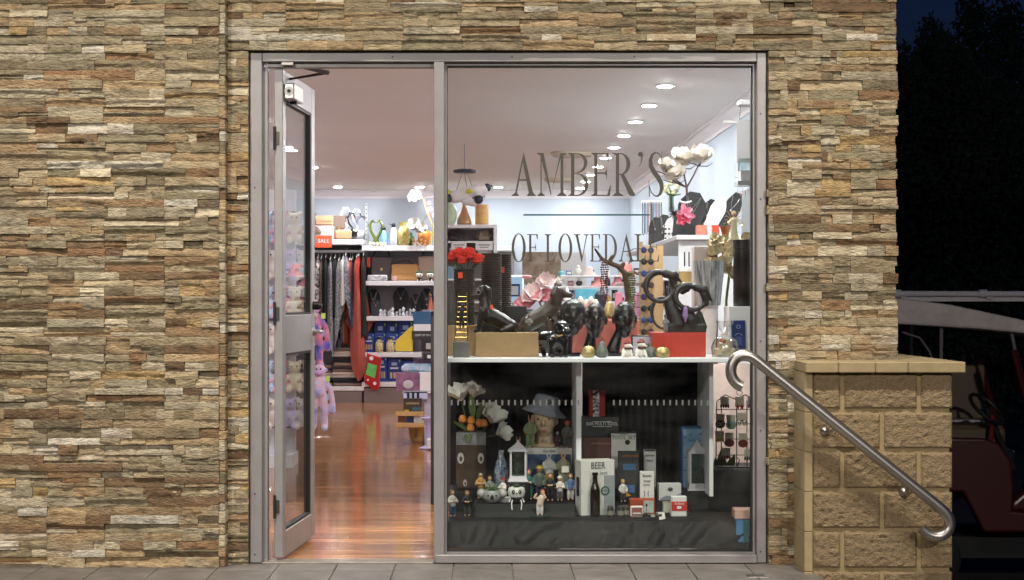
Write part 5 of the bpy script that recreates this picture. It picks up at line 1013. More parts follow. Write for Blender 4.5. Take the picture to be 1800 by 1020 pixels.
# corner: earring stand on the round table, small box
es = thing('earring_stand', 'black wire stand hung with carded earrings at the right window end', 'jewellery stand', (P(1290, 0, .72).x, .72, .42)); k = 1 / Sc(.72); q_ = lambda px, py, yy=0: ((px - 1290) * k, yy, EYE - (py - 532) * k - .42); M_wire = C((26, 22, 22), .4, metal=.6)
for px in (1268, 1295, 1313): MB().tube([q_(px, 845), q_(px, 704)], .003, 6).build('upright_wire', M_wire, es)
for py in (720, 745, 772, 800, 828): MB().tube([q_(1258, py), q_(1335, py)], .0022, 6).build('cross_wire', M_wire, es)
MB().tube([q_(1258, 845), q_(1260, 706), q_(1275, 694), q_(1292, 702), q_(1310, 694), q_(1335, 706)], .003, 6).build('top_wire', M_wire, es, True); MB().tube([q_(1300 + 5 * math.cos(a), 690 + 5 * math.sin(a)) for a in [i * .6 for i in range(10)]], .0018, 5, True).build('ring', M_wire, es); MB().tube([q_(1296, 842), q_(1288, 832), q_(1296, 820), q_(1300, 808), q_(1294, 804)], .003, 6).build('scroll', M_wire, es, True); MB().bb(q_(1256, 0)[0], q_(1330, 0)[0], -.03, .03, -.003, .003).build('foot', M_wire, es)
card_m = C((190, 180, 168), .7); cols = [C((110, 30, 34), .4), C((150, 34, 34), .4), C((40, 56, 72), .4), C((120, 170, 186), .4), C((214, 208, 196), .4), C((184, 160, 60), .4), C((140, 42, 40), .4), C((110, 60, 40), .4), C((60, 60, 56), .4)]
ec = [(1274, 712, 0, 'row'), (1300, 712, 1, 'star'), (1322, 712, 6, 'row'), (1266, 742, 2, 'disc'), (1285, 744, 3, 'disc'), (1304, 740, 4, 'pair'), (1265, 772, 5, 'row'), (1282, 775, 6, 'disc'), (1306, 776, 7, 'disc'), (1276, 802, 7, 'row'), (1316, 804, 8, 'row')]
nm_ = ['dark red drop earrings on a card, top left of the wire stand', 'red star shaped earrings on a card in the top row', 'red drop earrings on a card by the right jamb', 'navy patterned round earrings in the second row', 'pale blue round earrings in the second row', 'panda face earrings in the second row', 'yellow and cream earrings in the third row', 'crimson oval earrings in the third row', 'brown oval earrings in the third row', 'brown looped earrings in the bottom row', 'dark scroll earrings in the bottom row']
for (px, py, ci, kd), lb in zip(ec, nm_):
    p = P(px, py, .70); t = thing('carded_earrings', lb, 'earrings', p, group='earrings on the wire stand'); MB().bb(-.024, .024, 0, .002, -.012, .045).build('card', card_m, t)
    if kd == 'row':
        for i in range(4): MB().ell((-.02 + .013 * i, -.006, -.006), (.006, .003, .012), 8, 5).build('drop', cols[ci], t, True)
    elif kd == 'star':
        for s in (-1, 1): MB().prism([(s * .012 + .016 * (1 if i % 2 == 0 else .45) * math.sin(i * .628), -.01 + .02 * (1 if i % 2 == 0 else .45) * math.cos(i * .628)) for i in range(10)], -.006, -.003).build('drop', cols[ci], t)
    elif kd == 'disc':
        o = MB().lathe([(.028, 0), (.027, .004), (.003, .005)], n=22).build('drop', cols[ci], t, True, (0, -.003, -.012)); o.rotation_euler = (R(90), 0, 0); o.scale = (1, .8, 1); MB().tube([(.017 * math.cos(a), -.009, -.012 + .011 * math.sin(a * 2)) for a in [i * .4 for i in range(16)]], .002, 5, True).build('motif', cols[(ci + 2) % 9], t)
    else:
        for s in (-1, 1):
            MB().ell((s * .015, -.006, -.012), (.014, .004, .014)).build('drop', cols[4], t, True)
            for e in (-1, 1): MB().ell((s * .015 + e * .006, -.0095, -.010), (.004, .002, .005), 8, 5).build('eye_patch', M_print, t, True); MB().ell((s * .015 + e * .011, -.006, .002), .004, 8, 5).build('ear', M_print, t, True)
pg = pbox('paper_backing', 'large sheet of crumpled pinkish tissue paper behind the wire earring stand', 'paper', 1235, 630, 1345, 850, 1.75, .02, mat('tissue_paper', (214, 190, 178), .8, var=.1, vscale=6, bump=.01, bscale=9), bev=.004, rx=R(-18))
lf = thing('leafy_plant', 'broad green leaves behind the earring stand', 'plant', P(1272, 842, .85)); 
for i, (dx, dz, w2) in enumerate(((-.05, .12, .03), (-.02, .16, .03), (.03, .1, .025), (.06, .14, .028))): MB().sheet(lambda u, v: (dx * v + w2 * math.sin(math.pi * min(.98, v * .9 + .08)) * (u - .5) * 2, -.02 * v * v, dz * v), 3, 6).build('leaf', C((66, 104, 40), .45), lf, True)
cb_ = pbox('blue_pink_box', 'small blue box with a pale pink lid at the bottom right corner', 'box', 1294, 928, 1330, 973, .13, .1, C((64, 124, 170), .5)); panel(cb_, 'print', .35, 1, .0, 1, C((48, 104, 110)), -.0012); MB().bb(-cb_['wh'][0] / 2 - .008, cb_['wh'][0] / 2 + .008, -.006, .106, cb_['wh'][1], cb_['wh'][1] + .05, .004).build('lid', C((206, 164, 152), .6), cb_)
stand(cb_, .075); MB().prism([(.01, .03), (.022, .035), (.018, .05), (.012, .045)], -.005, -.003).build('print', NAVY, cb_)
# ================================================================== BACK OF SHOP seen through the door
SF, SB = 13.75, 14.28   # shelf front and back
def zof(py, Y): return EYE - (py - 532) / Sc(Y)
def xof(px, Y): return (px - VX) / Sc(Y)
M_grey = mat('grey_backboard', (150, 146, 150), .6, var=.03, vscale=4); M_kick = mat('taupe_kick', (136, 120, 116), .55)
u1 = thing('clothes_bay', 'white wall bay with top shelf, hanging rail and low base', 'shelf unit', (0, 0, 0))
xa, xb, xc, xd = xof(480, SF), xof(640, SF), xof(636, SF), xof(905, SF)
MB().bb(xa, xb - .004, SF, SB, .16, .215, .003).build('base_shelf', M_white, u1); MB().bb(xa, xb - .004, SF + .03, SB, .0, .158).build('kick_board', M_kick, u1)
MB().bb(xa, xb - .004, SF + .02, SB, zof(430, SF), zof(421, SF), .003).build('top_shelf', M_white, u1)
MB().tube([(xa, SF + .22, zof(442, SF + .2)), (xb - .01, SF + .22, zof(442, SF + .2))], .018, 10).build('rail', M_white, u1, True)
MB().bb(xa, xb, SB + .002, SB + .015, .2, zof(425, SB)).build('backboard', C((96, 92, 96), .7), u1)
u2 = thing('gift_bay', 'white wall bay of five shelves with handbags, jewellery and blue boxes', 'shelf unit', (0, 0, 0))
for nm, y0, y1 in (('shelf', 432, 441), ('shelf', 494, 502), ('shelf', 556, 564), ('shelf', 620, 628), ('base_shelf', 672, 680)): MB().bb(xc, xd, SF, SB, zof(y1, SF), zof(y0, SF), .003).build(nm, M_white, u2)
MB().bb(xc, xd, SF + .03, SB, 0, zof(682, SF)).build('kick_board', M_kick, u2); MB().bb(xc, xd, SB + .002, SB + .012, .2, zof(436, SB)).build('backboard', M_grey, u2)
for px in (642, 762): MB().bb(xof(px, SB - .01), xof(px, SB - .01) + .028, SB - .015, SB, .2, zof(358, SB)).build('slotted_upright', M_white, u2)
slot = MB().bb(-.006, .006, -.001, .001, -.009, .009).mesh('slot', M_print)
for k in range(9): link('slot', slot, u2, (xof(642, SB - .016) + .014, SB - .0165, zof(361 + k * 7.5, SB)))
ZTOP = zof(420.5, SF); ZG = [zof(431.5, SF), zof(493.5, SF), zof(555.5, SF), zof(619.5, SF), zof(671.5, SF)]
def on(o, z): o.location.z = z; return o
# ---- top shelf bags
TAN = mat('tan_leather', (182, 138, 106), .45, var=.08, vscale=10, bump=.001, bscale=120)
def bag(label, x0, y0, x1, y1, Y, m, z, strap=None, flap=True):
    o = pbox('handbag', label, 'handbag', x0, y0, x1, y1, Y, .1, m, bev=.02); on(o, z); w_, h_ = o['wh']
    if flap: MB().prism([(-w_ * .47, h_ * .99), (w_ * .47, h_ * .99), (w_ * .42, h_ * .48), (-w_ * .42, h_ * .48)], -.008, -.001).build('flap', m, o)
    MB().bb(-.012, .012, -.012, -.002, h_ * .42, h_ * .52).build('clasp', M_gold, o)
    if strap: MB().tube([(-w_ * .4, .05, h_ * .9), (-w_ * .3, .05, h_ * 1.22), (0, .04, h_ * 1.34), (w_ * .3, .05, h_ * 1.22), (w_ * .4, .05, h_ * .9)], .011, 6).build('strap', strap, o, True)
    return o
pbox('storage_carton', 'white patterned carton on the top shelf behind the sale sign', 'carton', 556, 397, 587, 421, SF + .1, .2, C((190, 184, 190), .6)).location.z = ZTOP
b_ = bag('tan leather handbag lying on the white carton', 553, 378, 586, 396, SF + .12, TAN, ZTOP + W(24, SF + .1))
bag('grey brown handbag standing behind the tan handbag', 584, 378, 608, 421, SF + .3, C((122, 104, 92), .5), ZTOP)
bag('slouched beige handbag lying on the top shelf beside the swans', 589, 404, 618, 421, SF + .1, C((188, 150, 112), .5), ZTOP, flap=False)
pbox('green_carton', 'pale green carton at the far left of the top shelf', 'carton', 530, 403, 553, 421, SF + .12, .2, C((176, 182, 168), .6)).location.z = ZTOP
pbox('red_pouch', 'orange red pouch between the handbags on the top shelf', 'pouch', 586, 397, 603, 412, SF + .2, .05, C((214, 76, 48), .5), bev=.01).location.z = ZTOP
sg = pbox('sale_sign', 'orange SALE sign clipped to the top shelf edge', 'sign', 554, 414, 583.5, 435.5, SF - .012, .006, C((228, 88, 46), .5)); ptext(sg, 'SALE', .5, .52, .44, M_whiteprint, 1.0)
# ---- swans
def swan(label, px, Y, z, h, m, bill, flip=1):
    t_ = thing('swan_figurine', label, 'figurine', (xof(px, Y), Y, z)); b = MB(); f = flip; b.ell((0, 0, h * .16), (h * .2, h * .14, h * .16)); limb(b, [(f * h * .12, 0, h * .2), (f * h * .2, 0, h * .3)], [h * .08, h * .02]); limb(b, [(-f * h * .05, 0, h * .26), (f * h * .02, 0, h * .4), (-f * h * .12, 0, h * .6), (-f * h * .16, 0, h * .78), (-f * h * .08, 0, h * .93), (f * h * .04, 0, h * .92), (f * h * .09, 0, h * .82)], [h * .05, h * .04, h * .032, h * .03, h * .03, h * .035, h * .03]); fuse(b, h * .016, 'body', m, t_, 1)
    MB().tube([(f * h * .09, 0, h * .82), (f * h * .13, 0, h * .7)], [h * .03, h * .006], 6).build('bill', bill, t_); return t_
swan('black glass swan with curved neck on the top shelf', 619, SF + .18, ZTOP, .375, M_glossblack, C((150, 60, 40), .3))
WG = mat('milky_glass', (226, 226, 232), .12, coat=.4)
swan('large white glass swan left of the black swan', 609, SF + .32, ZTOP, .46, WG, M_print); swan('white glass swan between black swan and slotted upright', 628, SF + .36, ZTOP, .44, WG, M_print)
# ---- upper gift shelf
gh = thing('green_glass_heart', 'pair of green glass swans forming a heart', 'figurine', (xof(661, SF + .15), SF + .15, ZG[0])); OG = mat('olive_glass', (92, 108, 40), .15, coat=.5)
for s in (-1, 1): b = MB(); limb(b, [(s * .01, 0, .03), (s * .015, 0, .1), (s * .07, 0, .2), (s * .085, 0, .28), (s * .05, 0, .335), (s * .015, 0, .31)], [.035, .022, .02, .02, .018, .012]); fuse(b, .007, 'neck', OG, gh, 1)
MB().bb(-.06, .06, -.05, .05, 0, .02, .006).build('base', M_print, gh)
for i in range(5): lathe_thing('egg_ornament', 'cream egg, %s from the left below the green glass heart' % nth(i), 'ornament', 651 + i * 6.2, 430, SF + .04, [(.003, 0), (.018, .008), (.022, .025), (.014, .042), (.002, .048)], C((230, 224, 190), .4), group='cream eggs on the gift shelf', z=ZG[0])
def penguin(label, px, h, m):
    t_ = thing('penguin_figurine', label, 'figurine', (xof(px, SF + .12), SF + .12, ZG[0])); MB().lathe([(h * .1, 0), (h * .16, h * .12), (h * .17, h * .4), (h * .1, h * .72), (h * .06, h * .8)], n=16).build('body', m, t_, True); MB().ell((0, -.005, h * .87), (h * .1, h * .1, h * .1)).build('head', M_print, t_, True); MB().tube([(-h * .06, -.01, h * .88), (-h * .2, -.02, h * .95)], [h * .03, h * .006], 6).build('bill', M_print, t_)
    for s in (-1, 1): MB().ell((s * h * .16, 0, h * .4), (h * .03, h * .08, h * .22)).build('flipper', C((70, 140, 200), .3), t_, True)
penguin('pale blue glass penguin figurine', 675, .26, C((140, 190, 220), .2)); penguin('white glass penguin figurine with blue flippers', 692, .31, C((226, 230, 234), .2))
lathe_thing('amber_pitcher', 'mottled gold glass pitcher vase on the gift shelf', 'vase', 709, 430, SF + .15, [(.06, 0), (.08, .03), (.095, .12), (.085, .19), (.05, .25), (.05, .28), (.065, .315), (.058, .315)], mat('crackle_gold_glass', (150, 130, 60), .18, rgb2=(206, 190, 120), vscale=50, coat=.4), z=ZG[0])
lathe_thing('amber_dish', 'amber glass dish leaning at the end of the gift shelf', 'dish', 747, 430, SF + .2, [(.03, 0), (.08, .03), (.1, .1), (.09, .17), (.06, .2)], mat('amber_glass', (176, 110, 46), .15, coat=.4), z=ZG[0])
lathe_thing('green_bud_vase', 'small dark green glass vase behind the amber pitcher', 'vase', 722, 430, SF + .26, [(.03, 0), (.06, .05), (.05, .11), (.02, .15), (.025, .18)], C((40, 92, 60), .15), z=ZG[0])
mg2 = thing('magnolia_arrangement', 'white and pink silk magnolias rising above the gift shelf', 'flowers', (xof(745, SF + .1), SF + .1, ZG[0])); k = 1 / Sc(SF + .1); q_ = lambda px, py, yy=0: Vector(((px - 745) * k, yy, (431 - py) * k))
for i, (px, py, r_) in enumerate(((732, 344, .13), (730, 392, .13), (744, 398, .1))): blossom(MB(), q_(px, py + 6, -.05), r_, 9, (-.3, -.9, .5), .5, .6, i + 70).build('blossom', M_lily, mg2, True)
for i, (px, py) in enumerate(((755, 368), (753, 358), (759, 378))): blossom(MB(), q_(px, py, -.04), .04, 6, (.2, -1, .4), .5, .6, i + 80).build('blossom', M_pink, mg2, True)
MB().tube([q_(757, 430), q_(762, 400), q_(752, 375), q_(744, 350), q_(738, 345)], [.018, .014, .01, .008, .006], 6).build('branch', mat('glass_swan_neck', (150, 140, 90), .2), mg2, True); MB().tube([q_(752, 375), q_(740, 395)], .006, 6).build('branch', M_wood, mg2, True)
pr = thing('orange_rose_posy', 'posy of peach roses on the gift shelf edge', 'flowers', (xof(740, SF + .02), SF + .02, ZG[0]))
for i in range(8): rosebud(MB(), (-.1 + (i % 4) * .05, -.02, .03 + .045 * (i // 4) - .02 * (i % 2)), .026, i).build('rose', C((216, 150, 90), .6), pr, True)
# ---- handbag shelf
bag('dark taupe quilted handbag on the handbag shelf', 651, 449, 690, 492, SF + .15, mat('quilted_taupe', (88, 76, 78), .5, bump=.004, bscale=26), ZG[1], C((50, 42, 42)), False)
bag('tan woven handbag in the middle of the handbag shelf', 688, 463, 735, 492, SF + .08, mat('woven_tan', (190, 142, 84), .6, bump=.004, bscale=90), ZG[1], C((90, 70, 60)))
bag('pale taupe handbag at the right of the handbag shelf', 734, 449, 790, 492, SF + .18, C((182, 158, 142), .5), ZG[1], C((80, 60, 52)), False)
bag('beige handbag hidden behind the door mullion on the shelf', 792, 452, 840, 492, SF + .18, C((160, 120, 90), .5), ZG[1], C((80, 60, 52)))
pbox('folded_scarf', 'white and grey folded scarf lying before the dark handbag', 'scarf', 645, 484, 680, 494, SF + .02, .12, mat('marbled_cloth', (222, 220, 222), .8, rgb2=(130, 130, 138), vscale=20), bev=.01).location.z = ZG[1]
pbox('red_tag', 'orange swing tag hanging beside the dark handbag', 'tag', 645, 452, 651, 470, SF + .1, .01, C((222, 76, 40), .5))
o = thing('pink_rose', 'pale pink rose lying between the handbags', 'flower', (xof(693, SF + .03), SF + .03, ZG[1] + .03)); rosebud(MB(), (0, 0, 0), .045, 3).build('rose', C((236, 196, 200), .6), o, True)
for px, lb in ((737, 'left of two white panda pots with green plants on the handbag shelf'), (756, 'right of two white panda pots with green plants on the handbag shelf')):
    t = thing('panda_pot', lb, 'planter', (xof(px, SF + .03), SF + .03, ZG[1])); MB().ell((0, 0, .075), (.047, .04, .038)).build('pot', PW_, t, True); MB().bb(-.03, .03, -.025, .02, 0, .04, .006).build('body', M_print, t); b = MB()
    for s in (-1, 1): MB().ell((s * .02, -.037, .078), .009, 8, 5).build('eye_patch', M_print, t, True); MB().tube([(s * .02, -.03, .02), (s * .025, -.045, -.03)], .006, 6).build('leg', PW_, t)
    for i in range(7): b.ell((.03 * math.cos(i), .025 * math.sin(i * 2), .112), .018, 7, 5)
    fuse(b, .006, 'plant', C((48, 84, 50), .6), t, 0)
# ---- jewellery shelf
def necklace_bust(label, px, ytop, ybase, Y, z, wpx, m=None, chains=2, lean=0, rz=0, gold=False, group=None):
    h_ = (ybase - ytop) / Sc(Y); w_ = wpx / Sc(Y); t_ = thing('necklace_bust', label, 'jewellery display', (xof(px, Y), Y, z), rz, group)
    o = MB().prism([(-w_ * .32, 0), (w_ * .32, 0), (w_ * .5, h_ * .68), (w_ * .42, h_ * .82), (w_ * .18, h_), (-w_ * .18, h_), (-w_ * .42, h_ * .82), (-w_ * .5, h_ * .68)], 0, .02).build('panel', m or C((26, 26, 28), .7), t_); o.rotation_euler = (R(-12), R(lean), 0)
    for c in range(chains):
        d = (.28 + .2 * c); pts_ = [(-w_ * .22 * (1 + .2 * c), 0, h_ * .9), (-w_ * .14, -.004, h_ * (.9 - d * .5)), (0, -.005, h_ * (.9 - d)), (w_ * .14, -.004, h_ * (.9 - d * .5)), (w_ * .22 * (1 + .2 * c), 0, h_ * .9)]
        q = MB().tube(pts_, max(.002, .42 / Sc(Y)), 5).build('chain', M_gold if gold else M_steel, t_); q.rotation_euler = o.rotation_euler; q.location = (0, -.006, 0)
        q = MB().ell((0, -.01, h_ * (.88 - d)), (max(.007, w_ * .06), .004, max(.01, w_ * .08)), 8, 6).build('pendant', M_steel, t_, True); q.rotation_euler = o.rotation_euler
    return t_
necklace_bust('black necklace bust at the left of the jewellery shelf', 656, 508, 556, SF + .25, ZG[2], 24); necklace_bust('small charcoal necklace bust in front at the left of the jewellery shelf', 660, 527, 556, SF + .1, ZG[2], 18, C((62, 62, 70), .7), 1)
necklace_bust('large black necklace bust in the middle of the jewellery shelf', 704, 505, 556, SF + .25, ZG[2], 28, chains=1); necklace_bust('small black necklace bust right of the middle one', 730, 517, 556, SF + .22, ZG[2], 20); necklace_bust('black necklace bust behind the red tree ornament', 750, 507, 556, SF + .3, ZG[2], 26)
r2 = random.Random(9)
cr = mat('cut_crystal', (226, 228, 232), .08, var=.15, vscale=60, coat=.6)
for i in range(12):
    px = (669, 676, 683, 690, 697, 703, 709, 715, 721, 727, 672, 687)[i]; t = thing('crystal_ornament', 'cut crystal ornament, %s from the left before the necklace busts' % nth(sorted((669, 676, 683, 690, 697, 703, 709, 715, 721, 727, 672, 687)).index(px)), 'ornament', (xof(px, SF + .06 + .03 * (i % 3)), SF + .06 + .03 * (i % 3), ZG[2]), group='crystal ornaments on the jewellery shelf'); h_ = r2.uniform(.06, .13); MB().lathe([(.02, 0), (.022, h_ * .2), (.01, h_ * .4), (.02, h_ * .65), (.012, h_ * .9), (.001, h_)], n=6).build('body', cr, t); MB().ell((.012, -.008, h_ * .75), .013, 6, 4).build('facet', cr, t)
t = thing('red_tree_ornament', 'red sequin christmas tree ornament with a star', 'ornament', (xof(757, SF + .08), SF + .08, ZG[2])); MB().lathe([(.055, 0), (.05, .05), (.03, .18), (.006, .26)], n=16).build('cone', mat('red_sequin', (176, 30, 28), .25, rgb2=(230, 150, 110), vscale=120, coat=.5), t, True); MB().prism([(.02 * (1 if i % 2 == 0 else .45) * math.sin(i * .628), .28 + .02 * (1 if i % 2 == 0 else .45) * math.cos(i * .628)) for i in range(10)], -.004, .004).build('star', M_gold, t)
# ---- blue boxes
BLUE = C((26, 52, 132), .45); BL2 = C((32, 70, 160), .45)
def blue_box(label, x0, y0, x1, y1, Y, z, m, group):
    o = pbox('blue_light_box', label, 'box', x0, y0, x1, y1, Y, .12, m, group=group); on(o, z); panel(o, 'cloud_print', .3, .7, .7, .84, C((170, 190, 226)), -.003); panel(o, 'print', .2, .8, .55, .62, M_whiteprint, -.003)
    for u in (.28, .52, .74): panel(o, 'picture', u - .08, u + .08, .14, .4, C((206, 178, 130)), -.003)
    panel(o, 'sticker', .84, .95, .86, .95, C((150, 200, 80)), -.003); return o
for i, (x0, y0, x1) in enumerate(((658, 566, 679), (680, 567, 699), (700, 564, 726))): blue_box(('left', 'middle', 'right')[i] + ' box of the back row of blue boxes below the jewellery', x0, y0, x1, 619, SF + .3, ZG[3], BLUE, 'blue boxes back row')
for i, (x0, x1) in enumerate(((639, 658), (659, 678), (679, 700), (701, 724))): blue_box(('first', 'second', 'third', 'fourth')[i] + ' box from the left in the front row of blue boxes under the jewellery', x0, 586, x1, 619, SF + .12, ZG[3], BL2, 'blue boxes front row')
for i, (x0, y0, x1) in enumerate(((662, 628, 680), (681, 632, 705), (706, 636, 730), (732, 636, 756))): blue_box(('first', 'second', 'third', 'fourth')[i] + ' box from the left on the bottom gift shelf', x0, y0, x1, 672, SF + .12, ZG[4], BLUE if i % 2 else BL2, 'blue boxes on the bottom shelf')
for px, lb in ((667, 'left of two glass light jars before the blue boxes'), (686, 'right of two glass light jars before the blue boxes')):
    t = thing('light_jar', lb, 'jar', (xof(px, SF + .05), SF + .05, ZG[3])); MB().lathe([(.05, 0), (.054, .02), (.054, .12), (.03, .15), (.03, .17)], n=16).build('glass', mat('warm_jar', (120, 104, 70), .15, rgb2=(226, 210, 160), vscale=60), t, True); MB().lathe([(.034, .17), (.034, .2), (.003, .2)], n=14).build('lid', M_print, t)
# ---- stocking
sk = thing('christmas_stocking', 'red christmas stocking with a green pocket hanging from the shelf', 'stocking', (xof(655, SF - .06), SF - .06, zof(686, SF - .06))); k = 1 / Sc(SF - .06); zs = lambda px, py: ((px - 655) * k, (686 - py) * k)
pts_ = [zs(645, 621), zs(671, 629), zs(668, 655), zs(668, 678), zs(664, 686), zs(655, 685), zs(640, 672), zs(640, 660), zs(645, 650)]
o = MB().prism(pts_, -.02, .02).build('sock', mat('red_felt', (176, 24, 26), .85, sheen=.4), sk); bv = o.modifiers.new('b', 'BEVEL'); bv.width = .012; bv.segments = 2
MB().prism([zs(647, 638), zs(663, 643), zs(659, 665), zs(643, 658)], -.026, -.0215).build('pocket', C((96, 190, 92), .7), sk); MB().prism([zs(647, 638), zs(663, 643), zs(653, 649)], -.029, -.0265).build('pocket_flap', C((110, 206, 106), .7), sk)
for px, py, r_ in ((653, 630, .03), (659, 674, .024), (647, 668, .014)): o = MB().lathe([(r_, 0), (r_, .002)], n=6).build('snowflake', M_whiteprint, sk, False, (zs(px, py)[0], -.0215, zs(px, py)[1])); o.rotation_euler = (R(90), 0, 0)
MB().tube([(zs(646, 621)[0], 0, zs(0, 622)[1]), (zs(644, 0)[0], .03, zs(0, 617)[1])], .004, 5).build('loop', C((176, 24, 26)), sk)
# ---- folded knitwear
r2 = random.Random(13); kcols = [(150, 122, 106), (30, 28, 32), (34, 32, 36), (206, 196, 188), (214, 190, 180), (120, 96, 84), (60, 52, 52)]
def stack(x0, x1, z, n, h_, lbl, Y=SF + .06):
    zc_ = z
    for i in range(n):
        c = kcols[i % 7] if n > 5 else (28, 28, 30); w_ = W(x1 - x0, Y) * r2.uniform(.9, 1.04); hh = h_ * r2.uniform(.75, 1.2)
        b = MB().box((0, .2, hh / 2), (w_, .4, hh), bev=hh * .42); o = b.build('folded_garment', mat('knit_%d_%d_%d' % c, c, .9, bump=.003, bscale=70, sheen=.2), None, True, ((xof((x0 + x1) / 2, Y)) + r2.uniform(-.01, .01), Y, zc_)); o.rotation_euler = (0, R(r2.uniform(-1.2, 1.2)), R(r2.uniform(-3, 3))); tag(o, '%s folded garment, %s from the bottom of %s' % ({0: 'taupe', 1: 'black', 2: 'charcoal', 3: 'cream', 4: 'blush', 5: 'brown', 6: 'dark grey'}[i % 7] if n > 5 else 'black', nth(i), lbl), 'folded garment', 'folded knitwear'); zc_ += hh * .98
stack(583, 638, .217, 13, .042, 'the tall stack under the clothes rail'); stack(556, 585, .217, 8, .034, 'the low left stack', SF + .12); stack(520, 552, .217, 9, .034, 'the stack half hidden by the door', SF + .12)
# ---- hanging garments
def garment(label, px, top, bot, wt, wb, m, Y=SF + .22, dep=.4, seed=0, skew=0, hem=0):
    zt, zb_ = zof(top, Y), zof(bot, Y); t_ = thing('hanging_garment', label, 'garment', (xof(px, Y), Y, zb_), group='garments on the back rail'); H = zt - zb_; off = seed * 4.7; b = MB(); n = 28
    def fn(u, v):
        a = 2 * math.pi * u; w_ = W(wt + (wb - wt) * (1 - v) ** .8, Y) / 2; sh = 1 if v < .9 else max(.18, 1 - (v - .9) * 8); fold = 1 + .34 * math.sin(a * (4 + seed % 3) + off + v * 1.6) * (1 - v * .6) + .25 * noise.noise(Vector((u * 9, v * 3, off)))
        return (w_ * fold * sh * math.cos(a) + W(skew, Y) * (1 - v), dep / 2 * sh * (1 + .08 * math.sin(a * 4 + off)) * math.sin(a), H * v + hem * (1 - v) ** 3 * math.sin(a * 2 + off) * 1.1 + (hem * 1.1 * (1 - v) ** 4 * math.cos(a + seed)))
    b.sheet(fn, n, 14); o = b.build('cloth', m, t_, True)
    MB().tube([(0, -.17, H - .02), (0, 0, H + .03), (0, .17, H - .02)], .006, 5).build('hanger', M_white, t_); MB().tube([(0, 0, H + .03), (0, 0, H + .07), (.012, 0, H + .085), (.02, 0, H + .07)], .003, 5).build('hook', M_steel, t_)
speck = mat('black_white_tweed', (26, 26, 30), .9, rgb2=(190, 190, 192), vscale=110, detail=2); knit = mat('grey_herringbone', (70, 72, 82), .9, rgb2=(170, 172, 180), vscale=70, stretch=(1, 1, .4)); flo = mat('floral_cloth', (214, 186, 192), .8, rgb2=(120, 60, 100), vscale=14, detail=2); anim = mat('animal_print', (206, 200, 194), .8, rgb2=(60, 56, 58), vscale=26, detail=2)
GA = [('floral blouse beside the open door', 549, 448, 520, 10, 16, flo, 0), ('animal print dress left on the clothes rail', 560, 452, 560, 9, 15, anim, .06), ('brown patterned cardigan near the door', 566, 453, 575, 8, 12, mat('brown_weave', (120, 92, 84), .9, rgb2=(70, 56, 56), vscale=30), .05), ('black furry gilet on the clothes rail', 574, 451, 570, 11, 18, C((22, 22, 24), .95), .1), ('black and white tweed cardigan, left of the black coat', 582, 455, 590, 9, 16, speck, .12), ('black coat between the tweed cardigans', 590, 452, 560, 9, 15, C((26, 26, 30), .9), .08), ('black and white tweed wrap, right of the black coat', 597, 456, 578, 9, 20, speck, .14), ('cream knit jumper on the clothes rail', 604, 452, 535, 8, 15, C((222, 212, 204), .9), .06), ('long grey herringbone poncho in the middle of the rail', 609, 447, 576, 9, 40, knit, .26), ('orange top squeezed on the rail beside the poncho', 616, 455, 545, 5, 9, C((206, 74, 30), .8), .03), ('navy ribbed cardigan beside the coral scarf', 620, 455, 572, 6, 10, C((62, 66, 96), .9), .03), ('long coral draped scarf cardigan on the rail', 628, 451, 600, 8, 36, mat('coral_cloth', (162, 76, 64), .85, var=.08, vscale=10), .24), ('orange red jacket behind the coral scarf', 631, 449, 540, 8, 10, C((196, 58, 34), .8), .02), ('black jacket at the right end of the rail', 640, 447, 600, 8, 14, C((28, 28, 30), .9), .05)]
for i, (lb, px, a, b, wt, wb, m, hem) in enumerate(GA): garment(lb, px, a, b, wt, wb, m, seed=i, hem=hem, Y=SF + .2 - .004 * i, skew=(4 if i in (8, 11) else 0))
for i, (px, bt, c) in enumerate(((586, 598, (58, 58, 72)), (595, 590, (60, 58, 64)), (604, 606, (206, 160, 140)), (608, 614, (180, 88, 50)))): garment(['slate trousers hanging behind the tweed cardigan', 'black skirt hanging behind the coat', 'pink top hanging behind the poncho', 'rust dress hanging behind the poncho'][i], px, 470, bt, 10, 12, C(c, .9), Y=SF + .38, seed=i + 30, hem=.04, dep=.25)

# ================================================================== plush monkeys and the left display
def dye(name, a, b, c, d):
    m = bpy.data.materials.new(name); m.use_nodes = True; n = m.node_tree; L = n.links.new; bs = n.nodes['Principled BSDF']; tc = n.nodes.new('ShaderNodeTexCoord'); t = n.nodes.new('ShaderNodeTexNoise'); t.inputs['Scale'].default_value = 9; t.inputs['Detail'].default_value = 2; L(tc.outputs['Object'], t.inputs[0]); r = n.nodes.new('ShaderNodeValToRGB'); e = r.color_ramp.elements; e[0].position = .32; e[0].color = (*lin(a), 1); e[1].position = .68; e[1].color = (*lin(d), 1); q = e.new(.45); q.color = (*lin(b), 1); q = e.new(.56); q.color = (*lin(c), 1); L(t.outputs[0], r.inputs[0]); L(r.outputs[0], bs.inputs['Base Color']); bs.inputs['Roughness'].default_value = .95; bs.inputs['Sheen Weight'].default_value = .5
    f = n.nodes.new('ShaderNodeTexNoise'); f.inputs['Scale'].default_value = 160; L(tc.outputs['Object'], f.inputs[0]); bp = n.nodes.new('ShaderNodeBump'); bp.inputs['Distance'].default_value = .006; L(f.outputs[0], bp.inputs['Height']); L(bp.outputs[0], bs.inputs['Normal']); return m
dyeA = dye('tie_dye_pastel', (140, 132, 190), (188, 176, 210), (214, 166, 182), (180, 192, 220)); dyeB = dye('tie_dye_strong', (44, 46, 140), (110, 96, 180), (206, 110, 116), (170, 156, 210))
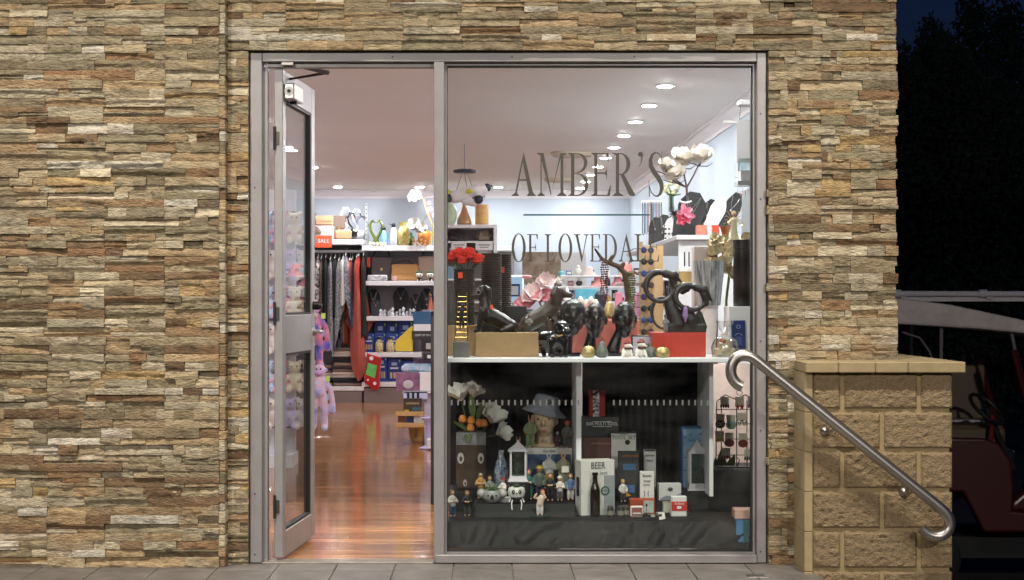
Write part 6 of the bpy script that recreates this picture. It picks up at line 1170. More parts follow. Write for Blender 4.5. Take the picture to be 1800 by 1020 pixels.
def monkey(label, px, ytop, ybot, Y, m, rz=0, face=None):
    u = (ybot - ytop) / Sc(Y); t_ = thing('plush_monkey', label, 'plush toy', (xof(px, Y), Y, zof(ybot, Y)), rz); b = MB()
    b.ell((0, 0, u * .88), (u * .1, u * .085, u * .095)); limb(b, [(0, 0, u * .72), (0, -.01, u * .56)], [u * .085, u * .1])
    for s in (-1, 1): limb(b, [(s * u * .08, 0, u * .74), (s * u * .17, -.01, u * .6), (s * u * .2, -.01, u * .4), (s * u * .2, -.02, u * .28)], [u * .045, u * .042, u * .042, u * .05]); limb(b, [(s * u * .05, 0, u * .52), (s * u * .075, -.015, u * .32), (s * u * .08, -.01, u * .08), (s * u * .09, -.05, u * .035)], [u * .065, u * .058, u * .055, u * .048]); b.ell((s * u * .11, .005, u * .89), (u * .03, u * .018, u * .035))
    fuse(b, u * .02, 'body', m, t_, 2); MB().ell((0, -u * .075, u * .85), (u * .06, u * .035, u * .045)).build('muzzle', face or C((196, 150, 196), .9), t_, True)
    for s in (-1, 1): MB().ell((s * u * .03, -u * .085, u * .905), u * .013, 8, 5).build('eye', M_print, t_, True)
    MB().bb(u * .1, u * .16, -u * .05, -u * .045, u * .72, u * .8).build('swing_tag', C((190, 210, 90), .6), t_); return t_
monkey('pink and lilac tie dye plush monkey, lower of two beside the door', 561, 637, 757, 5.0, dyeA); monkey('blue and coral tie dye plush monkey hanging above the lilac one', 552, 527, 646, 5.05, dyeB, .3)
ps = thing('plush_stand', 'white slatwall display of plush toys behind the open door glass', 'display', (-2.05, 5.2, 0)); MB().bb(-.5, .5, .0, .04, .1, 2.25).build('slatwall', M_white, ps); MB().bb(-.5, .5, -.25, .2, 0, .1).build('base', M_white, ps)
for k in range(9): MB().bb(-.5, .5, -.004, .0, .3 + k * .22, .312 + k * .22).build('slot', GREY, ps)
cp = [(236, 190, 200), (226, 214, 206), (206, 190, 226), (236, 226, 220), (180, 200, 220), (230, 160, 176), (240, 226, 196), (200, 170, 150)]; cn = ['rose pink', 'oatmeal', 'lilac', 'cream', 'powder blue', 'hot pink', 'custard', 'fawn']; r2 = random.Random(17)
for i in range(24):
    row, c = divmod(i, 4); x = -1.82 + c * .115 + (row % 2) * .05; z = .3 + row * .3; t = thing('plush_toy', '%s plush bear in the %s row from below on the slatwall behind the door' % (cn[i % 8], nth(row)), 'plush toy', (x, 5.05, z), group='plush bears on the slatwall'); b = MB(); u = .26; b.ell((0, 0, u * .38), (u * .24, u * .2, u * .28)); b.ell((0, -.01, u * .78), (u * .2, u * .19, u * .19))
    for s in (-1, 1): b.ell((s * u * .16, 0, u * .95), u * .08); limb(b, [(s * u * .2, 0, u * .5), (s * u * .34, -.03, u * .34)], [u * .09, u * .08]); limb(b, [(s * u * .13, 0, u * .15), (s * u * .2, -.06, u * .08)], [u * .11, u * .1])
    fuse(b, .014, 'body', mat('plush_%d' % (i % 8), cp[i % 8], .95, bump=.004, bscale=120, sheen=.4), t, 1)
    for s in (-1, 1): MB().ell((s * .022, -.06, u * .82), .007, 6, 4).build('eye', M_print, t)

# ================================================================== gift stand right of the doorway view
YG = 7.2
gs = thing('gift_stand', 'white stand stacked with boxed gifts right of the doorway view', 'stand', (xof(745, YG), YG, 0)); k = 1 / Sc(YG); zq = lambda py: EYE - (py - 532) * k
MB().bb(-.2, .42, .02, .5, zq(688) - .02, zq(688), .003).build('shelf', M_white, gs); MB().bb(-.05, .42, .05, .5, zq(655) - .02, zq(655), .003).build('shelf', M_white, gs); MB().bb(.0, .4, .1, .5, 0, zq(690), .003).build('body', C((206, 200, 220), .6), gs)
MB().bb(-.03, .42, .3, .5, zq(655), zq(545), .003).build('back_panel', M_grey, gs); MB().bb(-.03, .42, .06, .5, zq(618) - .016, zq(618), .003).build('shelf', M_white, gs)
def gbox(name, lb, cat, x0, y0, x1, y1, dy, dep, m, **kw): return pbox(name, lb, cat, x0, y0, x1, y1, YG + dy, dep, m, **kw)
o = gbox('bear_gift_box', 'plum coloured boxed soft toy set lying on the gift stand', 'box', 696, 656, 739, 687, .05, .2, mat('plum_print', (120, 76, 104), .5, rgb2=(150, 100, 130), vscale=14)); MB().ell((.0, -.004, .06), (.05, .006, .04), 14, 8).build('picture', C((196, 184, 190)), o)
o = gbox('white_gift_box', 'white box with a red round seal next to the plum box', 'box', 738, 656, 775, 687, .04, .2, C((232, 226, 226), .5)); q = MB().lathe([(.022, 0), (.022, .002)], n=18).build('seal', C((176, 40, 70)), o, False, (.04, -.001, .06)); q.rotation_euler = (R(90), 0, 0)
o = gbox('blue_wrap_toy', 'cellophane packed blue toy on top of the gift stand', 'toy', 705, 640, 770, 656, .1, .2, mat('blue_foil', (150, 190, 220), .25, rgb2=(226, 226, 232), vscale=16, bump=.01, bscale=20), bev=.03)
o = gbox('pattern_box', 'purple starry box behind the packed blue toy', 'box', 727, 630, 780, 655, .25, .08, mat('starry_print', (92, 70, 96), .5, rgb2=(130, 100, 130), vscale=30))
o = gbox('game_box', 'yellow slanted magazine file on the gift stand', 'file', 700, 570, 728, 618, .06, .2, C((216, 186, 50), .5)); o.data = MB().prism([(-.1, 0), (.06, 0), (.06, .235), (.045, .235), (-.1, .1)], 0, .1).mesh('game_box', C((216, 186, 50), .5))
o = gbox('blue_tray', 'flared petrol blue tray high on the gift stand', 'tray', 724, 548, 775, 570, .05, .2, C((48, 90, 128), .5)); w_, h_ = o['wh']; o.data = MB().prism([(-w_ * .42, 0), (w_ * .5, 0), (w_ * .5, h_), (-w_ * .5, h_)], 0, .2).mesh('blue_tray', C((48, 90, 128), .5))
gbox('white_carton', 'plain white carton under the petrol blue tray', 'carton', 727, 570, 775, 582, .05, .2, C((226, 224, 226), .5))
o = gbox('yoyo_box', 'dark box printed LIGHT UP YO-YO', 'box', 724, 582, 775, 597, .04, .2, C((48, 44, 46), .5)); ptext(o, 'LIGHT UP YO-YO', .42, .5, .34, M_whiteprint, .8)
o = gbox('card_machine', 'black card reader with a silver face on the gift stand', 'card reader', 740, 597, 775, 618, .0, .12, C((40, 38, 38), .4)); panel(o, 'face', .25, 1, .2, .7, C((176, 172, 168), .3))
o = gbox('dark_case', 'small dark case with a white label under the card reader', 'case', 745, 622, 775, 632, .02, .1, C((46, 44, 46), .5)); panel(o, 'label_field', .2, .7, .2, .8, M_whiteprint)
o = gbox('toy_box', 'pale lilac boxed toy with three dark silhouettes', 'box', 709, 688, 752, 702, .02, .2, C((196, 194, 222), .5))
for i in range(3): panel(o, 'silhouette', .15 + .2 * i, .25 + .2 * i, .1, .85, M_print)
gk = gbox('gardening_kit_box', 'dark brown box printed GARDENING KIT above the wooden tray', 'box', 709, 701, 741, 731, -.06, .1, C((66, 46, 38), .5)); ptext(gk, 'GARDENING', .5, .72, .17, C((226, 206, 140)), .8); panel(gk, 'picture', .05, .3, .05, .35, C((196, 160, 50))); panel(gk, 'picture', .5, 1, .3, .5, C((60, 100, 110)))
bk_ = thing('wooden_crate', 'pale wooden slatted tray below the gardening kit', 'crate', (xof(722, YG - .1), YG - .1, zq(750)));
for z in (0, .105): MB().bb(-.14, .12, -.01, .005, z, z + .042, .002).build('slat', C((190, 150, 96), .7), bk_)
MB().bb(-.14, .12, .0, .28, -.004, .008).build('bottom', C((190, 150, 96), .7), bk_)
for i, c in enumerate(((120, 70, 50), (48, 52, 96), (214, 210, 204))): MB().bb(-.12 + .075 * i, -.055 + .075 * i, .03, .2, .01, .12, .003).build('packet', C(c, .5), bk_)
wb_ = thing('wicker_basket', 'small wicker basket on the floor under the wooden tray', 'basket', (xof(737, YG + .2), YG + .2, 0)); MB().lathe([(.07, 0), (.09, .05), (.1, .12), (.108, .19), (.1, .19), (.085, .02), (.002, .02)], n=28, fn=lambda a, z: 1 + .03 * math.sin(a * 14 + z * 160)).build('weave', mat('wicker', (176, 140, 84), .7, bump=.006, bscale=70), wb_, True); MB().bb(-.12, .12, -.08, .14, .2, zq(750) - .02).build('lid_stack', C((226, 220, 206)), wb_)
ls = thing('lilac_stand', 'lilac moulded toy stool with a white box at its foot', 'stool', (xof(757, 6.7), 6.7, 0)); k = 1 / Sc(6.7); LIL = C((186, 176, 222), .5)
MB().lathe([(.1, 0), (.105, .01), (.05, .03), (.045, .2), (.07, .27), (.09, .285), (.002, .285)], n=24).build('pedestal', LIL, ls, True); MB().bb(-.03, .08, -.14, -.05, .012, .1, .004).build('box', C((226, 222, 216)), ls)

# ================================================================== right hand side: jewellery gondola along the wall
g_ = thing('jewellery_gondola', 'white shelving gondola for jewellery along the right wall', 'shelf unit', (0, 0, 0)); GX, GY0, GY1 = 1.27, 2.6, 6.6; ZG1 = 1.775
MB().bb(GX, RX - .004, GY0, GY1, ZG1 - .03, ZG1, .003).build('top_shelf', M_white, g_); MB().bb(GX + .02, RX - .006, GY0 + .05, GY0 + .09, 0, ZG1 - .032, .003).build('end_panel', M_white, g_); MB().bb(RX - .05, RX - .02, GY0 + .1, GY1, 0, ZG1 - .032).build('back_panel', M_white, g_)
for z in (1.5, 1.22, .95, .6): MB().bb(GX - .1, RX - .052, GY0 + .092, GY1, z - .025, z, .003).build('shelf', M_white, g_)
for i, (lb, px, yt, yb, Y, wpx, mm, ln, ch, rz) in enumerate((('black necklace board nearest the canister, leaning right', 1264, 331, 396, 3.0, 26, None, 22, 1, -.3), ('tall white necklace bust leaning right', 1240, 338, 413, 2.75, 24, C((226, 222, 222), .5), 24, 0, -.2), ('black necklace board behind the white bust', 1226, 345, 405, 3.4, 30, None, 20, 2, -.4), ('large black necklace bust with a silver collar in the middle', 1206, 334, 413, 3.1, 44, None, 10, 2, -.2), ('black necklace board beside the pink hair flower', 1190, 362, 416, 3.6, 26, None, 12, 2, -.2), ('white earring board with dark studs beside the black feather puff', 1176, 378, 420, 4.0, 22, C((224, 220, 220), .5), 10, 0, -.1), ('black necklace board deep on the shelf', 1160, 375, 425, 4.6, 24, None, 10, 2, -.1), ('small black necklace board deepest on the shelf', 1147, 380, 430, 5.2, 20, None, 8, 1, -.1))):
    t = necklace_bust(lb, px, yt, 532 - (ZG1 - EYE) * Sc(Y), Y, ZG1, wpx * 1.15, mm, ch, ln, rz)
    if 'collar' in lb: MB().tube([(-.04 + .02 * i2, -.02, .255 - .012 * math.sin(i2 / 4 * 3.14)) for i2 in range(5)], .007, 6).build('collar', C((236, 236, 236), .2), t)
    if 'studs' in lb:
        for s in range(8): o = MB().lathe([(.008, 0), (.008, .004)], n=10).build('stud', M_print, t, False, (-.025 + .025 * (s % 3), -.02 - .0, .03 + .035 * (s // 3))); o.rotation_euler = (R(78), 0, 0)
pbox('coral_box', 'coral pink gift box between the necklace boards', 'box', 1226, 394, 1243, 413, 2.72, .1, C((226, 116, 96), .5)).location.z = ZG1
pbox('red_orange_box', 'red orange gift box at the foot of the white bust', 'box', 1252, 394, 1266, 413, 2.72, .1, C((206, 66, 38), .5)).location.z = ZG1
t = thing('gift_tub', 'white square gift tub at the end of the top shelf', 'tub', (xof(1274, 2.7), 2.7, ZG1)); MB().bb(-.035, .035, 0, .07, 0, .06, .003).build('body', C((226, 222, 220), .5), t); MB().bb(-.038, .038, -.003, .073, .061, .072, .002).build('lid', C((60, 58, 58)), t)
t = thing('copper_cup', 'small copper tumbler beside the angel figurine', 'cup', (xof(1275, 2.0), 2.0, zof(413, 2.0) + .0)); MB().lathe([(.022, -.2), (.022, 0), (.034, .055), (.03, .055), (.02, .005), (.002, .005)], n=20).build('body', mat('copper', (180, 110, 72), .3, .9), t, True)
# hair flower and feather puff
t = thing('hair_flower', 'pink silk hair flower clipped to a necklace board', 'hair flower', P(1205, 380, 2.95)); blossom(MB(), (0, 0, 0), .085, 9, (-.2, -1, .2), .2, .26, 5).build('petals', C((226, 150, 172), .6), t, True); blossom(MB(), (-.015, -.02, -.02), .055, 8, (-.5, -1, -.2), .3, .3, 6).build('inner_petals', C((200, 60, 90), .6), t, True)
t = thing('feather_puff', 'black feather fascinator beside the pink hair flower', 'fascinator', P(1184, 376, 2.95)); r2 = random.Random(2); b = MB()
for i in range(90): d = Vector((r2.uniform(-1, 1), r2.uniform(-1, .3), r2.uniform(-1, 1))).normalized(); q = d.orthogonal().normalized() * .003; b.add([q, -q, d * r2.uniform(.04, .075)], [(0, 1, 2)])
b.build('feathers', M_print, t)
# big cream foam roses
bq = thing('giant_rose_bouquet', 'bouquet of giant cream foam roses on brown stems by the wall', 'flowers', P(1208, 372, 3.3)); k = 1 / Sc(3.3); q_ = lambda px, py, yy=0: Vector(((px - 1208) * k, yy, (372 - py) * k)); M_foam = mat('cream_foam', (232, 222, 208), .7, var=.06, vscale=14)
for i, (px, py, r_) in enumerate(((1200, 279, .085), (1229, 275, .085), (1181, 305, .085), (1168, 290, .06))):
    c = q_(px, py, -.02 * i); b = rosebud(MB(), c, r_, i + 3); b.build('rose', M_foam, bq, True); blossom(MB(), c + Vector((0, 0, -.03)), r_ * 1.35, 10, (.1, -.7, .9), .5, .6, i + 20).build('outer_petals', M_foam, bq, True); m0 = q_(1207, 330); MB().tube([q_(1208, 372), m0, (m0 + c) / 2 + Vector((0, 0, -.03)), c + Vector((0, 0, -.05))], [.009, .008, .006, .005], 6).build('stem', C((96, 74, 66), .7), bq, True)
    for s in range(4): MB().tube([c + Vector((0, 0, -.07)), c + Vector((.05 * math.cos(s * 1.6), -.03, -.075 + .01 * s)), c + Vector((.09 * math.cos(s * 1.6), -.04, -.05))], [.004, .004, .001], 5).build('sepal', C((70, 58, 54), .7), bq)
sb = thing('small_bouquet', 'small green and white rose bouquet in a glass tube', 'flowers', P(1180, 372, 3.6)); k = 1 / Sc(3.6); q_ = lambda px, py, yy=0: Vector(((px - 1180) * k, yy, (372 - py) * k))
for i, (px, py) in enumerate(((1171, 328), (1180, 322), (1188, 330), (1175, 337), (1184, 338), (1166, 335))): rosebud(MB(), q_(px, py, -.02 * (i % 3)), .03, i + 30).build('rose', C((226, 226, 190), .6), sb, True)
for i in range(9): MB().tube([q_(1180, 345), q_(1164 + i * 4, 330 + (i % 3) * 6, -.03)], [.008, .003], 5).build('leaf', C((84, 110, 60), .6), sb)
MB().lathe([(.018, 0), (.02, .02), (.02, .11), (.018, .11)], n=16).build('vase', M_clear, sb, True); MB().tube([q_(1180, 370), q_(1180, 342)], .01, 6).build('stems', M_stem, sb)
# necklace hanger
nh = thing('necklace_hanger', 'white stand with dark hanging necklaces deep on the right', 'jewellery stand', (xof(1146, 6.0), 6.0, zof(415, 6.0))); k = 1 / Sc(6.0); MB().bb(-.09, .09, .0, .03, (415 - 358) * k, (415 - 353) * k).build('bar', M_white, nh); MB().bb(-.01, .01, .01, .03, -.2, (415 - 358) * k).build('post', M_white, nh)
for i in range(7): x = -.075 + .025 * i; MB().tube([(x - .007, -.01, (415 - 355) * k), (x - .008, -.012, .02 + .01 * (i % 3)), (x, -.014, .005 + .01 * (i % 3)), (x + .008, -.012, .02 + .01 * (i % 3)), (x + .007, -.01, (415 - 355) * k)], .004, 5).build('necklace', [C((44, 48, 66), .4), C((70, 110, 140), .4), C((130, 90, 80), .4)][i % 3], nh, True)
# sunglasses spinner
ss = thing('sunglasses_rack', 'pale wooden rack of sunglasses behind the ring sculpture', 'rack', (xof(1146, 1.6), 1.6, .6)); k = 1 / Sc(1.6); zz = lambda py: EYE - (py - 532) * k - .6; WD = C((206, 172, 126), .6)
MB().bb(-.05, .07, .02, .05, 0, zz(432)).build('board', WD, ss); MB().bb(-.075, -.055, 0, .03, 0, zz(425)).build('post', C((176, 150, 112), .6), ss); MB().bb(-.12, .12, -.1, .15, -.58, -.0).build('base', M_white, ss)
lens_c = [C((50, 44, 90), .1), C((20, 20, 22), .1), C((40, 70, 120), .1), C((60, 40, 30), .1)]
for i in range(8):
    p = P(1138, 440 + i * 20.5, 1.57); t = thing('sunglasses', ['blue violet', 'black', 'navy', 'brown'][i % 4] + ' sunglasses on the wooden rack, ' + ('upper half' if i < 4 else 'lower half'), 'sunglasses', p, .7)
    for s in (-1, 1): MB().ell((s * .03, 0, 0), (.026, .004, .02), 12, 6).build('lens', lens_c[i % 4], t, True); MB().tube([(s * .056, 0, .008), (s * .058, .06, .008), (s * .055, .11, -.01)], .0025, 5).build('temple', M_print, t)
    MB().tube([(-.006, -.002, .004), (.006, -.002, .004)], .003, 5).build('bridge', M_print, t)
# candle, reeds, bracelets in gondola bays
lathe_thing('brush_pot', 'pot of black styling brushes on the gondola shelf', 'pot', 1170, 500, 2.9, [(.03, 0), (.034, .1), (.03, .1), (.002, .01)], M_clear, z=1.5 - .22)
bp_ = thing('brush_bunch', 'bunch of dark thin brushes fanning out of the glass pot', 'brushes', (xof(1170, 2.9), 2.9, 1.30))
for i in range(12): a = -.5 + i / 11; MB().tube([(a * .03, 0, 0), (a * .14, -.01 * (i % 3), .19 + .03 * math.cos(a * 3))], [.003, .005], 5).build('brush', M_print if i % 4 else C((150, 140, 130)), bp_)
pbox('small_shelf_box', 'white box standing under the brush pot', 'box', 1160, 497, 1184, 520, 2.9, .12, C((226, 222, 222), .5)).location.z = 1.22
t = thing('pillar_candle', 'tan pillar candle with a white top behind the ring sculpture', 'candle', (xof(1205, 2.2), 2.2, zof(505, 2.2))); MB().lathe([(.045, 0), (.046, .08), (.046, .10)], n=20).build('wax', C((168, 140, 84), .5), t, True); MB().lathe([(.048, .1), (.048, .125), (.03, .13), (.003, .13)], n=20).build('lid', C((232, 228, 222), .4), t, True); MB().bb(-.06, .06, -.06, .06, -.7, -.002).build('plinth', M_white, t)
t = thing('bracelet_bar', 'three dark beaded bracelets hanging on the white end panel', 'bracelets', P(1211, 475, GY0 + .03))
for i in range(3): MB().tube([(-.03 + .03 * i, -.004, .12), (-.03 + .03 * i, -.006, .0), (-.03 + .03 * i, -.004, -.1)], .005, 6).build('bracelet', C((70, 60, 46), .4) if i % 2 else C((30, 28, 26), .4), t, True)
# glass boxes rack at the right jamb
rk = thing('acrylic_rack', 'clear acrylic boxes on a wire rack hanging at the right jamb', 'rack', P(1310, 335, .9)); k = 1 / Sc(.9); q_ = lambda px, py, yy=0: ((px - 1310) * k, yy, (335 - py) * k)
for py in (300, 312, 324): MB().tube([q_(1292, py), q_(1326, py)], .0016, 5).build('wire', M_steel, rk)
for px in (1292, 1298, 1304, 1310): MB().tube([q_(px, 324), q_(px, 286)], .0014, 5).build('wire', M_steel, rk)
MB().bb(q_(1293, 0)[0], q_(1326, 0)[0], -.08, .05, q_(0, 328)[2], q_(0, 320)[2]).build('tray', mat('acrylic_grey', (186, 186, 190), .2), rk); MB().bb(q_(1299, 0)[0], q_(1326, 0)[0], -.05, .05, q_(0, 300)[2], q_(0, 280)[2]).build('box', M_clear, rk); MB().bb(q_(1299, 0)[0], q_(1326, 0)[0], -.06, .04, q_(0, 319)[2], q_(0, 302)[2]).build('box', C((214, 212, 214), .3), rk)
for i in range(6): p = q_(1294 + i * 4.5, 332 + (i % 2) * 5, -.06); MB().tube([p, (p[0], p[1], p[2] - .03)], .002, 5).build('earring', C((196, 120, 120), .4), rk)
cp_ = thing('ceiling_panel', 'grey suspended sign panel below the ceiling at the right jamb', 'sign panel', P(1312, 300, 1.4)); k = 1 / Sc(1.4); MB().bb(-17 * k, 15 * k, -.01, .01, 14 * k, 88 * k).build('panel', C((150, 146, 146), .5), cp_); MB().bb(-40 * k, -17.2 * k, -.01, .02, 83 * k, 88 * k).build('bracket', C((170, 164, 162), .4), cp_); MB().bb(-17 * k, 15 * k, -.1, .0, 112 * k, 121 * k, .004).build('mount', C((170, 166, 166), .4), cp_)
for s in (-12, 8): MB().tube([(s * k, 0, 88 * k), (s * k, -.04, 112 * k)], .0025, 5).build('cord', GREY, cp_)

# ================================================================== middle of the shop through the window
pl2 = thing('toy_aeroplane', 'hanging white and black model aeroplane on thin wires', 'model aeroplane', P(826, 335, 5.0)); k = 1 / Sc(5.0); q_ = lambda px, py, yy=0: ((px - 826) * k, yy, (335 - py) * k); AW = C((226, 214, 214), .45); AB = C((34, 34, 48), .45); AY = C((186, 176, 40), .5)
b = MB(); limb(b, [q_(788, 350), q_(800, 346), q_(820, 342)], [.03, .055, .05]); fuse(b, .01, 'float', AW, pl2, 1); b = MB(); limb(b, [q_(814, 338), q_(838, 337), q_(850, 333), q_(860, 329)], [.045, .06, .045, .02]); fuse(b, .01, 'fuselage', AW, pl2, 1); limb(b := MB(), [q_(856, 330), q_(864, 327)], [.035, .008]); b.build('nose_cone', AB, pl2, True)
b = MB(); limb(b, [q_(818, 353), q_(832, 354), q_(842, 352)], [.035, .045, .03]); fuse(b, .01, 'engine', AW, pl2, 1); MB().ell(q_(841, 351, -.03), (.04, .03, .038)).build('engine_cap', AB, pl2, True); MB().tube([q_(830, 349, -.05), q_(853, 347, -.06)], .005, 5).build('propeller', AB, pl2); MB().ell(q_(789, 349, -.02), .035).build('float_cap', AB, pl2, True)
MB().prism([q_(784, 346)[::2], q_(812, 335)[::2], q_(848, 336)[::2], q_(848, 341)[::2], q_(812, 342)[::2]], .05, .12).build('wing', AB, pl2); MB().prism([q_(784, 345)[::2], q_(784, 330)[::2], q_(792, 336)[::2], q_(800, 339)[::2]], -.02, .02).build('tail_fin', AY, pl2); MB().ell(q_(825, 338, -.1), (.03, .02, .02)).build('canopy', AY, pl2, True)
MB().lathe([(.09, 0), (.095, .02), (.05, .03), (.003, .032)], q_(817, 304), 22).build('ceiling_plate', AB, pl2, True)
for a_, b_ in (((812, 306), (802, 336)), ((817, 306), (822, 336)), ((822, 306), (832, 334))): MB().tube([q_(*a_), q_(*b_)], .003, 5).build('wire', GREY, pl2)
MB().tube([q_(817, 303), q_(817, 253)], .004, 5).build('drop_rod', GREY, pl2)
cu = thing('cube_shelf', 'white open cube shelf with backpacks on the back wall', 'shelf unit', (0, 0, 0)); YC = 12.6; xa_, xb_ = xof(770, YC), xof(874, YC)
MB().bb(xa_, xb_, YC, YC + .5, zof(401, YC), zof(395, YC), .003).build('top', M_white, cu); MB().bb(xb_ - .045, xb_, YC, YC + .5, .0, zof(401, YC) - .001, .003).build('side', M_white, cu); MB().bb(xa_, xa_ + .045, YC, YC + .5, 0, zof(401, YC) - .001).build('side', M_white, cu); MB().bb(xa_ + .046, xb_ - .046, YC + .48, YC + .5, 0, zof(401, YC) - .001).build('back', M_grey, cu)
for py in (424, 452, 490, 530): MB().bb(xa_ + .046, xb_ - .046, YC + .01, YC + .478, zof(py + 3, YC), zof(py, YC)).build('shelf', M_white, cu)
def backpack(lb, x0, y0, x1, y1, m): 
    o = pbox('backpack', lb, 'backpack', x0, y0, x1, y1, YC + .1, .2, m, bev=.06); o.location.z = zof(424, YC) + .001; w_, h_ = o['wh']; MB().bb(-w_ * .34, w_ * .34, -.03, -.002, h_ * .08, h_ * .5, .02).build('pocket', m, o); MB().tube([(-.04, .08, h_ * .98), (0, .08, h_ * 1.12), (.04, .08, h_ * .98)], .01, 6).build('handle', m, o, True)
backpack('black backpack in the white cube shelf', 785, 403, 818, 424, C((38, 38, 42), .7)); backpack('khaki backpack in the white cube shelf', 836, 406, 866, 424, C((130, 114, 98), .7))
for i, (x0, x1, lb) in enumerate(((793, 820, 'left of two white price cards in the cube shelf'), (836, 866, 'right of two white price cards in the cube shelf'))):
    o = pbox('price_card', lb, 'card', x0, 425, x1, 440, YC - .03, .008, C((222, 220, 220), .5)); panel(o, 'print', .15, .85, .55, .68, GREY); panel(o, 'print', .25, .75, .3, .4, GREY)
for i, (x0, x1, y0, c, lb) in enumerate(((790, 812, 436, (190, 176, 170), 'pale carton on the lower cube shelf'), (818, 834, 438, (206, 150, 110), 'orange carton on the lower cube shelf'), (840, 864, 440, (214, 206, 200), 'cream carton on the lower cube shelf'), (786, 800, 468, (120, 150, 170), 'blue carton low in the cube shelf'))): o = pbox('carton', lb, 'carton', x0, y0, x1, 452 if i < 3 else 490, YC + .1, .2, C(c, .6))
ZC = zof(395, YC)
lathe_thing('copper_vase', 'copper bottle vase standing on the cube shelf', 'vase', 816, 395, YC + .15, [(.075, 0), (.095, .02), (.09, .06), (.05, .16), (.026, .24), (.024, .29), (.03, .3)], mat('copper_lustre', (196, 150, 110), .3, .5), z=ZC)
lathe_thing('speckled_jar', 'yellow and pink speckled glass jar on the cube shelf', 'jar', 847, 395, YC + .15, [(.075, 0), (.085, .02), (.085, .24), (.08, .26), (.075, .26)], mat('sunset_glass', (226, 196, 90), .2, rgb2=(216, 130, 120), vscale=4, stretch=(.2, .2, 1)), z=ZC)
lathe_thing('pale_green_vase', 'pale green round vase on the cube shelf by the mullion', 'vase', 790, 395, YC + .15, [(.05, 0), (.09, .06), (.1, .14), (.08, .22), (.04, .27), (.05, .29)], C((206, 222, 190), .25), z=ZC)
# window reflection of a screen, modelled as a solid glowing screen
sn = thing('computer_screen', 'white computer screen showing a bluish page on the counter', 'monitor', P(890, 532, 2.6)); k = 1 / Sc(2.6); w_, h_ = 62 * k, 48 * k; MB().bb(-w_ / 2, w_ / 2, 0, .03, 0, h_, .005).build('housing', C((226, 228, 232), .4), sn)
MB().bb(-w_ / 2 + .012, w_ / 2 - .012, -.003, -.001, .012, h_ - .012).build('display', emat('screen_blue', (176, 206, 240), .9), sn); MB().bb(-.09, .09, -.006, -.004, h_ * .22, h_ * .68).build('window_area', emat('screen_dark', (70, 84, 130), .45), sn); MB().bb(-.05, .0, -.009, -.007, h_ * .35, h_ * .6).build('window_area', emat('screen_pic', (150, 170, 200), .8), sn); MB().bb(.02, .08, -.009, -.007, h_ * .28, h_ * .6).build('window_area', emat('screen_pic2', (206, 196, 206), .7), sn); MB().bb(-.03, .03, .0, .1, -.06, -.001).build('foot', C((60, 60, 62)), sn)
ct = thing('sales_counter', 'dark sales counter behind the window shelf', 'counter', (xof(890, 2.7), 2.7, 0)); MB().bb(-.5, .35, -.2, .5, 0, zof(532, 2.6) - .062, .004).build('body', C((58, 52, 50), .6), ct); MB().bb(-.52, .37, -.22, .52, zof(532, 2.6) - .061, zof(532, 2.6) - .06 + .0, .0).build('top', C((60, 56, 54), .4), ct)
pp = pbox('brown_painting', 'large brown grey canvas print hung at the back of the shop', 'picture', 918, 443, 986, 500, 12.4, .04, mat('brown_canvas', (140, 128, 116), .7, rgb2=(106, 84, 62), vscale=5)); pbox('grey_screen_panel', 'pale grey standing panel right of the brown canvas', 'panel', 986, 443, 1030, 540, 12.5, .04, C((196, 194, 194), .6))
# gift tables in mid shop
ws = thing('gift_shelves', 'white tiered gift shelves in the middle of the shop', 'shelf unit', (0, 0, 0)); YT = 8.6
for py in (484, 503, 530, 560): MB().bb(xof(985, YT), xof(1135, YT), YT, YT + .35, zof(py + 3, YT), zof(py, YT), .002).build('shelf', M_white, ws)
for px in (985, 1060, 1132): MB().bb(xof(px, YT), xof(px, YT) + .02, YT + .3, YT + .35, 0, zof(484, YT)).build('post', M_white, ws)
MB().bb(xof(900, YT), xof(1135, YT), YT + .1, YT + .6, 0, zof(565, YT)).build('base', C((206, 200, 204), .6), ws)
pinkm = C((232, 150, 150), .6)
for i, (px, yb, wpx, c, lb) in enumerate(((1036, 484, 24, (222, 196, 192), 'blush lampshade shaped hat on the upper gift shelf'), (1052, 503, 30, (236, 160, 160), 'pink bell hat below the blush one'), (1102, 484, 34, (230, 140, 136), 'coral pink bucket hat behind the window lettering'), (1086, 503, 26, (226, 150, 160), 'pink hat behind the beaded branch'))):
    u = W(wpx, YT) / 2; lathe_thing('pink_hat', lb, 'hat', px, yb, YT + .08, [(u, 0), (u * .95, .01), (u * .55, .05), (u * .5, u * 1.1), (u * .35, u * 1.25), (.003, u * 1.3)], C(c, .8), z=zof(yb, YT))
r2 = random.Random(31); pnm = ['pink', 'blue', 'ivory', 'black', 'ochre', 'dark red', 'aqua', 'mauve', 'brown', 'white', 'magenta', 'green']; pal_ = [(226, 130, 150), (90, 120, 160), (226, 220, 210), (60, 56, 60), (196, 160, 90), (150, 60, 60), (120, 190, 200), (214, 190, 200), (96, 70, 56), (236, 232, 236), (180, 90, 120), (60, 90, 80)]
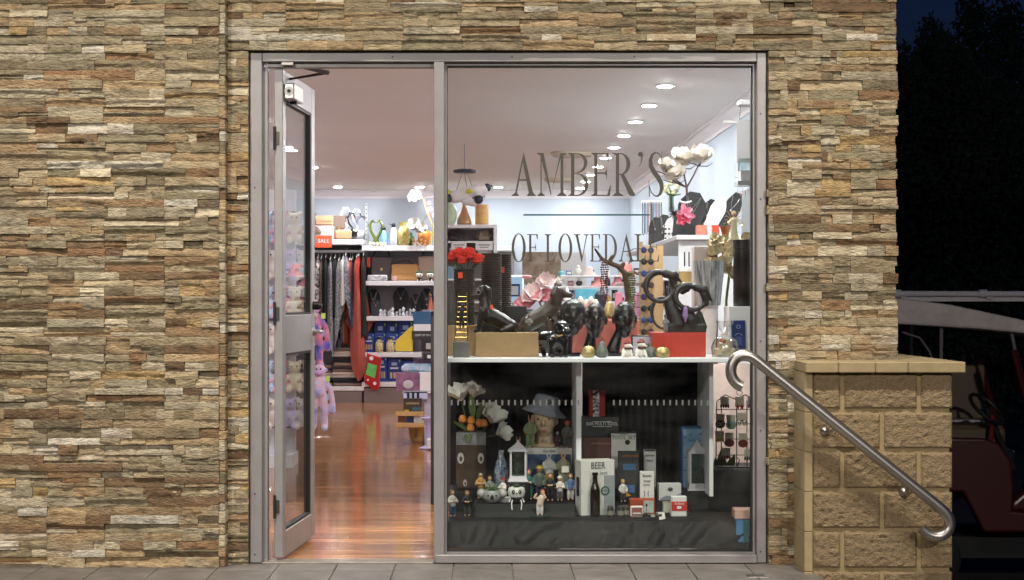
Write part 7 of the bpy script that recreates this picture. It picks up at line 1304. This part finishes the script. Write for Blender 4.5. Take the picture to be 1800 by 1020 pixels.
for row, py in enumerate((484, 503, 530, 560)):
    for j in range(11):
        px = 990 + j * 13 + r2.uniform(-3, 3)
        if row < 2 and 1026 < px < 1116 and j % 2: continue
        h_ = r2.uniform(.05, .12) if row < 3 else r2.uniform(.06, .14); c = r2.choice(pal_); t = thing('shelf_gift', 'small %s %s, %s from the left on the %s tier of gift shelves' % (pnm[pal_.index(c)], ('bottle', 'box', 'figurine')[j % 3], nth(j), ('top', 'second', 'third', 'lowest')[row]), 'gift', (xof(px, YT + .08), YT + .08 + .1 * (j % 2), zof(py, YT)), group='gift items on the tiered shelves')
        if j % 3 == 0: MB().lathe([(.03, 0), (.034, h_ * .1), (.03, h_ * .6), (.012, h_ * .8), (.014, h_)], n=14).build('bottle', C(c, .3), t, True)
        elif j % 3 == 1: MB().bb(-.03, .03, -.02, .03, 0, h_, .003).build('box', C(c, .5), t); MB().bb(-.02, .02, -.0225, -.0205, h_ * .3, h_ * .7).build('print', M_pale, t)
        else: MB().ell((0, 0, h_ * .4), (.035, .03, h_ * .4)).build('body', C(c, .6), t, True); MB().ell((0, 0, h_ * .85), .02).build('head', C(r2.choice(pal_), .6), t, True)
pbox('turquoise_box', 'bright turquoise box with round print behind the tulips', 'box', 1012, 508, 1050, 535, 4.2, .1, mat('turquoise_print', (70, 170, 200), .5, rgb2=(120, 200, 220), vscale=9))
pbox('navy_urn_box', 'dark navy urn shaped display behind the red brown beads', 'display', 1046, 512, 1066, 560, 1.6, .08, C((40, 42, 56), .6), bev=.02)
t = thing('white_tree_ornament', 'white tree ornament with a dark pedestal behind the dachshund', 'ornament', P(992, 540, 4.0)); MB().bb(-.075, -.02, -.02, .03, -.1, .17, .003).build('pedestal', C((50, 48, 50), .5), t); MB().lathe([(.045, .03), (.02, .1), (.03, .1), (.008, .19), (.001, .2)], (.02, -.03, -.05), 14).build('tree', C((236, 236, 236), .3), t, True); MB().ell((-.047, 0, .2), (.012, .012, .03)).build('cherub', C((226, 220, 206), .5), t, True); 
for s in (-1, 1): MB().prism([(-.047, .2), (-.047 + s * .035, .235), (-.047 + s * .03, .2)], .004, .01).build('wing', C((226, 220, 206), .5), t)
tb = thing('gift_table', 'long table with white cloth across the middle of the shop', 'table', (xof(960, 4.4), 4.4, 0)); MB().bb(-.45, .75, -.1, .6, zof(560, 4.3) - .03, zof(560, 4.3), .004).build('top', M_white, tb); MB().bb(-.44, .74, -.08, .58, 0, zof(560, 4.3) - .031).build('cloth', C((214, 196, 200), .8), tb)
pt_ = zof(560, 4.3)
for i, (px, c, h_) in enumerate(((905, (190, 90, 80), .06), (916, (206, 190, 180), .09), (930, (60, 60, 66), .07), (945, (206, 150, 90), .05), (972, (90, 60, 50), .07), (984, (216, 206, 200), .06), (1060, (226, 120, 150), .15), (1075, (200, 190, 226), .12), (1088, (230, 140, 160), .2), (1122, (226, 150, 190), .2), (1128, (90, 110, 160), .1))):
    o = pbox('table_gift', ['brick red', 'cream', 'charcoal', 'amber', 'chocolate', 'ivory', 'pink', 'lavender', 'rose', 'orchid', 'slate blue'][i] + ' gift box on the white clothed table', 'box', px - 6, 500, px + 6, 560, 4.35 + .05 * (i % 3), .06, C(c, .6)); o.location.z = pt_; o.scale = (1, 1, h_ / o['wh'][1])
# more stock on the far left floor and a tissue garment wall behind the door glass
hg_ = thing('pink_dress_rail', 'pink and blush garments hung along the left wall behind the door', 'clothes rail', (-2.62, 8.6, 0))
for i in range(8): 
    b = MB(); b.sheet(lambda u, v: (.05 * math.cos(u * 6.28) + .015 * math.sin(u * 25), .2 * math.sin(u * 6.28), .5 + v * 1.0), 16, 6); b.build('garment', [C((226, 170, 176), .9), C((232, 214, 206), .9), C((206, 190, 220), .9)][i % 3], hg_, True, (.0 + .075 * i, 0, 0))
MB().tube([(-.08, 0, 1.52), (.62, 0, 1.52)], .012, 8).build('rail', M_white, hg_)
for x in (-.08, .62): MB().tube([(x, 0, 0), (x, 0, 1.52)], .012, 8).build('post', M_white, hg_)
# ================================================================== RIGHT: buggy, hedge, trees in the dark
YB = 4.4
bg_ = thing('golf_buggy', 'dark red golf buggy with a grey roof parked beyond the block wall', 'golf buggy', (P(1700, 0, YB).x, YB, -.78)); k = 1 / Sc(YB); q_ = lambda px, py, yy=0: ((px - 1700) * k, yy, EYE - (py - 532) * k + .78)
RED = mat('red_bodywork', (62, 13, 10), .3, coat=.5); ROOF = mat('roof_vinyl', (200, 190, 182), .6, var=.15, vscale=8, bump=.002, bscale=20); TUB = mat('grey_pole', (150, 140, 138), .35, .5); SEAT = mat('buggy_seat', (96, 82, 62), .6)
b = MB(); b.prism([q_(1510, 520)[::2], q_(1578, 528)[::2], q_(1640, 536)[::2], q_(1810, 572)[::2], q_(1870, 592)[::2], q_(1872, 602)[::2], q_(1800, 588)[::2], q_(1690, 577)[::2], q_(1576, 570)[::2], q_(1500, 566)[::2]], -.55, .6); o = b.build('roof', ROOF, bg_); bv = o.modifiers.new('b', 'BEVEL'); bv.width = .02; bv.segments = 2
for px, yy in ((1627, -.45), (1632, .5)): MB().tube([q_(px - 2, 760, yy), q_(px, 575, yy)], .014, 8).build('roof_post', TUB, bg_, True)
MB().tube([q_(1560, 582, -.45), q_(1590, 592, -.46), q_(1606, 615, -.46), q_(1616, 640, -.46)], .008, 6).build('hand_grip', TUB, bg_, True)
for yy in (-.47, .5): MB().tube([q_(1748, 612, yy), q_(1760, 660, yy), q_(1785, 745, yy), q_(1792, 800, yy)], .03, 8).build('windscreen_pillar', RED, bg_, True)
MB().tube([q_(1745, 585, -.47), q_(1752, 620, -.47)], .014, 8).build('roof_post', TUB, bg_, True)
b = MB(); b.prism([q_(1560, 758)[::2], q_(1690, 760)[::2], q_(1715, 768)[::2], q_(1735, 795)[::2], q_(1740, 840)[::2], q_(1738, 882)[::2], q_(1800, 888)[::2], q_(1870, 890)[::2], q_(1870, 918)[::2], q_(1690, 918)[::2], q_(1655, 850)[::2], q_(1560, 850)[::2]], -.6, -.5); o = b.build('side_panel', RED, bg_); bv = o.modifiers.new('b', 'BEVEL'); bv.width = .02; bv.segments = 3
b = MB(); b.prism([q_(1560, 758)[::2], q_(1690, 760)[::2], q_(1735, 795)[::2], q_(1738, 882)[::2], q_(1690, 905)[::2], q_(1560, 870)[::2]], .5, .6); b.build('side_panel', RED, bg_)
b = MB(); b.prism([q_(1738, 870)[::2], q_(1762, 850)[::2], q_(1785, 790)[::2], q_(1800, 745)[::2], q_(1880, 740)[::2], q_(1880, 900)[::2], q_(1800, 888)[::2], q_(1740, 884)[::2]], -.55, -.4); o = b.build('front_cowl', RED, bg_); bv = o.modifiers.new('b', 'BEVEL'); bv.width = .03; bv.segments = 3
MB().bb(q_(1725, 0)[0], q_(1880, 0)[0], -.48, .5, q_(0, 886)[2], q_(0, 878)[2]).build('floor_mat', C((92, 84, 80), .8), bg_)
MB().bb(q_(1560, 0)[0], q_(1755, 0)[0], -.2, .5, q_(0, 800)[2], q_(0, 745)[2], .03).build('seat', SEAT, bg_); MB().bb(q_(1560, 0)[0], q_(1588, 0)[0], -.2, .5, q_(0, 745)[2], q_(0, 660)[2], .03).build('backrest', SEAT, bg_)
MB().bb(q_(1670, 0)[0], q_(1745, 0)[0], .2, .5, q_(0, 790)[2], q_(0, 742)[2], .01).build('white_box', C((206, 202, 200), .5), bg_); MB().bb(q_(1680, 0)[0], q_(1755, 0)[0], .35, .5, q_(0, 742)[2], q_(0, 645)[2], .01).build('seat_pad', SEAT, bg_)
MB().bb(q_(1738, 0)[0], q_(1790, 0)[0], .1, .45, q_(0, 808)[2], q_(0, 794)[2]).build('ledge', C((196, 190, 190), .5), bg_)
cx, cz = q_(1717, 0)[0], q_(0, 715)[2]; M_tilt = Matrix.Rotation(R(35), 3, 'Y') @ Matrix.Rotation(R(28), 3, 'X')
sw = MB().tube([Vector((cx, -.25, cz)) + M_tilt @ Vector((.15 * math.cos(a), .15 * math.sin(a), 0)) for a in [i * .262 for i in range(24)]], .014, 8, True).build('steering_wheel', M_print, bg_, True)
for s in range(3): MB().tube([(cx, -.25, cz), Vector((cx, -.25, cz)) + M_tilt @ Vector((.145 * math.cos(s * 2.1), .145 * math.sin(s * 2.1), 0))], .011, 6).build('spoke', M_print, sw)
MB().tube([(cx, -.25, cz), q_(1765, 820, -.25)], .022, 8).build('steering_column', M_print, bg_); MB().tube([q_(1724, 725, -.3), q_(1722, 770, -.3)], .016, 6).build('red_strap', C((120, 20, 20)), bg_)
MB().bb(q_(1784, 0)[0], q_(1800, 0)[0], -.3, -.2, q_(0, 853)[2], q_(0, 838)[2], .004).build('pedal', C((150, 146, 140), .4, metal=.7), bg_)
for px, yy in ((1600, -.55), (1600, .5), (1880, -.55), (1880, .5)):
    o = MB().lathe([(.12, -.08), (.19, -.08), (.225, -.05), (.225, .05), (.19, .08), (.12, .08)], n=28).build('wheel', C((20, 20, 20), .8), bg_, True, (q_(px, 0)[0], yy, .225)); o.rotation_euler = (R(90), 0, 0); MB().lathe([(.12, -.07), (.12, .07), (.02, .075)], n=20).build('rim', C((150, 148, 146), .4), o, True)
MB().bb(q_(1580, 0)[0], q_(1880, 0)[0], -.4, .4, .2, .36).build('chassis', C((22, 22, 22), .7), bg_)
# white beam of a carport behind
wp = thing('carport_gutter', 'white gutter beam with collars running behind the buggy roof', 'gutter', P(1680, 530, 9.0)); k = 1 / Sc(9.0); GW = C((240, 234, 234), .5)
MB().prism([(-1.2, 0), (2.2, 0), (2.2, .06), (-1.2, .06)], -.02, .06).build('fascia', GW, wp); MB().tube([(-1.2, -.04, .08), (2.2, -.04, .075)], .032, 10).build('roll', GW, wp, True)
for x in (-.62, .27, 1.2): MB().tube([(x - .04, -.04, .08), (x + .04, -.04, .08)], .045, 12).build('collar', GW, wp, True); MB().bb(x + .03, x + .1, -.05, -.02, .02, .1, .008).build('bracket', GW, wp)
for x in (-1.0, 2.0): MB().bb(x - .04, x + .04, .0, .06, -1.35 - .78 + .03, -.0).build('post', GW, wp)
# pale boards leaning beyond the wall foot
t = thing('dark_bumper', 'dark rubber ramp lying below the buggy', 'ramp', P(1760, 960, 3.2)); MB().box((0, 0, 0), (.9, .3, .05), bev=.01, ry=.12).build('slab', C((36, 34, 32), .8), t); t.location.z = -.7
# foliage
def leaf_mat(n, c): return mat(n, c, .7, var=.3, vscale=3, coords='World')
LM = [leaf_mat('dark_foliage', (34, 46, 30)), leaf_mat('mid_foliage', (42, 54, 34))]
def foliage(r, pts, size, n):
    b = MB()
    for _ in range(n):
        c, rad = pts[r.randrange(len(pts))]; d = Vector((r.gauss(0, 1), r.gauss(0, 1), r.gauss(0, 1))).normalized() * (r.random() ** .45); p = Vector(c) + Vector((d.x * rad[0], d.y * rad[1], d.z * rad[2])); a = Vector((r.uniform(-1, 1), r.uniform(-1, 1), r.uniform(-1, 1))).normalized(); q = a.orthogonal().normalized(); s = size * r.uniform(.6, 1.3)
        b.add([p - q * s * .45, p + a * s * .9, p + q * s * .45, p - a * s * .3], [(0, 1, 2, 3)])
    return b
hd_ = thing('hedge', 'dark clipped hedge behind the buggy and carport', 'hedge', (8.6, 15, -.78)); r2 = random.Random(4)
stuff(foliage(r2, [((x * .3, 0, 1.3), (.5, .5, 1.45)) for x in range(-22, 24)], .09, 15000).build('foliage', LM[0], hd_)); 
for x in range(-6, 7): MB().tube([(x * 1.0, 0, 0), (x * 1.0 + .1, 0, 1.5)], [.05, .03], 6).build('stem', M_wood, hd_)
TREES = [('tall dark conifer with narrow top, tallest of the row', 1712, 5, 26, 'c'), ('broad dark conifer left in the row behind the hedge', 1640, 62, 25, 'c'), ('dark conifer with forked top at the right edge', 1775, 18, 27, 'c'), ('rounded dark tree close to the building corner', 1595, 110, 23, 'r'), ('rounded dark tree between the conifers', 1682, 95, 22, 'r'), ('rounded dark tree at the right end of the row', 1830, 120, 23, 'r'), ('low dark tree filling the gap right of the tallest conifer', 1750, 150, 21, 'r')]
for i, (lb, px, ytop, Y, kd) in enumerate(TREES):
    top = zof(ytop, Y) + .78; t = thing('conifer_tree' if kd == 'c' else 'broadleaf_tree', lb, 'tree', (xof(px, Y), Y, -.78)); r2 = random.Random(60 + i)
    MB().tube([(0, 0, 0), (.05, 0, top * .5), (.0, 0, top * .92)], [.16, .11, .02], 8).build('trunk', mat('tree_bark', (62, 50, 40), .9, bump=.01, bscale=20), t, True)
    pts_ = []
    for j in range(26):
        f = j / 25; z = top * (.18 + .8 * f); wdt = (1.7 * (1 - f) ** .6 + .15) if kd == 'c' else 1.5 * math.sin(math.pi * min(.97, f * .85 + .12)); a = j * 2.4; pts_.append(((wdt * .5 * math.cos(a), wdt * .5 * math.sin(a), z), (wdt * .7 + .2, wdt * .7 + .2, top * .08)))
        if j % 4 == 0: MB().tube([(0, 0, z - .2), (wdt * .8 * math.cos(a), wdt * .8 * math.sin(a), z)], [.04, .01], 5).build('limb', mat('tree_bark', (62, 50, 40), .9), t)
    foliage(r2, pts_, .10, 9000).build('crown', LM[i % 2], t)
bpy.data.scenes.remove(TMP)
